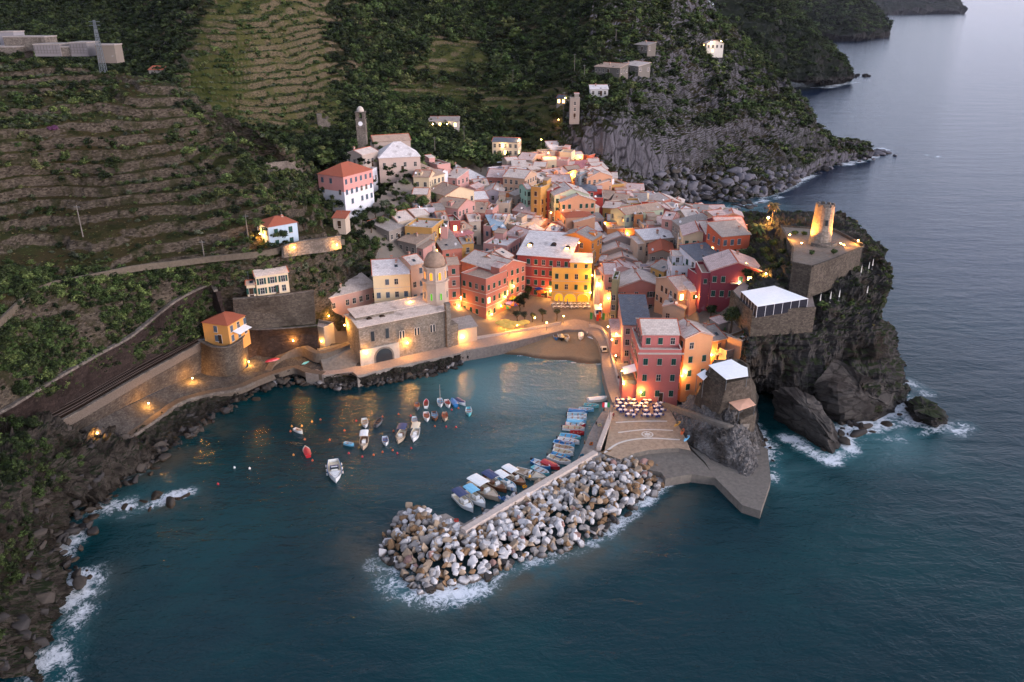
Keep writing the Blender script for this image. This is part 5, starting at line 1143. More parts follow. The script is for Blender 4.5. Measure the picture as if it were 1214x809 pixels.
# --- convent, school, hillside houses
cvz = 33.
house(449, 187, 498, 184.8, 5.5, 12, 'b8a094', 'h', 'W', 'pale pink convent house with hipped white grey roof', 'dark', zb=cvz, floors=1, cols=4, lit=0, group='convent buildings', chim=0, base=-3.5, pitch=.72)
house(443, 168.5, 486.5, 166, 6, 7, 'a8958a', 'g', 'T', 'convent church nave with tan roof and gabled end wall', 'dark', zb=35, floors=1, cols=3, prob=.5, lit=0, group='convent buildings', chim=0, base=-8, pitch=.5)
house(429, 184, 448, 179.5, 5, 7, 'a39388', 'g', 'P', 'grey stone convent wing left of the hipped white roof', 'dark', zb=35, floors=1, lit=0, group='convent buildings', base=-6)
bt = empty('bell_tower', tuple(PY(429.5, 164, 300))); tag(bt, 'slender grey stone bell tower with small dome and clock above the convent', 'bell tower')
m = MB(); pbox(m, 3.3, 3.3, -8, 6.6); pbox(m, 3.6, 3.6, 6.6, 6.9); 
for sx in (-1, 1):
    for sy in (-1, 1): m.box(sx*1.6 if sx < 0 else .75, sy*1.6 if sy < 0 else .75, 6.9, -.75 if sx < 0 else 1.6, -.75 if sy < 0 else 1.6, 9.2)
pbox(m, 3.6, 3.6, 9.2, 9.5); m.build('shaft', M_s5, bt)
m = MB(); m.rings([[(1.35*math.cos(t)*math.cos(2*math.pi*k/12), 1.35*math.cos(t)*math.sin(2*math.pi*k/12), 9.5+1.9*math.sin(t)) for k in range(12)] for t in (0, .4, .8, 1.2, 1.5)]); m.build('dome', M_trim, bt, smooth=True)
m = MB(); m.rings([[(.8*math.cos(2*math.pi*k/16), -1.66, 5.4+.8*math.sin(2*math.pi*k/16)) for k in range(16)], [(.8*math.cos(2*math.pi*k/16), -1.75, 5.4+.8*math.sin(2*math.pi*k/16)) for k in range(16)]]); m.build('clock_face', M_white, bt)
sc = house(376.7, 205.5, 406.7, 209.5, 10, 14, 'cfcdd2', 'h', 'R', 'school house with white base, pink upper floor and orange roof', 'grey', zb=29.5, floors=3, cols=3, prob=.85, lit=0, group='houses on the hillside', chim=0, base=-7, pitch=.55)
aw, bw_, zz = corners(376.7, 205.5, 406.7, 209.5, 10, 29.5); sw = math.hypot((bw_-aw).x, (bw_-aw).y); m = MB()
for q in ((-.05, -.05, sw+.05, -.004), (-.05, 14.004, sw+.05, 14.05), (-.05, -.004, -.004, 14.004), (sw+.004, -.004, sw+.05, 14.004)): m.box(q[0], q[1], 5.2, q[2], q[3], 9.98)
m.build('upper_wall', wallmat('c98a82'), sc)
house(431, 207, 447, 201, 5, 6, WHT, 'f', 'W', 'low white annex with roof terrace right of the school', 'grey', zb=29.5, group='houses on the hillside', base=-6, floors=1)
house(317.6, 269, 352, 263, 6, 7, 'a9b8c4', 'h', 'R', 'pale blue villa with red hipped roof and green shutters', 'green', zb=32, floors=2, cols=2, prob=1, lit=0, group='houses on the hillside', pitch=.42)
house(302.5, 328, 341, 322.6, 5.2, 6, 'd0b795', 'g', 'P', 'cream villa with pale roof and open shutters on the high wall', 'open', zb=22.2, floors=2, cols=3, prob=1, lit=0, group='houses on the hillside', base=-.3)
house(292, 338, 302, 337.2, 3.2, 3, 'd0b795', 'g', 'T', 'low cream annex at the left end of the cream villa', 'open', zb=22.25, floors=1, cols=1, group='houses on the hillside', chim=0, base=-.4)
oh = house(239.5, 381.5, 269.5, 385.5, 5.2, 8, 'c88d48', 'h', 'R', 'ochre house with red hipped roof beside the railway', 'grey', zb=12.1, floors=2, cols=1, prob=1, lit=0, group='houses on the hillside', pitch=.42)
m = MB(); m.slab([(6.3, 1.5, 3.2), (9.3, 1.5, 2.4), (9.3, 6.5, 2.4), (6.3, 6.5, 3.2)], .06); m.build('awning', M_canv, oh)
house(361, 387, 384, 392, 4.5, 4, '8d857a', 'f', 'P', 'grey flat roofed boat store with lamp beside the coastal path', 'dark', zb=6.4, floors=1, prob=.3, group='houses on the hillside', base=-4)
house(394.5, 258.5, 409, 259, 3, 4, BGE, 's', 'R', 'small garden hut with red roof among the bushes', 'dark', zb=29, floors=1, group='houses on the hillside', base=-1.8, chim=0)
def hillhouse(x0, y0, x1, y1, Y, h, d, wall, rt, roof, label, wk='dark', **k):
    xm, ym = (x0+x1)/2, (y0+y1)/2; b = PY(xm, ym, Y)
    for _ in range(4):
        q = land(xm, ym+h*pxm(b)*.98)
        if q is None or abs(q.y-Y) > 130: break
        b = q
    return house(x0, y0, x1, y1, h, d, wall, rt, roof, label, wk, zb=b.z, group='buildings on the upper slopes', base=-2.5, **k)
hillhouse(583.5, 168, 614.5, 169, 352, 6, 7, 'cbb79c', 'g', 'S', 'cream house with slate roof and terrace lamps above the village', floors=2, cols=5, lit=.25, prob=1)
hillhouse(508, 144, 544, 144, 388, 3, 6, 'b0a59b', 's', 'G', 'low restaurant with lit terrace on the far slope', 'lit', floors=1, cols=4)
hillhouse(838, 52, 858, 52, 492, 5, 8, 'd6cdc0', 'p', 'P', 'brightly lit villa alone on the mountain slope', 'lit', floors=2, prob=.6)
hillhouse(700, 106, 721, 106, 410, 3, 6, 'b5b1ad', 's', 'W', 'white roofed shed on the terraced mountain slope', floors=1)
hillhouse(660, 116, 682, 117, 396, 3, 6, '9b938b', 'g', 'S', 'slate roofed hut with lamp beside the mountain steps', floors=1, lit=.4)
hillhouse(705, 79, 735, 81, 442, 3, 7, '5f5851', 's', 'T', 'long ruined shed roof high on the mountain', floors=1)
hillhouse(752, 53, 768, 54, 470, 3, 6, '5f5851', 's', 'G', 'grey shed roof under the boulders high on the mountain', floors=1)
hillhouse(676, 118.5, 687.5, 118.5, 392, 8, 4, STN, 'f', 'T', 'square stone watch tower above the lit rock', floors=3)
hillhouse(734, 76, 757, 79, 446, 3, 7, '6b645d', 's', 'P', 'pale open shed roof on the mountain terrace', floors=1)
M_cem = wallmat('767070')
for (x0, x1, yt, yb, Y, d, mt, lab) in [(41,72,47,62,252,8,M_cem,'white walled cemetery block on the ridge'),(73,84,50,62,252.5,6,M_s5,'grey cemetery block between two white blocks'),(84,104,45,62,252,8,M_cem,'rightmost white cemetery block on the ridge'),(6,55,38,56,258,7,M_s5,'long grey cemetery wall behind the white blocks'),(0,18,32,50,262,6,wallmat('858083'),'white cemetery chapel with tan roof on the ridge'),(-30,22,50,66,254,8,M_s5,'grey stone cemetery wall at the left frame edge'),(115.5,138,50,70,250,5,wallmat('71675d'),'square tan concrete water tower block behind the pylon')]:
    a, b = PY(x0, yb, Y), PY(x1, yb, Y); zt_ = PY(x0, yt+(4 if 'tower' in lab else 6.5), Y).z; root = empty('cemetery_block' if 'tower' not in lab else 'water_tower', (a.x, a.y, a.z)); tag(root, lab, 'building')
    wd = b.x-a.x; m = MB(); m.box(0, 0, -1.2, wd, d, zt_-a.z); m.build('wall', mt, root)
    if mt is M_cem:
        m = MB(); hh0 = zt_-a.z
        for q in range(int(wd/.9)): m.box(.2+q*.9, -.05, -.4, .2+q*.9+.12, -.003, hh0-.1)
        for q in range(int((hh0+.3)/.8)): m.box(.1, -.08, -.3+q*.8, wd-.1, -.053, -.3+q*.8+.1)
        m.build('niche_front', simple('niche_grey', '5f5856', .9, .2), root)
    m = MB(); m.box(-.15, -.15, zt_-a.z+.003, wd+.15, d+.15, zt_-a.z+.3); m.build('roof_slab', R_GREY, root)
py_ = PY(123, 86, 248); pr = empty('pylon', tuple(py_)); tag(pr, 'steel lattice pylon in front of the tan block on the ridge', 'pylon'); m = MB(); Hh = PY(123, 24, 248).z-py_.z
for s in ((-1, -1), (1, -1), (1, 1), (-1, 1)): m.tube([(s[0]*.75, s[1]*.75, 0), (s[0]*.2, s[1]*.2, Hh)], .09, 4)
for k in range(12):
    z0, z1 = Hh*k/12, Hh*(k+1)/12; w0, w1 = .75-.55*k/12, .75-.55*(k+1)/12
    for s in (-1, 1): m.tube([(-w0, s*w0, z0), (w1, s*w1, z1)], .05, 4); m.tube([(w0, s*w0, z0), (-w1, s*w1, z1)], .05, 4); m.tube([(s*w0, -w0, z0), (s*w1, w1, z1)], .05, 4)
m.build('lattice_mast', M_metal, pr)
for zz in (.9, .97): m = MB(); m.tube([(-1.6, 0, Hh*zz), (1.6, 0, Hh*zz)], .09, 4); m.build('cross_arm', M_metal, pr)
# shed with red roof, terrace walls, garden wall of the convent
hillhouse(176, 83, 192, 83, 249, 2.5, 5, STN, 's', 'R', 'small shed with red roof on the left ridge', floors=1, chim=0)
gw = [land(x, y) for x, y in ((316,206),(330,205),(344,203),(358,201))]; m = MB(); ribbon_mb(m, smooth_path(gw, 4), .8, 3.2, z0=-2.5); tag(m.build('garden_wall', M_s5), 'long stone garden wall climbing left of the convent', 'wall')
b = land(384, 150); root = empty('ruin', tuple(b), .3); tag(root, 'ruined square tower stump left of the bell tower', 'ruin'); m = MB(); m.box(-2.6, -2, -4, 2.6, 2, 3.2); m.box(-2.6, -2, 3.2, -.6, 2, 5.2); m.box(.9, -.6, 3.2, 2.6, 2, 4.3); m.build('wall', M_s5, root)
pth = [(-60,432,31.4),(0,379,32.3),(30,352,32.9),(60,336,33.3),(110,326,33.3),(160,316,33.3),(210,310,32.9),(250,305,32.9),(310,299,32.9),(350,291,32.9),(408,285,31.5)]
m = MB(); ribbon_mb(m, smooth_path(W2(pth), 6), .55, .25, z0=-1.2); tag(m.build('path', simple('path_stone', '5a5146', .9, .25)), kind='structure')
retwall('balustrade_wall', [(336,292,34.2),(360,286,34.2),(385,283,34),(404,280,33.6)], [(337,306,31),(361,302,31),(386,299,31),(405,295,31)], M_s5, .8, 'lit garden wall with white balustrade beside the blue villa')
# ================================================================ BOATS
BC = {k: simple('boat_'+k, c, .35, .08, 2.) for k, c in dict(white='dcdcda', cream='cdbfa6', navy='20305c', blue='2f6fa6', sky='6fb0cf', teal='63b3bb', red='b02a30', orange='b8562a', brown='6e4630', grey='77797b', beige='b7a28c', black='1d1f22', wood='8a5a38', pale='a9c4cf', gold='c08a3a').items()}
_hull = {}
def hull_mesh(L, Wd, hc, ic, gc, hgt=.62, transom=.72):
    k = (round(L, 1), round(Wd, 2), hc, ic, gc, hgt)
    if k in _hull: return _hull[k]
    m = MB(); n = 11; rs = []; gr = []
    for i in range(n):
        t = i/(n-1); x = -L/2+L*t
        wd = Wd/2*(transom+(1-transom)*math.sin(min(1, t/.55)*math.pi/2)) if t < .55 else Wd/2*max(.03, (1-((t-.55)/.45)**2.1))
        sh = hgt+.28*max(0, t-.4)**2*3; ke = -.22+.5*max(0, t-.75)**2*6; ch = .05+.25*max(0, t-.6)
        wi = max(.012, wd-.09); fl = .16 if t < .9 else sh-.12
        rs.append([(x, -wd, sh), (x, -wd*.82, ch), (x, 0, ke), (x, wd*.82, ch), (x, wd, sh), (x, wi, sh), (x, wi*.86, fl), (x, -wi*.86, fl), (x, -wi, sh)])
    kk = 9; b = m._a([p for r in rs for p in r])
    mi = [0, 0, 0, 0, 2, 1, 1, 1, 2]
    for i in range(n-1):
        for j in range(kk):
            q = (j+1) % kk; m.f.append((b+i*kk+j, b+i*kk+q, b+(i+1)*kk+q, b+(i+1)*kk+j)); m.m.append(mi[j])
    m.f.append(tuple(b+j for j in range(kk))); m.m.append(0); m.f.append(tuple(b+(n-1)*kk+j for j in reversed(range(kk)))); m.m.append(0)
    r0 = rs[0]; m.box(-L/2, -Wd/2*transom*.95, .1, -L/2+.08, Wd/2*transom*.95, hgt-.01, 0)
    _hull[k] = m.mesh('hull', [BC[hc], BC[ic], BC[gc]]); return _hull[k]
def boat(px, py, dx, dy, L, hc, ic, gc, label, kind='row', cov=None, z=.0, group='boats in the harbour', name='rowing_boat', cat='boat', Wr=.40):
    c = P(px, py, z); e = P(px+dx*.2, py+dy*.2, z); a = math.atan2(e.y-c.y, e.x-c.x); root = empty(name, (c.x, c.y, z+.02), a); tag(root, label, cat, group)
    Wd = L*Wr if L < 5 else min(3.0, L*.36); hg = .5+.045*L
    link('hull', hull_mesh(L, Wd, hc, ic, gc, hg), root)
    def bx(nm, q, mt): m = MB(); m.box(*q); return m.build(nm, mt, root)
    if kind in ('row', 'mast', 'motor'):
        for t in ((-.24, .05, .26) if L > 3 else (-.2, .15)): bx('seat', (L*t-.13, -Wd*.42, hg-.24, L*t+.13, Wd*.42, hg-.19), BC['wood' if ic != 'wood' else 'cream'])
    if kind == 'motor' or kind in ('canopy', 'speed'):
        m = MB(); m.box(-L/2-.32, -.16, hg-.1, -L/2-.02, .16, hg+.42); m.box(-L/2-.22, -.07, -.4, -L/2-.1, .07, hg-.1); m.build('outboard_motor', BC['black'], root)
    if kind == 'cover':
        m = MB(); pts = []
        for i in range(9):
            t = i/8; x = -L*.46+L*.84*t; w_ = Wd*.47*(1 if t < .6 else 1-((t-.6)/.4)**2*.85); s = hg+.05+.25*max(0, t-.4)**2
            pts.append([(x, -w_, s), (x, -w_*.5, s+.16), (x, 0, s+.22), (x, w_*.5, s+.16), (x, w_, s), (x, 0, s-.06)])
        m.rings(pts); m.build('cover', BC[cov], root)
    if kind == 'canopy':
        x0, x1 = -L*.44, L*.04; h = hg+1.35; m = MB()
        prof = [(-1, 0), (-.7, .12), (0, .18), (.7, .12), (1, 0)]
        ring = lambda x: [(x, y*Wd*.46, h+zz) for y, zz in prof]+[(x, y*Wd*.46, h+zz-.05) for y, zz in reversed(prof)]
        m.rings([ring(x0), ring((x0+x1)/2), ring(x1)]); m.build('canopy', BC[cov], root)
        for sx in (x0+.1, x1-.1):
            for sy in (-1, 1): m = MB(); m.tube([(sx, sy*Wd*.43, hg-.05), (sx, sy*Wd*.44, h)], .025, 4); m.build('post', M_metal, root)
        bx('console', (L*.07, -Wd*.2, .2, L*.14, Wd*.2, hg+.55), BC['white']); bx('engine_box', (-L*.2, -.35, .17, -L*.06, .35, hg-.05), BC[gc])
        m = MB(); m.slab([(L*.18, -Wd*.34, hg+.03), (L*.42, -Wd*.10, hg+.14), (L*.42, Wd*.10, hg+.14), (L*.18, Wd*.34, hg+.03)], .06); m.build('foredeck', BC[hc], root)
    if kind == 'speed':
        m = MB(); m.slab([(L*.10, -Wd*.40, hg+.05), (L*.42, -Wd*.10, hg+.16), (L*.42, Wd*.10, hg+.16), (L*.10, Wd*.40, hg+.05)], .07); m.build('foredeck', BC[hc], root)
        bx('console', (-L*.04, -Wd*.22, .2, L*.05, Wd*.22, hg+.5), BC['white']); bx('windscreen', (L*.052, -Wd*.25, hg+.3, L*.065, Wd*.25, hg+.75), M_glass)
        bx('seat', (-L*.2, -Wd*.3, .17, -L*.11, Wd*.3, hg), BC[cov or 'navy'])
        for s in (-1, 1): m = MB(); m.tube([(L*.1, s*Wd*.42, hg+.1), (L*.12, s*Wd*.42, hg+.5), (L*.38, s*Wd*.16, hg+.62), (L*.45, 0, hg+.62)], .025, 4); m.build('rail', M_metal, root)
        m = MB()
        for s in (-1, 1):
            for i in range(3):
                x = -L*.3+L*.2*i; m.cyl((x, s*(Wd/2+.12)), .11, .11, .1, .6, 7)
        m.build('fenders', BC['white'], root)
    if kind == 'mast':
        m = MB(); m.tube([(L*.1, 0, .2), (L*.1, 0, L*1.45)], [.06, .03], 6); m.build('mast', M_trim, root); m = MB(); m.tube([(L*.1, 0, 1.1), (-L*.4, 0, 1.2)], .05, 5); m.build('boom', BC['wood'], root)
    return root
BL = [
(354,512.7,14,6,2.8,'white','cream','white','small white tender, leftmost of the moored boats','row'),
(364,538,-6,-16,3.8,'red','cream','white','moored boat under a red cover','cover','red'),
(397,560.7,3,22,8.2,'white','cream','blue','largest moored boat, white with blue gunwale and bow rails','speed','navy'),
(432.7,503.5,2,12,3.9,'white','cream','white','white moored boat beside the grey inflatable','row'),
(449,502.6,10,-12,3.5,'grey','black','grey','grey inflatable with black floor','motor'),
(414,528.4,10,2,2.5,'sky','pale','white','tiny pale blue dinghy near the canopied beige boat','row'),
(431.8,526.8,-2,14,5.6,'beige','brown','cream','beige moored boat with white canopy','canopy','white'),
(457,525,2,12,3.6,'white','blue','white','white moored boat with blue interior','row'),
(475.6,519,-6,14,6.0,'beige','cream','brown','beige moored boat with navy canopy','canopy','navy'),
(492.4,517.3,-4,14,5.6,'white','cream','white','white moored boat with cream canopy','canopy','cream'),
(491.5,501,1,12,3.6,'white','pale','navy','white rowing boat with navy rim behind the cream canopy boat','row'),
(494.5,483.7,1,10,3.3,'grey','orange','wood','grey rowing boat with orange interior left of the mast','row'),
(505.3,480.7,1,-10,3.4,'white','red','white','white rowing boat with red seats left of the mast','row'),
(505.8,496,2,12,4.0,'white','orange','white','white rowing boat with orange interior, first of a row of three','row'),
(515.5,495.4,2,12,4.0,'brown','sky','wood','wooden rowing boat with blue cloth, middle of three','row'),
(527.5,496,1,12,3.8,'beige','orange','brown','rowing boat with rust red interior, third of three','row'),
(522,479.5,2,11,3.8,'white','sky','white','small white sailing dinghy with bare mast','mast'),
(530.7,480.4,4,10,3.6,'white','red','white','white boat right of the sailing dinghy','row'),
(538.3,479.5,-6,-9,3.6,'blue','blue','sky','moored boat under a bright blue cover','cover','blue'),
(546,478.4,12,7,3.8,'white','blue','white','slanting white boat with navy stripe cover, last of its row','cover','navy'),
(555.8,490,1,12,3.8,'teal','pale','white','pale turquoise boat alone towards the beach','row'),
(550,598.4,95,85,6.6,'white','cream','white','white motorboat with navy canopy at the mole tip','canopy','navy'),
(563.8,593.7,95,75,6.4,'white','cream','white','white motorboat with sky blue canopy second on the mole','canopy','sky'),
(574,584.5,140,85,8.4,'beige','cream','brown','long beige fishing boat with white canopy at the mole','canopy','white'),
(587,576.5,120,75,6.8,'brown','cream','wood','brown boat with navy canopy at the mole','canopy','navy'),
(600,576,110,70,6.2,'white','sky','white','white boat with sky blue deck and white canopy','canopy','white'),
(610,569.5,120,75,6.6,'wood','brown','cream','varnished wooden boat with white canopy at the mole','canopy','white'),
(629,565.6,125,38,7.2,'cream','beige','white','cream speedboat with low windscreen at the mole','speed','beige'),
(641,560.8,90,45,4.6,'teal','white','sky','turquoise boat with white inside beside the cream speedboat','row'),
(641.5,553,75,32,4.8,'blue','white','white','blue boat with black motor above the turquoise boat','motor'),
(653,553.6,80,34,4.6,'red','white','red','white boat under a bright red cover on the mole','cover','red'),
(663,547.6,80,25,5.4,'white','cream','white','long white boat below the blue row','motor'),
(665,543,80,22,4.4,'blue','sky','navy','dark blue boat between two white boats','row'),
(667.6,538.6,80,18,4.6,'white','cream','white','white boat under two white boats, lower of the pair','motor'),
(668.7,533.3,80,16,4.6,'white','beige','white','white boat with beige inside, upper of the pair','motor'),
(668.7,528.3,80,14,4.8,'sky','blue','white','sky blue boat with blue inside and white rim','row'),
(674,525,80,16,5.0,'white','white','orange','white boat with orange rim on the mole','motor'),
(676,520.2,80,12,4.8,'teal','sky','white','turquoise boat with sky blue inside on the mole','row'),
(684,515.3,80,8,3.2,'red','red','red','short all red boat closest to the wide mole','row'),
(680,510.3,80,6,5.0,'white','cream','red','white boat with red rim on the mole','motor'),
(682,506,80,5,4.6,'red','white','white','red boat with white inside on the mole','row'),
(683,502.2,80,4,4.6,'sky','blue','white','boat under a sky blue cover on the mole','cover','sky'),
(684,498.5,80,4,4.6,'pale','white','blue','pale blue boat with blue rim on the mole','motor'),
(684,494.3,80,3,4.6,'white','pale','white','white boat with pale blue inside on the mole','motor'),
(685,490,80,6,4.6,'blue','sky','white','boat under a mid blue cover on the mole','cover','blue'),
(695,487.6,80,8,3.6,'sky','pale','white','short sky blue boat second from the quay corner','row'),
(701,483,80,10,3.6,'teal','teal','white','short turquoise boat beside the quay corner','row'),
(709,475.5,80,-8,5.4,'white','white','cream','white covered motorboat nearest the beach on the quay','cover','white'),
]
for r in BL:
    a = list(r); boat(*a[:10], kind=a[10-1+0] if False else 'row') if False else None
    px, py, dx, dy, L, hc, ic, gc, lab, kd = a[:10]; cv = a[10] if len(a) > 10 else None
    nm = {'row': 'rowing_boat', 'motor': 'motor_boat', 'cover': 'covered_boat', 'canopy': 'fishing_boat', 'speed': 'speed_boat', 'mast': 'sailing_dinghy'}[kd]
    boat(px, py, dx, dy, L, hc, ic, gc, lab, kd, cv, name=nm)
for (px, py, dx, dy, L, hc, ic, gc, lab, kd, cv) in [(659,401,2,9,3.8,'blue','sky','white','blue and white boat pulled up on the beach by the stairs','row',None),(665.5,402,2,9,3.4,'black','grey','grey','dark grey boat pulled up between the blue and cream boats','cover','grey'),(672,402.5,3,10,4.2,'cream','white','gold','cream boat with gold rim pulled up beside the beach stairs','row',None),(688.6,400.5,-1,10,4.2,'white','white','gold','white boat pulled up right of the beach stairs','cover','white')]:
    boat(px, py, dx, dy, L, hc, ic, gc, lab, kd, cv, z=1.75, group='boats pulled up on the beach', name='beached_boat')
k_ = P(703, 402, 1.9); kr = empty('kayak', tuple(k_), math.radians(-40)); tag(kr, 'slim white kayak lying on the sand by the quay', 'kayak')
m = MB(); m.rings([[(x, w_*math.cos(2*math.pi*k/8), .18+.2*(w_/.35)*math.sin(2*math.pi*k/8)) for k in range(8)] for x, w_ in ((-2, .02), (-1.2, .28), (0, .35), (1.2, .28), (2, .02))]); m.build('hull', BC['white'], kr); m = MB(); m.box(-.45, -.2, .33, .45, .2, .40); m.build('cockpit', BC['black'], kr)
# buoys
bm_ = MB(); bm_.rings([[(.24*math.sin(t)*math.cos(2*math.pi*k/8), .24*math.sin(t)*math.sin(2*math.pi*k/8), -.24*math.cos(t)+.08) for k in range(8)] for t in (.1, .6, 1.1, 1.57, 2.1, 2.6, 3.0)]); bm_.cyl((0, 0), .05, .05, .3, .45, 6)
BUOY = {c: bm_.mesh('buoy', [BC[c]], True) for c in ('orange', 'red', 'white', 'gold')}
for i, (x, y, c) in enumerate([(346,506,'gold'),(358,505.5,'gold'),(370,500.5,'gold'),(344.5,512,'orange'),(361.5,521.5,'orange'),(391,522,'orange'),(348,540,'gold'),(370.5,546.5,'orange'),(429.5,542,'red'),(413.5,538,'red'),(443,540,'orange'),(453.5,536.5,'orange'),(465.5,534.5,'orange'),(471,538,'red'),(487.5,532,'red'),(466.5,511.5,'orange'),(487,493.5,'red'),(472.5,491.5,'orange'),(422.5,499.5,'red'),(380,498,'orange'),(453.5,494.5,'orange'),(515.5,506,'orange'),(529,506.5,'red'),(540.5,507,'red'),(535.5,486.5,'red'),(543.5,484.5,'orange'),(408.5,511,'orange'),(258.5,574.5,'red'),(296,556,'white'),(278,555,'white')]):
    o = link('mooring_buoy', BUOY[c], None, tuple(P(x, y, .02))); tag(o, {'orange': 'small round orange mooring buoy floating between the boats', 'red': 'small round red mooring buoy floating in the bay', 'gold': 'small yellow mooring buoy floating left of the boats', 'white': 'small white mooring buoy floating in the open water'}[c], 'buoy', {'orange': 'orange mooring buoys', 'red': 'red mooring buoys', 'gold': 'yellow mooring buoys', 'white': 'white mooring buoys'}[c])
# ================================================================ BREAKWATER
def boulder_mesh(seed, mat, flat=.75):
    r = random.Random(seed); bm = bmesh.new()
    for _ in range(13):
        v = Vector((r.gauss(0, 1), r.gauss(0, 1), r.gauss(0, 1))).normalized(); bm.verts.new((v.x*r.uniform(.8, 1.1), v.y*r.uniform(.7, .95), v.z*flat))
    res = bmesh.ops.convex_hull(bm, input=bm.verts); bmesh.ops.delete(bm, geom=[e for e in res['geom_interior'] if isinstance(e, bmesh.types.BMVert)], context='VERTS')
    bmesh.ops.dissolve_limit(bm, angle_limit=.35, verts=bm.verts, edges=bm.edges)
    bmesh.ops.bevel(bm, geom=list(bm.edges), offset=.07, segments=1, affect='EDGES', profile=.6)
    bmesh.ops.triangulate(bm, faces=bm.faces); bmesh.ops.subdivide_edges(bm, edges=bm.edges, cuts=1)
    co = np.array([v.co[:] for v in bm.verts]); d = fbm(co*1.6+seed*3.1, 3, seed)
    for v, q in zip(bm.verts, d): v.co *= 1+.06*q
    me = bpy.data.meshes.new('boulder'); bm.to_mesh(me); bm.free(); me.materials.append(mat); return me
def bouldermat(name, c):
    t = NT('boulder_'+name); o = t.n('ObjectInfo').outputs['Random']; p = t.pos(); f = t.noise(p, 1.3, 6, .7); f2 = t.noise(p, 6, 4, .7); cl = lin(c)
    a = t.mix(f, tuple(x*.62 for x in cl), tuple(min(.85, x*1.2) for x in cl)); a = t.mix(t.math('MULTIPLY', o, .55), a, tuple(x*.55 for x in cl)); a = t.mix(t.mr(f2, .55, .75, 0, .5), a, tuple(x*.4 for x in cl))
    z = t.n('SeparateXYZ', {0: p}).outputs[2]; wz = t.mr(t.math('ADD', z, t.math('MULTIPLY', f, .9)), .55, 1.2, 1, 0); a = t.mix(t.math('MULTIPLY', wz, .75), a, (.035, .022, .012))
    return t.done(a, t.mr(wz, 0, 1, .85, .3), t.bump(f2, .5, .06))
BK = {'pale': bouldermat('pale', 'c4bfbe'), 'grey': bouldermat('grey', '8c8683'), 'brown': bouldermat('brown', '866a50'), 'pink': bouldermat('pink', '93746c'), 'dark': bouldermat('dark', '3f3c3b'), 'tan': bouldermat('tan', 'a28d78'), 'wet': bouldermat('wet', '48423d'), 'slate': bouldermat('slate', '67646a')}
BM = {k: [boulder_mesh(i*7+j, BK[k]) for i in range(5)] for j, k in enumerate(BK)}
BWP = [(549,637),(640,582),(704,547.5),(722,545),(738,548),(752,555),(786,562),(789,571),(768,594),(744,612),(716,634),(680,654),(620,667),(570,689),(525,701),(491,703),(471,676),(449,655),(455,642),(467,619),(485,605),(510,611),(515,622)]
bw_ = [P(x, y, 0) for x, y in BWP]
def inpoly(x, y, pl):
    c = False; n = len(pl)
    for i in range(n):
        a, b = pl[i], pl[i-1]
        if (a.y > y) != (b.y > y) and x < (b.x-a.x)*(y-a.y)/(b.y-a.y)+a.x: c = not c
    return c
def edge_d(x, y, pl): return float(min(seg_dw(x, y, pl[i], pl[(i+1) % len(pl)]) for i in range(len(pl))))
def seg_dw(x, y, a, b):
    vx, vy = b.x-a.x, b.y-a.y; t = max(0, min(1, ((x-a.x)*vx+(y-a.y)*vy)/(vx*vx+vy*vy+1e-9))); return math.hypot(x-a.x-t*vx, y-a.y-t*vy)
wat = bw_[7:20]
def heap(x, y):
    dw = min(seg_dw(x, y, wat[i], wat[i+1]) for i in range(len(wat)-1)); return min(2.3, .15+dw*.42)
rs = random.Random(11); xs_ = [p.x for p in bw_]; ys_ = [p.y for p in bw_]; cand = []
x = min(xs_)
while x < max(xs_):
    y = min(ys_)
    while y < max(ys_):
        cand.append((x+rs.uniform(-.7, .7), y+rs.uniform(-.7, .7))); y += 1.18
    x += 1.18
cnt = 0; small = MB()
LB = {'pale': 'pale whitish angular boulder heaped on the breakwater', 'grey': 'mid grey boulder heaped on the breakwater', 'brown': 'brown weathered boulder heaped on the breakwater', 'pink': 'reddish boulder heaped on the breakwater', 'dark': 'dark wet boulder low on the breakwater', 'tan': 'light tan boulder heaped on the breakwater'}
CW = {k: P(*q, 0) for k, q in dict(a=(540, 660), b=(700, 600), c=(760, 580)).items()}
rock_list = []
for x, y in cand:
    if not inpoly(x, y, bw_): continue
    z = heap(x, y); s = rs.choice([.72, .8, .92, 1.05, 1.4]) if z > .5 else rs.choice([.8, 1.1, 1.5]); px, py = proj(np.array([x, y, z]))
    q = rs.random(); wet = z < .8
    pw = max(.08, .60*math.exp(-((px-590)/120)**2))*(0.35 if wet else 1)
    k = 'pale' if q < pw else ('dark' if wet and q > .72 else ('brown' if q > (.62 if px > 700 or wet or px < 480 else .80) else ('pink' if q > .76 or (px > 690 and py < 565 and q > .6) else ('tan' if q > .52 else 'grey'))))
    rock_list.append((x, y, z, s, k))
rock_list.sort(key=lambda r: -r[3])
for i, (x, y, z, s, k) in enumerate(rock_list[:298]):
    o = link('boulder', rs.choice(BM[k]), None, (x, y, z-.15*s), (rs.uniform(-1.2, 1.2), rs.uniform(-1.2, 1.2), rs.uniform(0, 6.28)), (s, s*rs.uniform(.75, 1), s*rs.uniform(.75, 1.05)))
    tag(o, LB[k], 'boulder', k+' boulders of the breakwater')
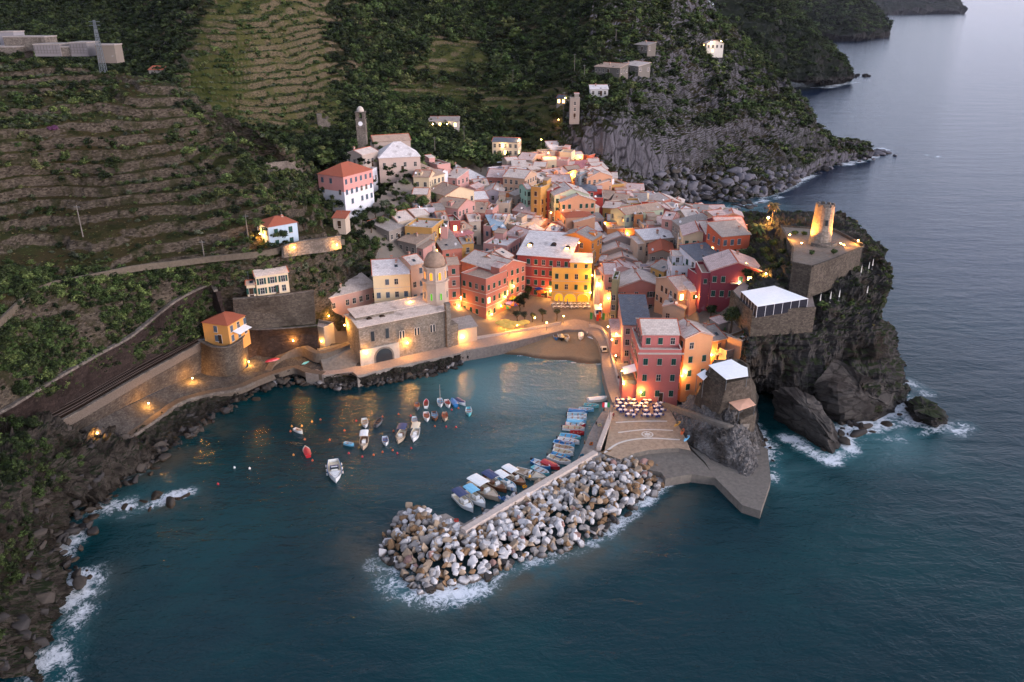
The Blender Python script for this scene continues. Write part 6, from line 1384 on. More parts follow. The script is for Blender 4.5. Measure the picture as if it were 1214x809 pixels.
def rubble(name, items, mats, label=None):
    """one mesh holding uncountable small stones: items = (pos, scale, rot z, tilt, mat index)"""
    vs, fs, mi = [], [], []; b = 0
    meshes = {}
    for (p, s, rz, tl, k, sd) in items:
        me = BM[k][sd % 5]
        if me.name not in meshes:
            co = np.empty(len(me.vertices)*3, np.float32); me.vertices.foreach_get('co', co); me.calc_loop_triangles(); li = np.empty(len(me.loop_triangles)*3, np.int32); me.loop_triangles.foreach_get('vertices', li); meshes[me.name] = (co.reshape(-1, 3), li.reshape(-1, 3))
        co, tri = meshes[me.name]; M = np.array((Matrix.Rotation(rz, 3, 'Z') @ Matrix.Rotation(tl, 3, 'X')))
        vs.append((co*np.array(s))@M.T+np.array(p)); fs.append(tri+b); b += len(co); mi += [mats.index(k)]*len(tri)
    V = np.concatenate(vs); T = np.concatenate(fs); me = bpy.data.meshes.new(name); me.vertices.add(len(V)); me.vertices.foreach_set('co', V.reshape(-1).astype(np.float32))
    me.loops.add(len(T)*3); me.loops.foreach_set('vertex_index', T.reshape(-1).astype(np.int32)); me.polygons.add(len(T)); me.polygons.foreach_set('loop_start', np.arange(0, len(T)*3, 3, dtype=np.int32))
    for k in mats: me.materials.append(BK[k])
    me.polygons.foreach_set('material_index', np.array(mi, np.int32)); me.update(); return tag(link(name, me), kind='stuff')
it = [((x, y, z-.2), (s*.95,)*3, rs.uniform(0, 6), rs.uniform(-1, 1), k, rs.randrange(5)) for (x, y, z, s, k) in rock_list[298:]]
for _ in range(760):
    x, y = rs.uniform(min(xs_), max(xs_)), rs.uniform(min(ys_), max(ys_))
    if inpoly(x, y, bw_): it.append(((x, y, heap(x, y)-.2), (rs.uniform(.7, 1.2),)*3, rs.uniform(0, 6), rs.uniform(-1, 1), rs.choice(['grey', 'brown', 'grey', 'pale']), rs.randrange(5)))
rubble('rubble', it, ['pale', 'grey', 'brown', 'pink', 'dark', 'tan'])
# shore stones: left walk, promenade foot, cove, headland foot
it = []
def along(pl, n, w_, s0, s1, z0, z1, ks):
    pts = [P(*p) for p in pl]
    for _ in range(n):
        i = rs.randrange(len(pts)-1); p = pts[i].lerp(pts[i+1], rs.random()); s = rs.uniform(s0, s1)*rs.choice([.6, 1, 1, 1.4])
        it.append(((p.x+rs.gauss(0, w_), p.y+rs.gauss(0, w_), rs.uniform(z0, z1)), (s, s*rs.uniform(.6, 1), s*rs.uniform(.5, .8)), rs.uniform(0, 6), rs.uniform(-.4, .4), rs.choice(ks), rs.randrange(5)))
along([(372,455,0),(400,459,0),(440,456,0),(478,450,0),(514,443,0),(544,432,0)], 260, .9, .5, 1.2, -.2, 1.1, ['wet', 'dark', 'dark', 'wet', 'grey'])
along([(125,575,0),(165,555,0),(200,530,0),(240,505,0),(290,474,0),(330,457,0),(362,450,0)], 190, 1.6, .6, 1.5, -.2, 1.3, ['wet', 'dark', 'dark', 'wet'])
along([(318,457,0),(330,454,0)], 7, .8, 1.1, 1.7, .3, .8, ['grey', 'grey', 'pale'])
along([(90,700,0),(75,660,0),(95,615,0),(130,592,0),(160,570,0)], 60, 1.8, .6, 1.6, -.3, 1.2, ['dark', 'dark', 'wet'])
along([(150,600,0),(190,595,0),(224,590,0)], 16, 1.2, 1.0, 2.2, -.9, -.2, ['dark', 'wet'])
g_ = G['mountain']; c_ = g_[:-1, :-1]; ar_ = np.linalg.norm(np.cross(g_[1:, :-1]-c_, g_[:-1, 1:]-c_), axis=-1); mx, my = proj(c_); wgt = ar_*np.clip((my-196)/22, 0, 1)*((mx > 765) & (mx < 955)); wgt = (wgt/wgt.sum()).reshape(-1)
for q in rng.choice(len(wgt), 330, p=wgt):
    p = c_.reshape(-1, 3)[q]; s = rs.uniform(1.2, 3.4)*rs.choice([.6, 1, 1, 1.35]); it.append(((p[0], p[1], p[2]+.2*s), (s, s*rs.uniform(.6, 1), s*rs.uniform(.5, .85)), rs.uniform(0, 6), rs.uniform(-.5, .5), rs.choice(['wet', 'slate', 'dark', 'slate', 'slate']), rs.randrange(5)))
along([(830,243,0),(870,245,0),(895,242,0)], 12, 4, 2.5, 4.5, -.8, .3, ['slate', 'dark'])
along([(950,210,0),(985,197,0),(1034,184,0),(1040,181,0)], 70, 4, 1.5, 3.6, -.5, 1.5, ['dark', 'slate'])
along([(985,535,0),(1005,508,0),(1030,502,0),(1062,480,0)], 40, 2, .8, 2.0, -.4, .6, ['dark', 'wet'])
along([(1012,92,0),(1024,90,0)], 10, 8, 3, 6, -1, 1, ['dark'])
along([(893,510,0),(905,528,0),(914,545,0)], 14, .8, .5, 1.0, -.3, .3, ['dark'])
g_ = G['foreshore']; c_ = g_[:-1, :-1]; ar_ = np.linalg.norm(np.cross(g_[1:, :-1]-c_, g_[:-1, 1:]-c_), axis=-1); mx, my = proj(c_); wgt = ar_*(c_[..., 2] < 13)*(mx < 170)*(mx > -20); wgt = (wgt/wgt.sum()).reshape(-1)
for q in rng.choice(len(wgt), 130, p=wgt):
    p = c_.reshape(-1, 3)[q]; s = rs.uniform(.6, 1.7)*rs.choice([.6, 1, 1, 1.3]); it.append(((p[0], p[1], p[2]-.1*s), (s, s*rs.uniform(.5, 1), s*rs.uniform(.5, .9)), rs.uniform(0, 6), rs.uniform(-.7, .7), rs.choice(['dark', 'dark', 'dark', 'wet']), rs.randrange(5)))
rubble('shore_stones', it, ['pale', 'grey', 'brown', 'dark', 'wet', 'slate'])
# big tilted rock slabs under the castle and the offshore rock
def rockslab(name, base, top, mat, label, amp=.5, cat='rock'):
    """closed rock through two rings of pixel points with heights"""
    def rs_(pl, n=44):
        q = [P(*p) for p in pl+pl[:1]]; L = [0]
        for a, b in zip(q, q[1:]): L.append(L[-1]+(b-a).length)
        out = []; k = 0
        for i in range(n):
            t = L[-1]*i/n
            while L[k+1] < t: k += 1
            out.append(q[k].lerp(q[k+1], (t-L[k])/max(1e-6, L[k+1]-L[k])))
        return out
    A_ = rs_(base); B_ = rs_(top); n = len(A_); cb = sum(B_, Vector())/n; ca = sum(A_, Vector())/n
    rings = [[a.lerp(b, t) for a, b in zip(A_, B_)] for t in [i/12 for i in range(13)]]+[[b.lerp(cb, t) for b in B_] for t in (.25, .5, .75, .97)]
    g_ = np.array([[tuple(p) for p in r] for r in rings]); c = np.array(tuple((ca+cb)/2)); d = g_-c; d /= np.linalg.norm(d, axis=-1, keepdims=True)
    g_ = g_+d*((fbm(g_/np.array((2.6, 2.6, 1.1)), 5, 3, .6, True)-.25)*amp*2.2)[..., None]; g_ = np.concatenate([g_, g_[:, :1]], 1)
    o = link(name, grid_mesh(name, g_, mat, False)); return tag(o, label, cat)
rockslab('rock_slab', [(918,500,-1),(950,522,-1),(988,545,-1),(1001,530,-1),(988,505,-1),(960,485,-1)], [(917,462,9),(938,470,8.6),(965,492,7),(984,520,3.4),(983,498,5),(968,474,7.6),(940,458,9.6)], M_slab, 'long curved rock slab leaning into the sea by the dark cave', .5)
rockslab('rock_slab', [(962,490,-1),(1000,508,-1),(1040,502,-1),(1064,490,-1),(1066,462,-1),(1010,470,-1)], [(966,456,8.5),(984,450,11),(1012,462,8.5),(1050,478,4),(1060,462,5),(1026,446,11),(990,424,14.5)], M_slab, 'broad tilted rock slab below the right edge of the castle cliff', .6)
rockslab('sea_rock', [(1070,478,-1),(1082,502,-1),(1108,510,-1),(1127,503,-1),(1118,486,-1),(1095,472,-1)], [(1078,476,2.6),(1088,488,3.2),(1106,495,3.4),(1117,494,2.2),(1110,480,3.4),(1094,473,3.8)], M_dark, 'dark jagged rock standing in the surf off the castle cliff', .8)
rockslab('sea_rock', [(1064,463,-1),(1072,468,-1),(1082,464,-1),(1076,456,-1)], [(1067,460,1.4),(1072,462,1.7),(1078,460,1.5),(1074,456,1.5)], M_dark, 'small dark rock between the cliff and the jagged sea rock', .4)
# ================================================================ SMALL THINGS OF THE PIAZZA
def umb(px, py, z, col, col2, label, open_=True, r=1.5, h=2.5, group='parasols'):
    b = P(px, py, z); root = empty('parasol' if open_ else 'closed_parasol', tuple(b)); tag(root, label, 'parasol', group)
    m = MB(); m.cyl((0, 0), .05, .04, .08, h+.45, 6); m.build('pole', M_metal, root); m = MB(); m.cyl((0, 0), .28, .25, 0, .08, 8); m.build('base', M_conc, root); m = MB()
    if open_:
        n = 8; ri = [(r*math.cos(2*math.pi*k/n), r*math.sin(2*math.pi*k/n), h-.18) for k in range(n)]; ap = (0, 0, h+.42)
        for k in range(n): m.poly([ri[k], ri[(k+1) % n], ap], k % 2); m.poly([tuple(Vector(ri[k])-Vector((0, 0, .22))), tuple(Vector(ri[(k+1) % n])-Vector((0, 0, .22))), ri[(k+1) % n], ri[k]], k % 2)
    else: m.cyl((0, 0), .16, .05, 1.0, 2.7, 8)
    m.build('cloth', [simple('parasol_'+col, col, .7, .08), simple('parasol_'+col2, col2, .7, .08)], root); return root
YL, OR_, GR, PU, WH, BL_ = 'e0a93a', 'd5702c', '4f9a4e', '6a5aa0', 'dcd5cb', '34478c'
for x, y, c, c2, l in [(613,349,YL,YL,'yellow parasol highest in the lane beside the dark trees'),(618,351,YL,OR_,'yellow and orange parasol beside the topmost dark tree'),(615,356,WH,WH,'white parasol in the lane of coloured parasols'),(607,361,OR_,YL,'orange and yellow parasol left of the green one'),(612,362.5,GR,GR,'green parasol beside the middle dark tree'),(605,368,PU,PU,'violet parasol in the lane of coloured parasols'),(609.5,369,PU,OR_,'violet and orange parasol beside the lowest dark tree'),(600,372.5,GR,OR_,'green and orange parasol lowest in the lane'),(639.5,350,BL_,BL_,'blue parasol in front of the red hotel'),(641.5,354,OR_,OR_,'orange parasol in front of the red hotel')]:
    umb(x, y, tg(P(x, y, 4).x, P(x, y, 4).y)+.1, c, c2, l, group='coloured parasols in the lane')
for i, (x, y) in enumerate([(593,391),(599,389.5),(605,391.5),(598,394.5),(610.5,392),(616.5,392),(604,396),(622,390.5)]):
    umb(x, y, 3.3, 'e3b95c', 'e3b95c', 'honey yellow parasol lit from below by the beach road', group='yellow parasols by the beach road')
for x, y, l in [(662.5,361,'closed dark blue parasol left in front of the yellow arcade'),(672.5,364,'closed dark blue parasol in the middle of the arcade tables'),(684,361,'closed orange parasol in front of the arcade arch')]:
    umb(x, y, 3.4, BL_ if 'blue' in l else OR_, WH, l, False, h=2.4, group='closed parasols')
for i, (x, y, z) in enumerate([(971.5,361.5,23.95),(983.5,359,24.6),(994,357,25.0),(1020,327.5,26.2),(1029,323,26.2),(1033.5,319.5,26.2),(1027,352,23.4)]):
    umb(x, y, z, WH, WH, 'closed white parasol on a rock terrace below the castle', False, h=2.6, group='closed white parasols on the rock')
# cafe tables and chairs
tbm = MB(); tbm.box(-.38, -.38, .70, .38, .38, .75); TT = tbm.mesh('table_top', [M_white]); tbl = MB(); tbl.cyl((0, 0), .05, .05, .03, .70, 6); tbl.box(-.25, -.25, 0, .25, .25, .03); TL = tbl.mesh('pedestal', [M_metal])
chs = MB(); chs.box(-.21, -.21, .42, .21, .21, .47); CS = {c: chs.mesh('seat', [simple('chair_'+c, '36427a' if c == '31479a' else c, .6, .1)]) for c in ('31479a', 'c8c4c0')}
chb = MB(); chb.box(-.21, .17, .50, .21, .21, .88); CB = {c: chb.mesh('backrest', [simple('chair_'+c, '36427a' if c == '31479a' else c, .6, .1)]) for c in ('31479a', 'c8c4c0')}
chl = MB(); [chl.box(sx-.02, sy-.02, 0, sx+.02, sy+.02, .42 if sy < 0 else .50) for sx in (-.18, .18) for sy in (-.18, .18)]; [chl.box(-.16, sy-.015, .36, .16, sy+.015, .40) for sy in (-.18, .18)]; [chl.box(sx-.015, -.16, .36, sx+.015, .16, .40) for sx in (-.18, .18)]; CLG = chl.mesh('leg_frame', [M_metal])
def cafe(px, py, z, cc, tl, clb, g1, g2, rot=0, n=3):
    b = P(px, py, z); r = empty('cafe_table', tuple(b), rot); tag(r, tl, 'table', g1); link('table_top', TT, r); link('pedestal', TL, r)
    for k in range(n):
        a = rot+k*2*math.pi/n+.4; c = empty('cafe_chair', (b.x+.72*math.cos(a), b.y+.72*math.sin(a), b.z), a-math.pi/2); tag(c, clb, 'chair', g2); link('seat', CS[cc], c); link('backrest', CB[cc], c); link('leg_frame', CLG, c)
for j, y in enumerate((477, 481, 485, 489.5, 494)):
    for i in range(9):
        x = 733+i*6.1+(j % 2)*2.2+rs.uniform(-1.6, 1.6); yj = y+rs.uniform(-1, 1)
        if x < 787 and rs.random() < .8 and not (x < 738 and y > 490): cafe(x, yj, 2.91, '31479a', 'white square table on the harbour terrace below the pink house', 'blue chair at the white tables on the harbour terrace', 'white tables on the harbour terrace', 'blue chairs on the harbour terrace', rs.uniform(0, 6))
for j, y in enumerate((362.5, 366)):
    for i in range(9): cafe(656+i*5.1+j*1.5, y, 3.42, 'c8c4c0', 'white table in front of the yellow arcade', 'pale chair at the tables before the yellow arcade', 'white tables by the arcade', 'pale chairs by the arcade', rs.uniform(0, 6), 2)
# vehicles
def vehicle(name, px, py, z, rot, L, Wd, Hh, col, label, cat, van=True):
    b = P(px, py, z); r = empty(name, tuple(b), rot); tag(r, label, cat); m = MB(); bc = simple('vehicle_'+col, col, .35, .04)
    prof = [(-L/2, .35), (L/2-.05, .35), (L/2, .75), (L/2-.15, Hh*.52), (L/2-.75, Hh*.97), (L/2-1.1, Hh), (-L/2+.1, Hh), (-L/2, Hh*.9)] if van else [(-L/2, .35), (L/2, .35), (L/2, .7), (L/2-.35, Hh), (L/2-1.2, Hh), (L/2-1.25, .95), (-L/2, .95)]
    m.rings([[(x, -Wd/2, zz) for x, zz in prof], [(x, -Wd*.46, zz+.0) for x, zz in prof][:0] or [(x, Wd/2, zz) for x, zz in prof]]); m.build('body', bc, r)
    m = MB(); m.slab([(L/2-.16, -Wd*.42, Hh*.56), (L/2-.16, Wd*.42, Hh*.56), (L/2-.70, Wd*.40, Hh*.93), (L/2-.70, -Wd*.40, Hh*.93)], -.02) if van else m.slab([(L/2-.02, -Wd*.42, .8), (L/2-.02, Wd*.42, .8), (L/2-.31, Wd*.40, Hh*.95), (L/2-.31, -Wd*.40, Hh*.95)], -.02); m.build('windscreen', M_glass, r)
    for s in (-1, 1): m = MB(); m.box(L/2-1.15, s*(Wd/2+.004)-.005, Hh*.58, L/2-.8, s*(Wd/2+.004)+.005, Hh*.88); m.build('side_window', M_glass, r); m = MB(); m.box(L/2-.04, s*Wd*.36-.12, .62, L/2+.02, s*Wd*.36+.12, .78); m.build('headlight', M_trim, r)
    for sx in (-L/2+.65, L/2-.7):
        for sy in (-1, 1):
            m = MB(); q = [[(sx+.33*math.cos(2*math.pi*k/12), sy*(Wd/2-.02)+o_, .33+.33*math.sin(2*math.pi*k/12)) for k in range(12)] for o_ in (-.1, .1)]; m.rings(q); m.build('wheel', BC['black'], r)
    return r
vehicle('delivery_van', 708.8, 374, 3.75, -math.pi/2, 4.8, 2.0, 2.5, 'd8d6d4', 'white delivery van driving down the lit street', 'van')
vehicle('electric_cart', 715.7, 416.5, 3.02, -math.pi/2+.1, 2.6, 1.3, 1.5, 'cfc8bd', 'small pale electric cart parked on the beach quay', 'cart', False)
vehicle('small_truck', 556.6, 401, 3.2, math.pi*.85, 3.2, 1.5, 1.7, 'd8d6d4', 'small white flatbed truck parked by the church', 'truck', False)
def banner(px, py, z, col, label):
    b = P(px, py, z); r = empty('flag', tuple(b)); tag(r, label, 'flag', 'flags by the beach stairs'); m = MB(); m.tube([(0, 0, 0), (0, 0, 3.6)], .04, 5); m.build('pole', M_metal, r); m = MB(); m.rings([[(.05, -.015, 1.4), (.05, .015, 1.4), (.05, .015, 3.5), (.05, -.015, 3.5)], [(.4, .08, 1.35), (.4, .11, 1.35), (.4, .11, 3.4), (.4, .08, 3.4)], [(.75, -.02, 1.4), (.75, .01, 1.4), (.75, .01, 3.3), (.75, -.02, 3.3)]]); m.build('cloth', simple('flag_'+col, col, .7, .08), r)
for x, y, c, l in [(699,384,'3d8a4c','green flag on a pole left of the street flags'),(706.5,386,'c23a30','red flag on a pole nearest the beach stairs'),(709,383,'d0661f','orange flag on a pole behind the red flag'),(713.5,384.5,'3f7d46','green and last flag on the right of the street')]: banner(x, y, 3.1, c, l)
fl = P(722, 500, 2.95); r = empty('flag', tuple(fl)); tag(r, 'Italian tricolour flag on a pole by the mole parapet', 'flag'); m = MB(); m.tube([(0, 0, 0), (0, 0, 5)], .05, 5); m.build('pole', M_metal, r); m = MB(); [m.box(-.05-.55*(i+1), -.02, 3.6, -.05-.55*i-.003, .02, 4.8, i) for i in range(3)]; m.build('cloth', [simple('flag_a', '2f7a45', .7, .05), M_white, simple('flag_b', 'b8333a', .7, .05)], r)
# washing on the ochre house, yellow awnings
def cloths(pts, label, cols, name='washing_line'):
    a, b = Vector(pts[0]), Vector(pts[1]); r = empty(name, tuple(a)); tag(r, label, 'laundry'); m = MB(); m.tube([(0, 0, 0), tuple((b-a)/2-Vector((0, 0, .15))), tuple(b-a)], .015, 4); m.build('cord', M_metal, r)
    d = b-a; n = int(d.length/1.0)
    for k in range(n):
        m = MB(); p = d*(k+.1)/n; q = d*(k+.9)/n; m.rings([[p, p+Vector((0, .03, 0)), p+Vector((0, .03, -1.2)), p+Vector((0, 0, -1.2))], [q, q+Vector((0, .03, 0)), q+Vector((0, .03, -1.1)), q+Vector((0, 0, -1.1))]]); m.build('sheet', simple('sheet_'+cols[k % len(cols)], cols[k % len(cols)], .8, .05), r)
wl = corners(480, 271, 512, 273.2, 8, None); cloths([wl[0]+Vector((1.0, -.5, -2.9)), wl[1]+Vector((-1.6, -.5, -2.9))], 'white sheets on a line across the ochre terrace house', ['d8d5e0', 'cfd0de', 'dcd8dc'])
# people: standing figures, one continuous body each
def person(px, py, z, rot, top, leg, label):
    b = P(px, py, z); r = random.Random(int(px*7)); bm = bmesh.new(); J = [(0, 0, .93), (0, 0, 1.2), (0, 0, 1.42), (0, 0, 1.52), (0, -.02, 1.68), (.10, 0, .88), (.12, -.08, .48), (.12, .02, .06), (-.10, 0, .88), (-.12, .06, .48), (-.12, .14, .06), (.20, 0, 1.40), (.27, .02, 1.12), (.28, -.10, .88), (-.20, 0, 1.40), (-.27, .02, 1.12), (-.28, -.06, .88)]
    E = [(0, 1), (1, 2), (2, 3), (3, 4), (0, 5), (5, 6), (6, 7), (0, 8), (8, 9), (9, 10), (2, 11), (11, 12), (12, 13), (2, 14), (14, 15), (15, 16)]
    R = [.15, .15, .16, .06, .115, .10, .065, .05, .10, .065, .05, .065, .05, .04, .065, .05, .04]
    me = bpy.data.meshes.new('person'); me.from_pydata(J, E, []); o = bpy.data.objects.new('person', me); COL.objects.link(o); o.location = b; o.rotation_euler = (0, 0, rot)
    md = o.modifiers.new('skin', 'SKIN'); o.modifiers.new('sub', 'SUBSURF').render_levels = 1
    for v, q in zip(me.skin_vertices[0].data, R): v.radius = (q, q*.8)
    me.skin_vertices[0].data[0].use_root = True
    t = NT('clothes_'+label[:14]); zz = t.n('SeparateXYZ', {0: t.n('TexCoord').outputs['Object']}).outputs[2]
    c = t.mix(t.math('GREATER_THAN', zz, .93), lin(leg), lin(top)); c = t.mix(t.math('GREATER_THAN', zz, 1.5), c, lin('b58568')); c = t.mix(t.math('GREATER_THAN', zz, 1.73), c, lin('2c1f18')); me.materials.append(t.done(c, .8))
    tag(o, label, 'person')
for a in [(727,497,2.92,.3,'7a2f2c','2a2c33','person in dark red top standing by the mole parapet'),(786,471,3.2,1.2,'c9c2ba','39342f','person in pale top at the foot of the bastion steps'),(628,571,2.42,.5,'c7922e','34302d','person in yellow jacket on the narrow mole'),(607,586,2.42,2.,'3a5a86','2c2c30','person in blue jacket on the outer mole'),(592,596,2.42,2.6,'3f5c8a','4a4640','person bending nets near the mole tip in blue shirt'),(731,428,3.05,.2,'2b2b30','23252c','person in black walking on the harbour street'),(726,402,3.05,.9,'4d3a34','23252c','person in brown coat walking near the quay wall'),(696,399,3.05,2.,'d0cac2','3a4356','person in white shirt at the top of the beach quay'),(733,452,3.05,.4,'5a3f38','2d2a2a','person in rust jacket under the pink house')]: person(*a)
# pale statue by the boat store, washing on the coastal stairs
st = P(364, 372, 14); r = empty('statue', tuple(st)); tag(r, 'small white statue in the garden left of the oratory', 'statue'); m = MB(); m.box(-.4, -.4, -1, .4, .4, .9); m.build('pedestal', M_conc, r); m = MB(); m.rings([[(q*math.cos(2*math.pi*k/8), q*math.sin(2*math.pi*k/8), z) for k in range(8)] for z, q in ((.9, .38), (1.5, .30), (2.0, .34), (2.3, .12), (2.45, .18), (2.7, .15), (2.8, .02))]); m.build('figure', M_white, r, smooth=True)
for px, py, z, c, l in [(323,428,6.2,'red','red upturned canoe on the stepped coastal path'),(366,431,3.2,'teal','turquoise upturned dinghy by the concrete wall'),(372,429.5,3.2,'white','white upturned dinghy by the concrete wall')]:
    r = empty('upturned_boat', tuple(P(px, py, z)), .6); tag(r, l, 'boat', 'boats stored on the coastal path'); m = MB(); m.rings([[(x, w_*math.cos(math.pi*k/6), .1+h_*math.sin(math.pi*k/6)) for k in range(7)] for x, w_, h_ in ((-1.9, .05, .1), (-1.2, .5, .45), (0, .65, .55), (1.2, .5, .45), (1.9, .05, .1))]); m.build('hull', BC[c], r)

# gear left on the mole and by the bedrock path
def crate(px, py, z, col, rot, label):
    r = empty('fish_crate', tuple(P(px, py, z)), rot); tag(r, label, 'crate', 'crates on the harbour edge'); c = simple('crate_'+col, col, .6, .15); m = MB(); m.box(-.4, -.28, 0, .4, .28, .05)
    for q in ((-.4, -.28, .4, -.24), (-.4, .24, .4, .28), (-.4, -.24, -.36, .24), (.36, -.24, .4, .24)): m.box(q[0], q[1], .05, q[2], q[3], .36)
    m.build('box', c, r); m = MB(); m.cyl((0, 0), .2, .12, .06, .32, 8); m.build('net_bundle', simple('net', '3c5a4a', .9, .3, 8.), r)
for a in [(622,578,2.42,'c98a2a',.4,'yellow crate with net on the narrow mole'),(597,592,2.42,'34558f',1.0,'blue crate with net on the mole near the tip boats'),(541,618,2.42,'a8423a',.2,'red crate with net at the mole tip'),(690,541,2.42,'3f6f8a',.7,'teal crate with net at the start of the narrow mole'),(711,505,2.42,'c9b48a',.3,'pale crate with net on the wide mole'),(701,527,2.42,'b8622f',1.2,'orange crate with net on the wide mole')]: crate(*a)
for px, py, z, c, rt, l in [(803,504,3.9,'gold',.9,'yellow canoe lying by the bedrock path'),(809,513,3.8,'orange',1.2,'orange canoe lying by the bedrock path'),(814,521,3.4,'sky',1.0,'sky blue canoe lying by the bedrock path')]:
    r = empty('canoe', tuple(land(px, py) if False else P(px, py, z)), rt); tag(r, l, 'canoe', 'canoes by the bedrock path'); m = MB(); m.rings([[(x, w_*math.cos(2*math.pi*k/8), .25+w_*.7*math.sin(2*math.pi*k/8)) for k in range(8)] for x, w_ in ((-1.6, .03), (-1., .3), (0, .38), (1., .3), (1.6, .03))]); m.build('hull', BC[c], r); m = MB(); m.box(-.4, -.2, .46, .4, .2, .54); m.build('cockpit', BC['black'], r)
for px, py, l in [(716,487,'mooring bollard nearest the quay corner'),(707,503,'mooring bollard in the middle of the wide mole'),(693,526,'mooring bollard where the mole narrows'),(655,563,'mooring bollard above the cream speedboat'),(612,587,'mooring bollard beside the varnished boat'),(572,606,'mooring bollard beside the white tip boats')]:
    r = empty('bollard', tuple(P(px, py, 2.4))); tag(r, l, 'bollard', 'mooring bollards on the mole'); m = MB(); m.cyl((0, 0), .2, .15, 0, .5, 8); m.cyl((0, 0), .26, .22, .5, .62, 8); m.build('post', M_rust, r)
# ================================================================ VEGETATION
def crown_template(seed, leaves, blobs=7, core=True, leafs=.16, squash=.85):
    r = np.random.default_rng(seed); V = []; T = []; TI = []
    cs = r.normal(size=(blobs, 3)); cs /= np.linalg.norm(cs, axis=1, keepdims=True); cs *= r.uniform(.25, .72, (blobs, 1)); cs[:, 2] = cs[:, 2]*.8+.05; rad = r.uniform(.30, .52, blobs)
    b = 0; per = leaves//blobs
    for c, q in zip(cs, rad):
        tone = r.uniform(.6, 1.4)
        for _ in range(per):
            d = r.normal(size=3); d[2] += .35; d /= np.linalg.norm(d); p = c+d*q*r.uniform(.75, 1.12)
            a = np.cross(d, r.normal(size=3)); a /= np.linalg.norm(a)+1e-9; e = np.cross(d, a)+d*r.uniform(-.7, .7); s = leafs*r.uniform(.6, 1.5)
            V += [p-a*s*.5, p+a*s*.5, p+e*s*1.1]; T.append((b, b+1, b+2)); b += 3; tt = tone*r.uniform(.65, 1.35); TI += [tt]*3
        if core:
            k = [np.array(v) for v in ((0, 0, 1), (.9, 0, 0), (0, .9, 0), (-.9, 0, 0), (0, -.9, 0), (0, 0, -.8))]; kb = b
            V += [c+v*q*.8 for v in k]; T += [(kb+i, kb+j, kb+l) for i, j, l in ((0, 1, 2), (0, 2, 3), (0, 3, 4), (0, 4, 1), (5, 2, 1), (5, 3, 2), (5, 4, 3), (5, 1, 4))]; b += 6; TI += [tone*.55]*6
    V = np.array(V); V[:, 2] *= squash; return V, np.array(T), np.array(TI)
def leafmat(name='leaf_mass'):
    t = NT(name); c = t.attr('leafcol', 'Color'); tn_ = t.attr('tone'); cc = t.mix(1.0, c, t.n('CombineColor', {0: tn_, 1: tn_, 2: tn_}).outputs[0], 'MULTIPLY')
    return t.done(cc, .75)
M_leaf = leafmat(); M_bark = simple('bark', '4a3d31', .9, .3, 4.)
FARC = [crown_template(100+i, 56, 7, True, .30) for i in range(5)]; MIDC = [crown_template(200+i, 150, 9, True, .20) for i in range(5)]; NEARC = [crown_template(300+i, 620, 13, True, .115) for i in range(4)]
def merge(name, temps, pos, size, cols, parent=None, kind='stuff'):
    """pos (N,3), size (N,3), cols (N,3) -> one mesh of crowns"""
    N = len(pos); idx = rng.integers(0, len(temps), N); yaw = rng.uniform(0, 6.28, N); Vs, Ts, Cs, Ns = [], [], [], []; b = 0
    for k, (V, T, TI) in enumerate(temps):
        ii = np.nonzero(idx == k)[0]
        if not len(ii): continue
        c, s = np.cos(yaw[ii])[:, None], np.sin(yaw[ii])[:, None]; x = V[None, :, 0]*c-V[None, :, 1]*s; y = V[None, :, 0]*s+V[None, :, 1]*c; z = np.repeat(V[None, :, 2], len(ii), 0)
        W = np.stack([x, y, z], -1)*size[ii][:, None, :]+pos[ii][:, None, :]; Vs.append(W.reshape(-1, 3)); off = b+np.arange(len(ii))*len(V); Ts.append((T[None]+off[:, None, None]).reshape(-1, 3)); b += len(ii)*len(V)
        Cs.append(np.repeat(cols[ii], len(V), 0)); Ns.append(np.tile(TI, len(ii)))
    V = np.concatenate(Vs); T = np.concatenate(Ts); C = np.concatenate(Cs); Nn = np.concatenate(Ns); me = bpy.data.meshes.new(name); me.vertices.add(len(V)); me.vertices.foreach_set('co', V.reshape(-1).astype(np.float32)); me.loops.add(len(T)*3); me.loops.foreach_set('vertex_index', T.reshape(-1).astype(np.int32))
    me.polygons.add(len(T)); me.polygons.foreach_set('loop_start', np.arange(0, len(T)*3, 3, dtype=np.int32)); a = me.attributes.new('leafcol', 'FLOAT_COLOR', 'POINT'); a.data.foreach_set('color', np.c_[C, np.ones(len(C))].reshape(-1).astype(np.float32)); a = me.attributes.new('tone', 'FLOAT', 'POINT'); a.data.foreach_set('value', Nn.astype(np.float32)); me.update(); me.materials.append(M_leaf)
    if parent is None: return tag(link(name, me), kind=kind)
    return link(name, me, parent)
def sample(gname, n, dens):
    g = G[gname]; c = (g[:-1, :-1]+g[1:, 1:])/2; e1, e2 = g[1:, :-1]-g[:-1, :-1], g[:-1, 1:]-g[:-1, :-1]; nn = np.cross(e1, e2); ar = np.linalg.norm(nn, axis=-1); nz = np.abs(nn[..., 2])/np.maximum(ar, 1e-9); px, py = proj(c)
    vis = (px > -25) & (px < 1240) & (py > -30) & (py < 830); w = ar*dens(px, py, c, nz)*vis; w = np.maximum(w, 0); n = int(n)
    f = w.reshape(-1)/w.sum(); i = rng.choice(len(f), n, p=f); j, k = np.unravel_index(i, w.shape); u, v = rng.random((2, n, 1)); p = g[j, k]*(1-u)*(1-v)+g[j+1, k]*u*(1-v)+g[j, k+1]*(1-u)*v+g[j+1, k+1]*u*v
    return p, px[j, k], py[j, k]
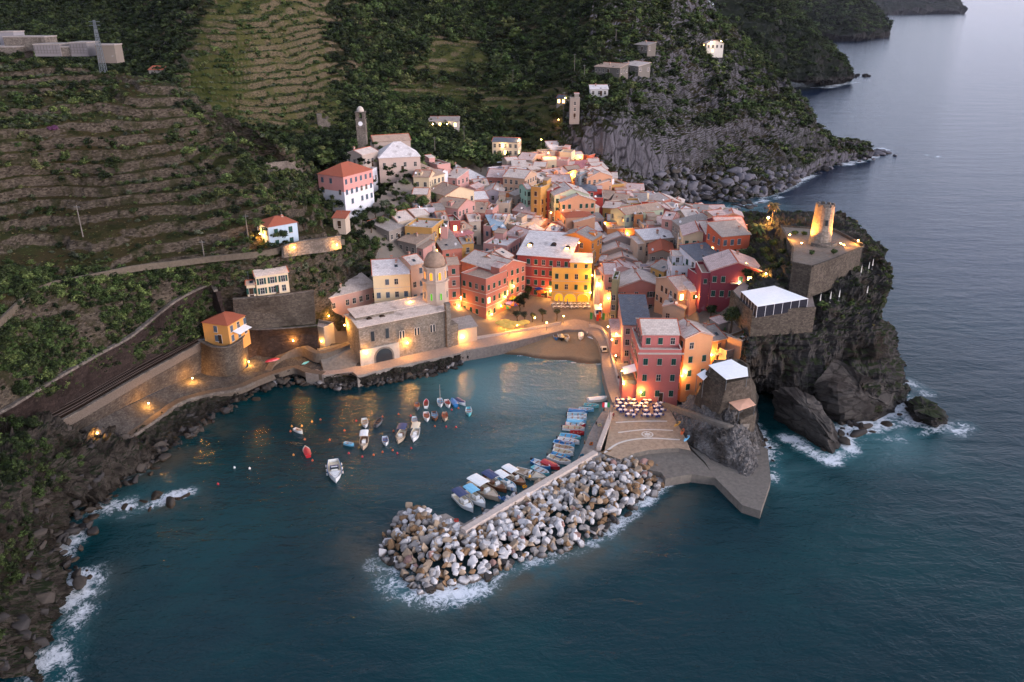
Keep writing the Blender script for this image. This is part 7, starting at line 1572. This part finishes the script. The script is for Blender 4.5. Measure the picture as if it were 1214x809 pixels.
DK = np.array([lin(c) for c in ('1d2a12', '243217', '2c3b18', '33401d', '182410', '3a4720')]); MD = np.array([lin(c) for c in ('3a5020', '465a26', '2c4116', '56672a', '5c6230', '334a1c', '4a5526')]); OL = np.array([lin(c) for c in ('4d5640', '59614a', '434a34', '394030')]); DRY = np.array([lin(c) for c in ('6b5a34', '7a6c3a', '594b30', '4c4a2c')])
def pick(pal, n): c = pal[rng.integers(0, len(pal), n)]*rng.uniform(.7, 1.25, (n, 1)); return c*.70+(c@np.array((.35, .5, .15)))[:, None]*np.array((.30, .275, .21))
def sizes(n, lo, hi, fl=.75): s = lo+(hi-lo)*rng.random(n)**2; return np.c_[s, s*rng.uniform(.8, 1.1, n), s*rng.uniform(fl*.8, fl*1.2, n)]
def wood(name, gname, n, dens, lo, hi, pal, temps, fl=.8, sink=.25):
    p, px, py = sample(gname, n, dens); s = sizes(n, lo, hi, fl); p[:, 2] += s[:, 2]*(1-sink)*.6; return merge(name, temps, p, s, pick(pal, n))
ns = lambda c, sc, s: fbm(c/sc, 3, s)*.5+.5
# the wooded slopes
wood('forest', 'hills', 9500, lambda px, py, c, nz: (1-np.clip(bw(px, py, c)*1.35, 0, 1))*np.where(px < 235, 1.5, 1)*(py < 190), 1.3, 3.5, DK, FARC)
wood('forest', 'hills', 2300, lambda px, py, c, nz: (1-np.clip(bw(px, py, c)*1.2, 0, 1))*(px > 420)*(ns(c, 30, 4) > .45), 1.2, 3.2, MD, FARC)
wood('forest', 'hills', 420, lambda px, py, c, nz: (1-np.clip(bw(px, py, c)*1.2, 0, 1))*(py < 195)*(px > 380), 3.0, 6.0, np.concatenate([DK, MD]), MIDC, .85)
wood('scrub', 'mountain', 260, lambda px, py, c, nz: np.clip((nz-.3)*2, 0, 1)*(py < 150), 2.6, 4.6, np.concatenate([DK, MD[:3]]), MIDC, .85)
wood('vines', 'hills', 3600, lambda px, py, c, nz: bw(px, py, c)*(nz > .85)*(.3+ns(c, 18, 8)), .5, 1.2, np.concatenate([MD, OL]), FARC, .7)
wood('forest', 'hills', 420, lambda px, py, c, nz: bw(px, py, c)*(px < 440), 1.0, 2.2, MD, FARC)
wood('scrub', 'mountain', 3900, lambda px, py, c, nz: np.clip((nz-.25)*2, .05, 1)*np.clip((232-py)/60, 0, 1)*np.where((py > 112) & (px < 850), .16, 1)*np.where((py > 70) & (px > 760), .5, 1)*np.where(px > 880, 1.4, 1)*(.15+(ns(c, 14, 2) > .48)), 1.1, 3.0, np.concatenate([DK, MD]), FARC, .75)
wood('scrub', 'mountain', 450, lambda px, py, c, nz: np.clip((nz-.3)*2, 0, 1)*(py > 120)*(py < 240), .9, 2.4, OL, FARC, .7)
wood('forest', 'headland_0', 2600, lambda px, py, c, nz: np.clip((c[..., 2]-8)/10, 0, 1)*(.2+(ns(c, 60, 31) > .42)), 3.0, 7.5, np.concatenate([DK, MD[:3]])*.8, FARC, .75)
wood('forest', 'headland_1', 1800, lambda px, py, c, nz: np.clip((c[..., 2]-12)/15, 0, 1), 7, 15, np.concatenate([DK, MD[:3]])*.8, FARC, .75)
# left hillside: bushes on terraces, dense gully below the path
wood('scrub', 'hillside', 4200, lambda px, py, c, nz: np.clip((nz-.75)*4, 0, 1)*(py < 320)*((ns(c, 11, 6) > .53)*1.+.14)*np.where((px < 130) & (py < 190), 4.0, 1)*np.where(px > 300, 2.2, 1), .35, 1.25, np.concatenate([MD, DK, OL]), MIDC, .75)
wood('undergrowth', 'hillside', 1100, lambda px, py, c, nz: (px > 205)*(py < 245)*(py > 90)*((ns(c, 9, 14) > .42)*1.+.2)*np.where(px > 300, 1.5, 1), .5, 1.6, np.concatenate([MD, DK, OL]), MIDC, .8)
wood('scrub', 'hillside', 700, lambda px, py, c, nz: (px < 140)*(py < 215)*((ns(c, 10, 15) > .4)*1.+.1), .7, 2.0, np.concatenate([DK, DK, MD]), MIDC, .8)
wood('undergrowth', 'ground', 900, lambda px, py, c, nz: (px < 512)*(py < 318)*(c[..., 2] > 15)*((ns(c, 6, 16) > .4)*1.+.15)*np.where(px > 470, (py < 262), 1), .7, 2.1, np.concatenate([MD, DK]), MIDC, .8)
wood('scrub', 'ground', 160, lambda px, py, c, nz: (px > 840)*(py > 285)*(py < 400)*(c[..., 2] > 12), .5, 1.3, np.concatenate([MD, DK]), MIDC, .8)
wood('undergrowth', 'hillside', 420, lambda px, py, c, nz: (px > 285)*(px < 425)*(py > 162)*(py < 218), .6, 1.7, np.concatenate([MD, DK]), MIDC, .85)
wood('undergrowth', 'hillside', 420, lambda px, py, c, nz: (px > 252)*(px < 445)*(py > 284)*(py < 352)*((ns(c, 7, 19) > .42)*1.+.12), .5, 1.5, np.concatenate([MD, OL, DK]), MIDC, .8)
wood('undergrowth', 'terrain', 320, lambda px, py, c, nz: (px > 340)*(px < 470)*(py < 262)*(py > 175), .7, 2.0, np.concatenate([MD, DK]), MIDC, .85)
wood('dry_grass', 'hillside', 5200, lambda px, py, c, nz: np.clip((nz-.7)*4, 0, 1)*(py < 330), .15, .42, np.concatenate([DRY, DRY, MD]), FARC, .6)
wood('undergrowth', 'hillside', 2100, lambda px, py, c, nz: (py > 318)*(py < 470)*(px < 262)*((ns(c, 8, 12) > .40)*1.+.15)*np.where(px < 30, 1.2, 1), .5, 1.7, np.concatenate([DK, MD[:4]]), MIDC, .8)
wood('undergrowth', 'foreshore', 520, lambda px, py, c, nz: np.clip((c[..., 2]-8)/9, 0, 1)*(c[..., 2] > 9)*np.clip((nz-.25)*2, 0, 1)*(px < 130)*((ns(c, 7, 23) > .47)*1.+.06)*np.where(py < 590, 2, 1), .5, 1.5, np.concatenate([DK, MD[:3]]), MIDC, .8)
wood('scrub', 'castle_rock', 420, lambda px, py, c, nz: np.clip((nz-.35)*2.5, 0, 1)*(c[..., 2] > 20)*(px > 870)*(1-.8*((py > 335) & (py < 372) & (px < 970)))*(1-1.*((px > 925) & (px < 1020) & (py < 312) & (c[..., 2] > 28))), .4, 1.2, np.concatenate([MD, DK]), MIDC, .8)
wood('scrub', 'castle_rock', 130, lambda px, py, c, nz: (c[..., 2] > 14)*(c[..., 2] < 31)*(px > 1000), .35, .9, np.concatenate([MD, DRY]), MIDC, .8)
# ------------------------------------------------ individual trees and bushes
def tree(px, py, z, r, hgt, label, pal, name='tree', cat='tree', group='trees around the village', temps=None, base=None, multi=1):
    b = Vector(base) if base is not None else P(px, py, z); root = empty(name, tuple(b)); tag(root, label, cat, group); m = MB(); th = max(.3, hgt-r*.7)
    m.tube([(0, 0, -.6), (.06*r, .03, th*.5), (-.04*r, 0, th)], [.09*r+.05, .07*r+.03, .04*r+.02], 6)
    for k in range(4):
        a = k*1.57+px; m.tube([(0, 0, th*.72), (.5*r*math.cos(a), .5*r*math.sin(a), th+.25*r)], [.04*r+.02, .015*r+.01], 5)
    m.build('trunk', M_bark, root); n = 3; pos = np.array([[rng.uniform(-.3, .3)*r, rng.uniform(-.3, .3)*r, hgt-r*.35+rng.uniform(-.15, .2)*r] for _ in range(n)]); sz = np.array([[r*q, r*q, r*q*.8] for q in (.95, .75, .7)])
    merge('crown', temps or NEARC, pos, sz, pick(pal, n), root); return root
def bush(px, py, z, r, label, pal, group='bushes', base=None, cat='bush', name='bush'):
    b = Vector(base) if base is not None else P(px, py, z); root = empty(name, tuple(b)); tag(root, label, cat, group); m = MB(); m.tube([(0, 0, -.5), (0, 0, r*.5)], [.08*r+.03, .03*r+.02], 5); m.build('stem', M_bark, root)
    n = 3; pos = np.array([[rng.uniform(-.4, .4)*r, rng.uniform(-.4, .4)*r, r*.45] for _ in range(n)]); sz = np.array([[r*q, r*q, r*q*.75] for q in (.85, .7, .6)]); merge('crown', NEARC, pos, sz, pick(pal, n), root); return root
def palm(px, py, z, h, r, label, lamplit=False):
    b = land(px, py, z); root = empty('palm_tree', tuple(b)); tag(root, label, 'palm', 'palm trees'); m = MB(); m.tube([(0, 0, -1), (.05, 0, h*.5), (0, .05, h)], [.26, .2, .17], 8); m.build('trunk', M_bark, root); m = MB()
    for k in range(26):
        a = k*2.4; el = 1.25-1.75*(k/26); L = r*(.85+.3*((k*37) % 10)/10); pr = None
        pts = [Vector((math.cos(a)*L*t*math.cos(el*(1-t*.6)), math.sin(a)*L*t*math.cos(el*(1-t*.6)), h+L*(math.sin(el)*t-.62*t*t))) for t in (0, .25, .5, .75, 1)]; sd_ = Vector((-math.sin(a), math.cos(a), 0))
        for (p, q), (w0, w1) in zip(zip(pts, pts[1:]), ((.05, .2), (.2, .24), (.24, .17), (.17, .02))):
            for s in (-1, 1): m.poly([p, q, q+sd_*s*w1*r*.9-Vector((0, 0, w1*.5)), p+sd_*s*w0*r*.9-Vector((0, 0, w0*.5))])
    m.build('crown', simple('palm_lamplit' if lamplit else 'palm_green', '7a5f35' if lamplit else '47512e', .8, .3, 2.), root); return root  # orange lamplight on the slim palm is put into its frond colour
for a in [(626,355,4.2,1.9,4.2,'dark clipped tree nearest the red hotel'),(621,364,3.8,2.0,4.2,'dark clipped tree in the middle of the lane row'),(616,371,3.6,2.1,4.2,'dark clipped tree lowest in the lane row')]: tree(*a, DK*.8, group='dark clipped trees in the piazza')
for a in [(613,383.5,3.3,1.5,3.4,'olive tree beside the yellow parasols'),(622,384,3.3,1.5,3.6,'olive tree between the parasols and the fountain place'),(643,382,3.3,1.5,3.8,'olive tree in the middle of the piazza'),(660,380,3.3,1.3,3.4,'olive tree left of the beach stairs'),(631,383,3.3,1.2,3.0,'small olive tree next to the middle olive')]: tree(*a, OL, name='olive_tree', group='olive trees in the piazza')
for a in [(866,392,17.0,2.9,5.2,'large dark pine below the restaurant tent'),(842,378,15.5,1.9,3.6,'dark shrubby tree beside the yellow awning'),(853,394,15,1.4,2.6,'bright green tree left of the large dark pine')]: tree(*a, DK if 'dark' in a[5] else MD, group='trees below the restaurant tent')
for a in [(873,337,20.5,1.9,3.2,'dark hedge tree between burgundy house and tent'),(884,334,21.5,1.9,3.0,'dark hedge tree just left of the tent roof'),(880,309,23,1.5,2.6,'round hedge tree below the brick orange house'),(890,307,24,1.6,2.6,'hedge tree right of the brick orange house'),(868,311,22,1.4,2.2,'small hedge tree at the corner of the brick orange house')]: tree(*a, np.concatenate([DK, MD[:2]]), group='hedge trees by the burgundy house', base=land(a[0], a[1], a[2]))
for i, (x, y, z, r) in enumerate([(905,300,28,2.0),(915,292,30,1.8),(900,288,28,1.7),(924,301,30,1.8),(912,310,28,1.8),(928,312,28,1.6),(918,318,27,1.7)]): bush(x, y, z, r, 'dense green bush on the slope left of the castle terrace', MD, 'bushes left of the castle terrace', base=land(x, y, z))
palm(897, 284, 27, 3.6, 2.6, 'bushy green palm left of the bright castle lamp'); palm(870, 262, 22, 3.2, 2.0, 'small palm behind the maroon roof by the cove'); palm(914.5, 268, 31, 6.0, 2.1, 'tall slim palm lit orange beside the castle lamp', True)
for a in [(962,302,32.4,1.1,'low bush on the castle terrace left of the tower base'),(988,301,32.4,1.4,'round bush on the castle terrace right of the tower base'),(943,278,32.4,1.2,'bush at the back left of the castle terrace'),(952,279,32.4,1.2,'second bush at the back of the castle terrace beside the tower'),(974,364,23.9,1.5,'dark bush behind the closed parasols beside the tent')]: bush(*a, MD, 'bushes on the castle rock')
# bushes and trees between convent, school and village
SB = [(487,244,25,2.6,'large green tree between the ochre terrace house and the convent'),(500,247,24.5,2.6,'dense green tree beside the white awning house'),(513,238,26,2.2,'green tree directly left of the brown slab roof'),(476,256,24,2.3,'green tree above the grey shed roof'),(464,262,23,2.3,'yellowish tree left of the grey shed roof'),(452,268,22,2.2,'green tree in the garden below the school'),(440,272,22,2.0,'dark tree in the garden below the school'),(430,262,25,1.9,'dark tree at the foot of the school wall'),(470,233,27,1.8,'small tree under the convent terrace wall'),(458,245,25,1.9,'olive coloured tree under the convent terrace'),(445,255,25,1.9,'tree beside the school annex'),(420,268,25,2.0,'tree below the school foundation'),(405,272,27,1.8,'dark tree behind the garden hut'),(380,262,31,1.7,'bright shrub tree left of the garden hut'),(392,250,31,1.9,'dark tree under the left end of the school'),(372,245,33,1.8,'green tree left of the school'),(360,268,32,1.7,'round bush tree right of the blue villa'),(371,272,31.5,1.6,'yellowish bush tree between blue villa and garden hut'),(345,308,26,2.2,'large green tree below the blue villa wall'),(357,312,24,1.7,'green tree right of the large tree below the blue villa'),(333,305,28,1.5,'small tree under the blue villa corner'),(385,330,19,1.6,'dark shrub tree above the oratory'),(400,325,20,1.7,'dark tree right above the oratory roof'),(412,318,20,1.6,'olive tree left of the cream palazzo'),(372,325,20,1.5,'green tree above the statue garden'),(240,325,29,1.6,'clipped hedge tree left of the cream villa'),(252,322,29.5,1.6,'second clipped hedge tree left of the cream villa'),(268,326,28.5,1.6,'yellow green tree behind the cream villa'),(255,336,26,1.8,'bushy tree above the dark retaining wall end'),(278,330,26,1.4,'small yellow tree touching the cream villa'),(431,298,22,1.8,'tree left of the stone shed'),(448,292,21,1.7,'green tree under the stone shed'),(440,310,19,1.6,'dark tree above the cream palazzo roof'),(425,285,24,1.8,'dark tree above the palazzo and below the school'),(410,295,25,1.7,'bush tree at the end of the balustrade'),(648,186,23,2.6,'bright green tree beside the lit rock'),(636,196,21,2.4,'dark tree left of the lit rock'),(622,196,22,2.4,'dark tree above the tan palazzo'),(607,198,22,2.2,'dark tree behind the tan palazzo roof'),(585,196,23,2.2,'tree behind the salmon house at the top of the village'),(570,200,23,2.2,'dark tree at the top left end of the village'),(833,266,9,1.6,'bright green tree beside the pale blue house')]
for (x, y, z, r, l) in SB: tree(x, y, z, r*1.15, r*1.7, l, base=land(x, y+4, z), pal=MD if 'green' in l or 'yellow' in l or 'bright' in l else (OL if 'olive' in l else DK))
TB = [(173,262,39.5,1.5,'round dark bush alone on the middle terrace'),(160,253,41,1.6,'wide dark bush above the round bush on the terraces'),(182,230,44,1.5,'dark bush on the terrace below the ridge'),(197,227,44,1.3,'pale green bush beside the terrace bush'),(235,130,58,1.6,'green bush behind the ridge wall'),(258,128,57,1.9,'large green bush on the ridge'),(275,138,56,1.8,'green bush right of the large ridge bush'),(290,152,54,1.5,'lowest bush on the ridge line'),(215,152,56,1.3,'dark bush under the red roofed shed'),(262,175,50,1.2,'yellowish bush on the upper terraces'),(148,72,66,2.4,'large round dark bush right of the tan block'),(30,262,42,1.0,'leftmost of the small bushes in a row on the terrace'),(60,252,42.5,1.0,'second of the small bushes in a row on the terrace'),(15,270,41,1.0,'small bush at the frame edge on the terrace'),(62,157,59,1.6,'purple flowering bougainvillea bush on the upper left slope'),(325,212,45,1.6,'green bush below the convent garden wall'),(340,205,45,1.6,'yellow green bush beside the garden wall'),(385,212,40,1.8,'dark bush beside the school roof'),(400,203,42,1.6,'dark bush between school and convent'),(418,205,38,1.6,'green bush in front of the convent wing')]
for (x, y, z, r, l) in TB:
    # settle each bush on the hillside surface below its spot
    g = G['hillside']; qx, qy = proj(g); d = (qx-x)**2+(qy-y)**2; d = np.where(np.abs(g[..., 2]-z) < 14, d, 1e9); i = np.unravel_index(np.argmin(d), d.shape); bush(x, y, z, r, l, np.array([lin('5a2a55'), lin('6a3560')]) if 'purple' in l else (MD if ('green' in l or 'yellow' in l) else DK), 'bushes on the terraces', base=g[i])
# poles on the slopes
def pole(x, y0, y1, gname, label, Y=None):
    if gname:
        g = G[gname]; qx, qy = proj(g); d = (qx-x)**2+(qy-y0)**2; i = np.unravel_index(np.argmin(d), d.shape); b = Vector(g[i])
    else: b = P(x, y0, Y)
    h = max(3, (y0-y1)/pxm(b)/.97); r = empty('utility_pole', tuple(b)); tag(r, label, 'pole', 'utility poles on the slopes'); m = MB(); m.cyl((0, 0), .16, .10, -1, h, 7); m.build('mast', M_conc, r); m = MB(); m.box(-.7, -.05, h-.5, .7, .05, h-.38); m.build('cross_arm', M_metal, r)
for x, y0, y1, g, l in [(99,281,244,'hillside','grey utility pole on the lower left terraces'),(243,304,285,'hillside','short utility pole above the white path'),(295,285,255,'hillside','utility pole left of the blue villa'),(550,172,150,'hills','utility pole below the slope restaurant'),(609,108,85,'hills','utility pole on the far middle slope'),(640,116,97,'mountain','leftmost utility pole near the mountain sheds'),(671,78,59,'mountain','utility pole above the slate roofed hut'),(730,52,36,'mountain','highest utility pole on the mountain'),(692,96,78,'mountain','utility pole left of the white roofed shed'),(780,49,35,'mountain','utility pole right of the mountain boulders'),(517,185,163,'hills','utility pole right of the convent')]: pole(x, y0, y1, g, l)
# ================================================================ LAMPS
bpy.context.view_layer.update(); DG = bpy.context.evaluated_depsgraph_get()
M_bulb = glow('sodium_bulb', 'ffb85a', 38.); M_bulbw = glow('warm_bulb', 'ffd9a0', 30.)
SODIUM = (1.0, .45, .09); WARM = (1.0, .66, .30)
def cast(px, py):
    d = ray(px, py).normalized(); h, loc, nrm, i, ob, mw = SC.ray_cast(DG, CAMV, d); return (loc, nrm, d, ob) if h else (P(px, py, 3), Vector((0, 0, 1)), d, None)
_lm = {}
def lamp(px, py, watt, label, col=SODIUM, off=.75, r=.17, up=0., kind='wall', pole=0.):
    loc, nrm, d, ob = cast(px, py)
    if nrm.dot(d) > 0: nrm = -nrm
    root_loc = loc.copy()
    if kind == 'wall':
        h = Vector((nrm.x, nrm.y, 0)); h = h.normalized() if h.length > .2 else Vector((-d.x, -d.y, 0)).normalized(); p = loc+h*off+Vector((0, 0, up))
    elif kind == 'post': p = loc+Vector((0, 0, pole))
    else: p = loc-d*off+Vector((0, 0, up))
    root = empty({'wall': 'wall_lamp', 'post': 'street_lamp', 'flood': 'floodlight'}[kind], tuple(root_loc)); tag(root, label, 'lamp', {'wall': 'lit wall lamps', 'post': 'lit street lamps', 'flood': 'floodlights'}[kind])
    q = p-root_loc; m = MB()
    if kind == 'post': m.tube([(0, 0, 0), (0, 0, q.z-.2)], .05, 6); m.build('post', M_metal, root)
    else: m.tube([(0, 0, 0), tuple(q*.5+Vector((0, 0, .12))), tuple(q+Vector((0, 0, r+.03)))], .03, 5); m.build('bracket', M_metal, root)
    m = MB(); m.rings([[(r*math.sin(t)*math.cos(2*math.pi*k/8), r*math.sin(t)*math.sin(2*math.pi*k/8), r*math.cos(t)) for k in range(8)] for t in (.05, .6, 1.1, 1.6, 2.1, 2.6, 3.09)]); m.build('bulb', M_bulb if col == SODIUM else M_bulbw, root, tuple(q))
    ld = bpy.data.lights.new('lamp_light', 'POINT'); ld.energy = watt; ld.color = col; ld.shadow_soft_size = r+.1; lo = bpy.data.objects.new('lamp_light', ld); COL.objects.link(lo); lo.parent = root; lo.location = q-d*(r+.12)*0+Vector((0, 0, 0)); 
    root.children[-2].visible_shadow = True
    return root
KW = 4.0
LL = [
(116.6,518,210,'wall lamp at the left end of the coastal walk',SODIUM,.45,.16,1.1,'wall'),(175,483,240,'second wall lamp along the coastal walk from the left',SODIUM,.45,.16,1.1,'wall'),(227,453,240,'wall lamp above the coastal walk below the ochre house',SODIUM,.45,.16,1.1,'wall'),(295,433,240,'wall lamp beside the curved bastion wall',SODIUM,.45,.16,1.1,'wall'),(347.8,404,230,'wall lamp on the dark lower retaining wall',SODIUM,.7,.16,.3,'wall'),(378,406,60,'wall lamp on the grey boat store corner',SODIUM,.7,.16,.3,'wall'),
(388,374,160,'wall lamp at the left corner of the oratory',SODIUM,.7,.16,.0,'wall'),(412,385,330,'wall lamp in the passage between oratory and church',SODIUM,.8,.18,.0,'wall'),(433.4,417,150,'wall lamp beside the church arch',SODIUM,.7,.16,.0,'wall'),(481.4,405.5,300,'bright wall lamp under the church gothic windows',SODIUM,.8,.2,.0,'wall'),(548,401,160,'wall lamp on the small sacristy',SODIUM,.7,.16,.5,'wall'),(486,357,260,'lamp behind the church roof on the cream palazzo',SODIUM,.8,.18,.0,'wall'),
(546.6,353,420,'bright lamp between the dome tower and salmon corner house',SODIUM,.9,.22,.0,'flood'),(543.6,361.7,220,'lower lamp between the dome tower and salmon corner house',SODIUM,.8,.18,.0,'wall'),(580.5,372,180,'wall lamp on the seaward corner of the salmon corner house',SODIUM,.8,.18,.0,'wall'),(606.8,339,150,'highest wall lamp of the parasol lane',SODIUM,.8,.18,.0,'wall'),(599,351,150,'middle wall lamp of the parasol lane',SODIUM,.8,.18,.0,'wall'),(591.5,362,150,'lowest wall lamp of the parasol lane',SODIUM,.8,.18,.0,'wall'),
(653.2,344,240,'wall lamp at the seam of red hotel and yellow arcade house',SODIUM,.8,.18,.0,'wall'),(700,346,240,'wall lamp on the right corner of the yellow arcade house',SODIUM,.8,.18,.0,'wall'),(705,326.6,170,'high lamp on the orange corner house',SODIUM,.8,.18,.0,'wall'),(708.6,336,170,'lamp in the main street below the orange corner house',SODIUM,.8,.18,.0,'wall'),(721,352.7,150,'bright lamp on the pink street corner house',SODIUM,.8,.2,.0,'wall'),(712,364,80,'lamp over the street beside the van',SODIUM,.8,.16,1.,'wall'),
(843,421,620,'very bright lamp on the peach and orange gable walls',SODIUM,1.0,.24,.0,'flood'),(808.5,446,180,'lower wall lamp at the pink and peach house seam',SODIUM,.7,.16,.0,'flood'),(811.5,439.8,60,'small white wall lamp on the peach house',WARM,.7,.14,.0,'wall'),(759.5,463.5,200,'wall lamp above the harbour tables on the pink house',SODIUM,.7,.18,.0,'wall'),(739,454,110,'wall lamp on the terrace block of the pink house',SODIUM,.7,.16,.0,'wall'),(741,440,120,'lamp in the doorway row of the harbour street',SODIUM,.7,.15,.0,'wall'),
(829,352,260,'lamp lighting the yellow turret house',SODIUM,.8,.18,.0,'wall'),(908,326,260,'bright lamp at the right end of the burgundy house',SODIUM,.8,.2,.3,'flood'),(877,334.4,60,'small lamp beside the hedge and burgundy wall',WARM,.6,.14,.0,'flood'),
(312,277,180,'wall lamp on the left side of the blue villa',SODIUM,.8,.16,.0,'wall'),(397.4,291,220,'lamp on the balustrade garden wall',SODIUM,.8,.18,.3,'wall'),(347,294,150,'lamp below the blue villa terrace',SODIUM,.7,.16,.3,'wall'),
(686.8,186,200,'bright lamp on the orange red house at the cliff',SODIUM,1.0,.22,.0,'wall'),(679.4,206.6,300,'lamp over the upper alley',SODIUM,.9,.22,.0,'wall'),(741.4,277,150,'lamp in the niche of the orange terrace building',SODIUM,.7,.18,.0,'wall'),(717,264.5,150,'orange lamp by the lilac grey hipped house',SODIUM,.8,.2,.0,'wall'),
(513.5,147,120,'lamp at the left end of the slope restaurant',WARM,.9,.24,.0,'wall'),(531,147,90,'lamp at the right end of the slope restaurant',WARM,.9,.2,.0,'wall'),(615.5,166,140,'lamp at the right corner of the cream slate roofed house',WARM,.9,.22,.0,'flood'),(596,173,70,'terrace lamp in front of the cream slate roofed house',WARM,.9,.18,.0,'flood'),(672,116,30,'lamp on the slate roofed mountain hut',WARM,.9,.2,.0,'wall'),(843,50,70,'lamp on the front of the mountain villa',WARM,1.0,.28,.0,'wall'),(834,54,60,'lamp beside the mountain villa',SODIUM,1.0,.24,.0,'flood'),(855,49,50,'lamp under the gable of the mountain villa',WARM,1.0,.26,.0,'flood'),
]
for a in LL: lamp(a[0], a[1], a[2]*KW, a[3], a[4], a[5], a[6], a[7], a[8])
for a in [(697,322,300,'street lamp in the upper part of the lit street canyon',3.2),(686,300,260,'street lamp behind the yellow arcade house',3.2),(653,264,420,'street lamp at the upper bend of the main street',3.5),(641.5,178,300,'tall street lamp beside the bright rock',4.5),(650,186,420,'street lamp lighting the rock face orange',1.6),(662,147,130,'street lamp lighting the orange bank below the watch tower',2.0),(720.5,396,110,'street lamp on the quay wall, uppermost',2.2),(725,412,90,'street lamp on the quay wall, second',2.2),(730,406,110,'street lamp against the pink slate roofed house',2.4),(729.5,431,90,'street lamp in the middle of the harbour street',2.2),(708,350,260,'street lamp over the main street in front of the arcade',3.2),(648,392,90,'street lamp by the piazza olive trees',2.4),(668,384,90,'street lamp left of the beach stairs',2.4),(634,386,90,'street lamp by the middle of the beach road',2.4),(935.6,284,260,'low street lamp at the left edge of the castle terrace',1.2),(1016.8,289,260,'low lamp at the right corner of the castle terrace',.8),(604,394,260,'lamp under the yellow parasols, left',1.9),(613,393,260,'lamp under the yellow parasols, right',1.9),(596,390,200,'lamp under the leftmost yellow parasol',1.9)]:
    lamp(a[0], a[1], a[2]*KW, a[3], SODIUM, .5, .17, 0, 'post', a[4])
lamp(909.6, 268, 1500*KW, 'very bright floodlight beside the slim palm', SODIUM, .5, .34, 0, 'post', 2.4)
for (dx, dy, wt_, aim, l) in [(-4.9, -.9, 3600, (-1.6, -.6, 8), 'floodlight at the left foot of the castle tower'), (4.9, -1.3, 3900, (1.6, -.4, 8), 'floodlight at the right foot of the castle tower'), (5.2, -2.6, 160, (5.5, -3.5, .5), 'floodlight on the right part of the castle terrace')]:
    root = empty('floodlight', (tb.x+dx, tb.y+dy, 32.32)); tag(root, l, 'lamp', 'castle floodlights'); m = MB(); m.box(-.25, -.2, 0, .25, .2, .3); m.build('housing', M_metal, root); m = MB(); m.box(-.22, -.17, .303, .22, .17, .33); m.build('bulb', M_bulb, root)
    ld = bpy.data.lights.new('flood_light', 'SPOT'); ld.energy = wt_*KW; ld.color = (1.0, .36, .05); ld.shadow_soft_size = .2; ld.spot_size = math.radians(75); ld.spot_blend = .6; lo = bpy.data.objects.new('flood_light', ld); COL.objects.link(lo); lo.parent = root; lo.location = (0, 0, .75); lo.rotation_euler = (Vector((dx, dy, .75))-Vector(aim)).to_track_quat('Z', 'Y').to_euler()
# prune windows nothing shows
DG = bpy.context.evaluated_depsgraph_get(); bpy.context.view_layer.update(); DG.update()
kill = []
for h in HOUSES:
    M = h.matrix_world
    for c in h.children:
        if not c.name.startswith(('window', 'door', 'skylight', 'antenna', 'chimney')): continue
        base = c.matrix_world; ok = False
        for q in ((0, -.2, .5), (0, -.2, -.4), (.9, -.2, .6), (-.9, -.2, .6), (0, -.2, 1.6), (1.6, -.2, 1.2), (-1.6, -.2, 1.2)):
            p = base @ Vector(q); d = p-CAMV; hit, loc, *_ = SC.ray_cast(DG, CAMV, d.normalized(), distance=d.length-.15)
            if not hit: ok = True; break
        if not ok: kill.append(c)
for c in kill: bpy.data.objects.remove(c)
print('pruned', len(kill))
air()
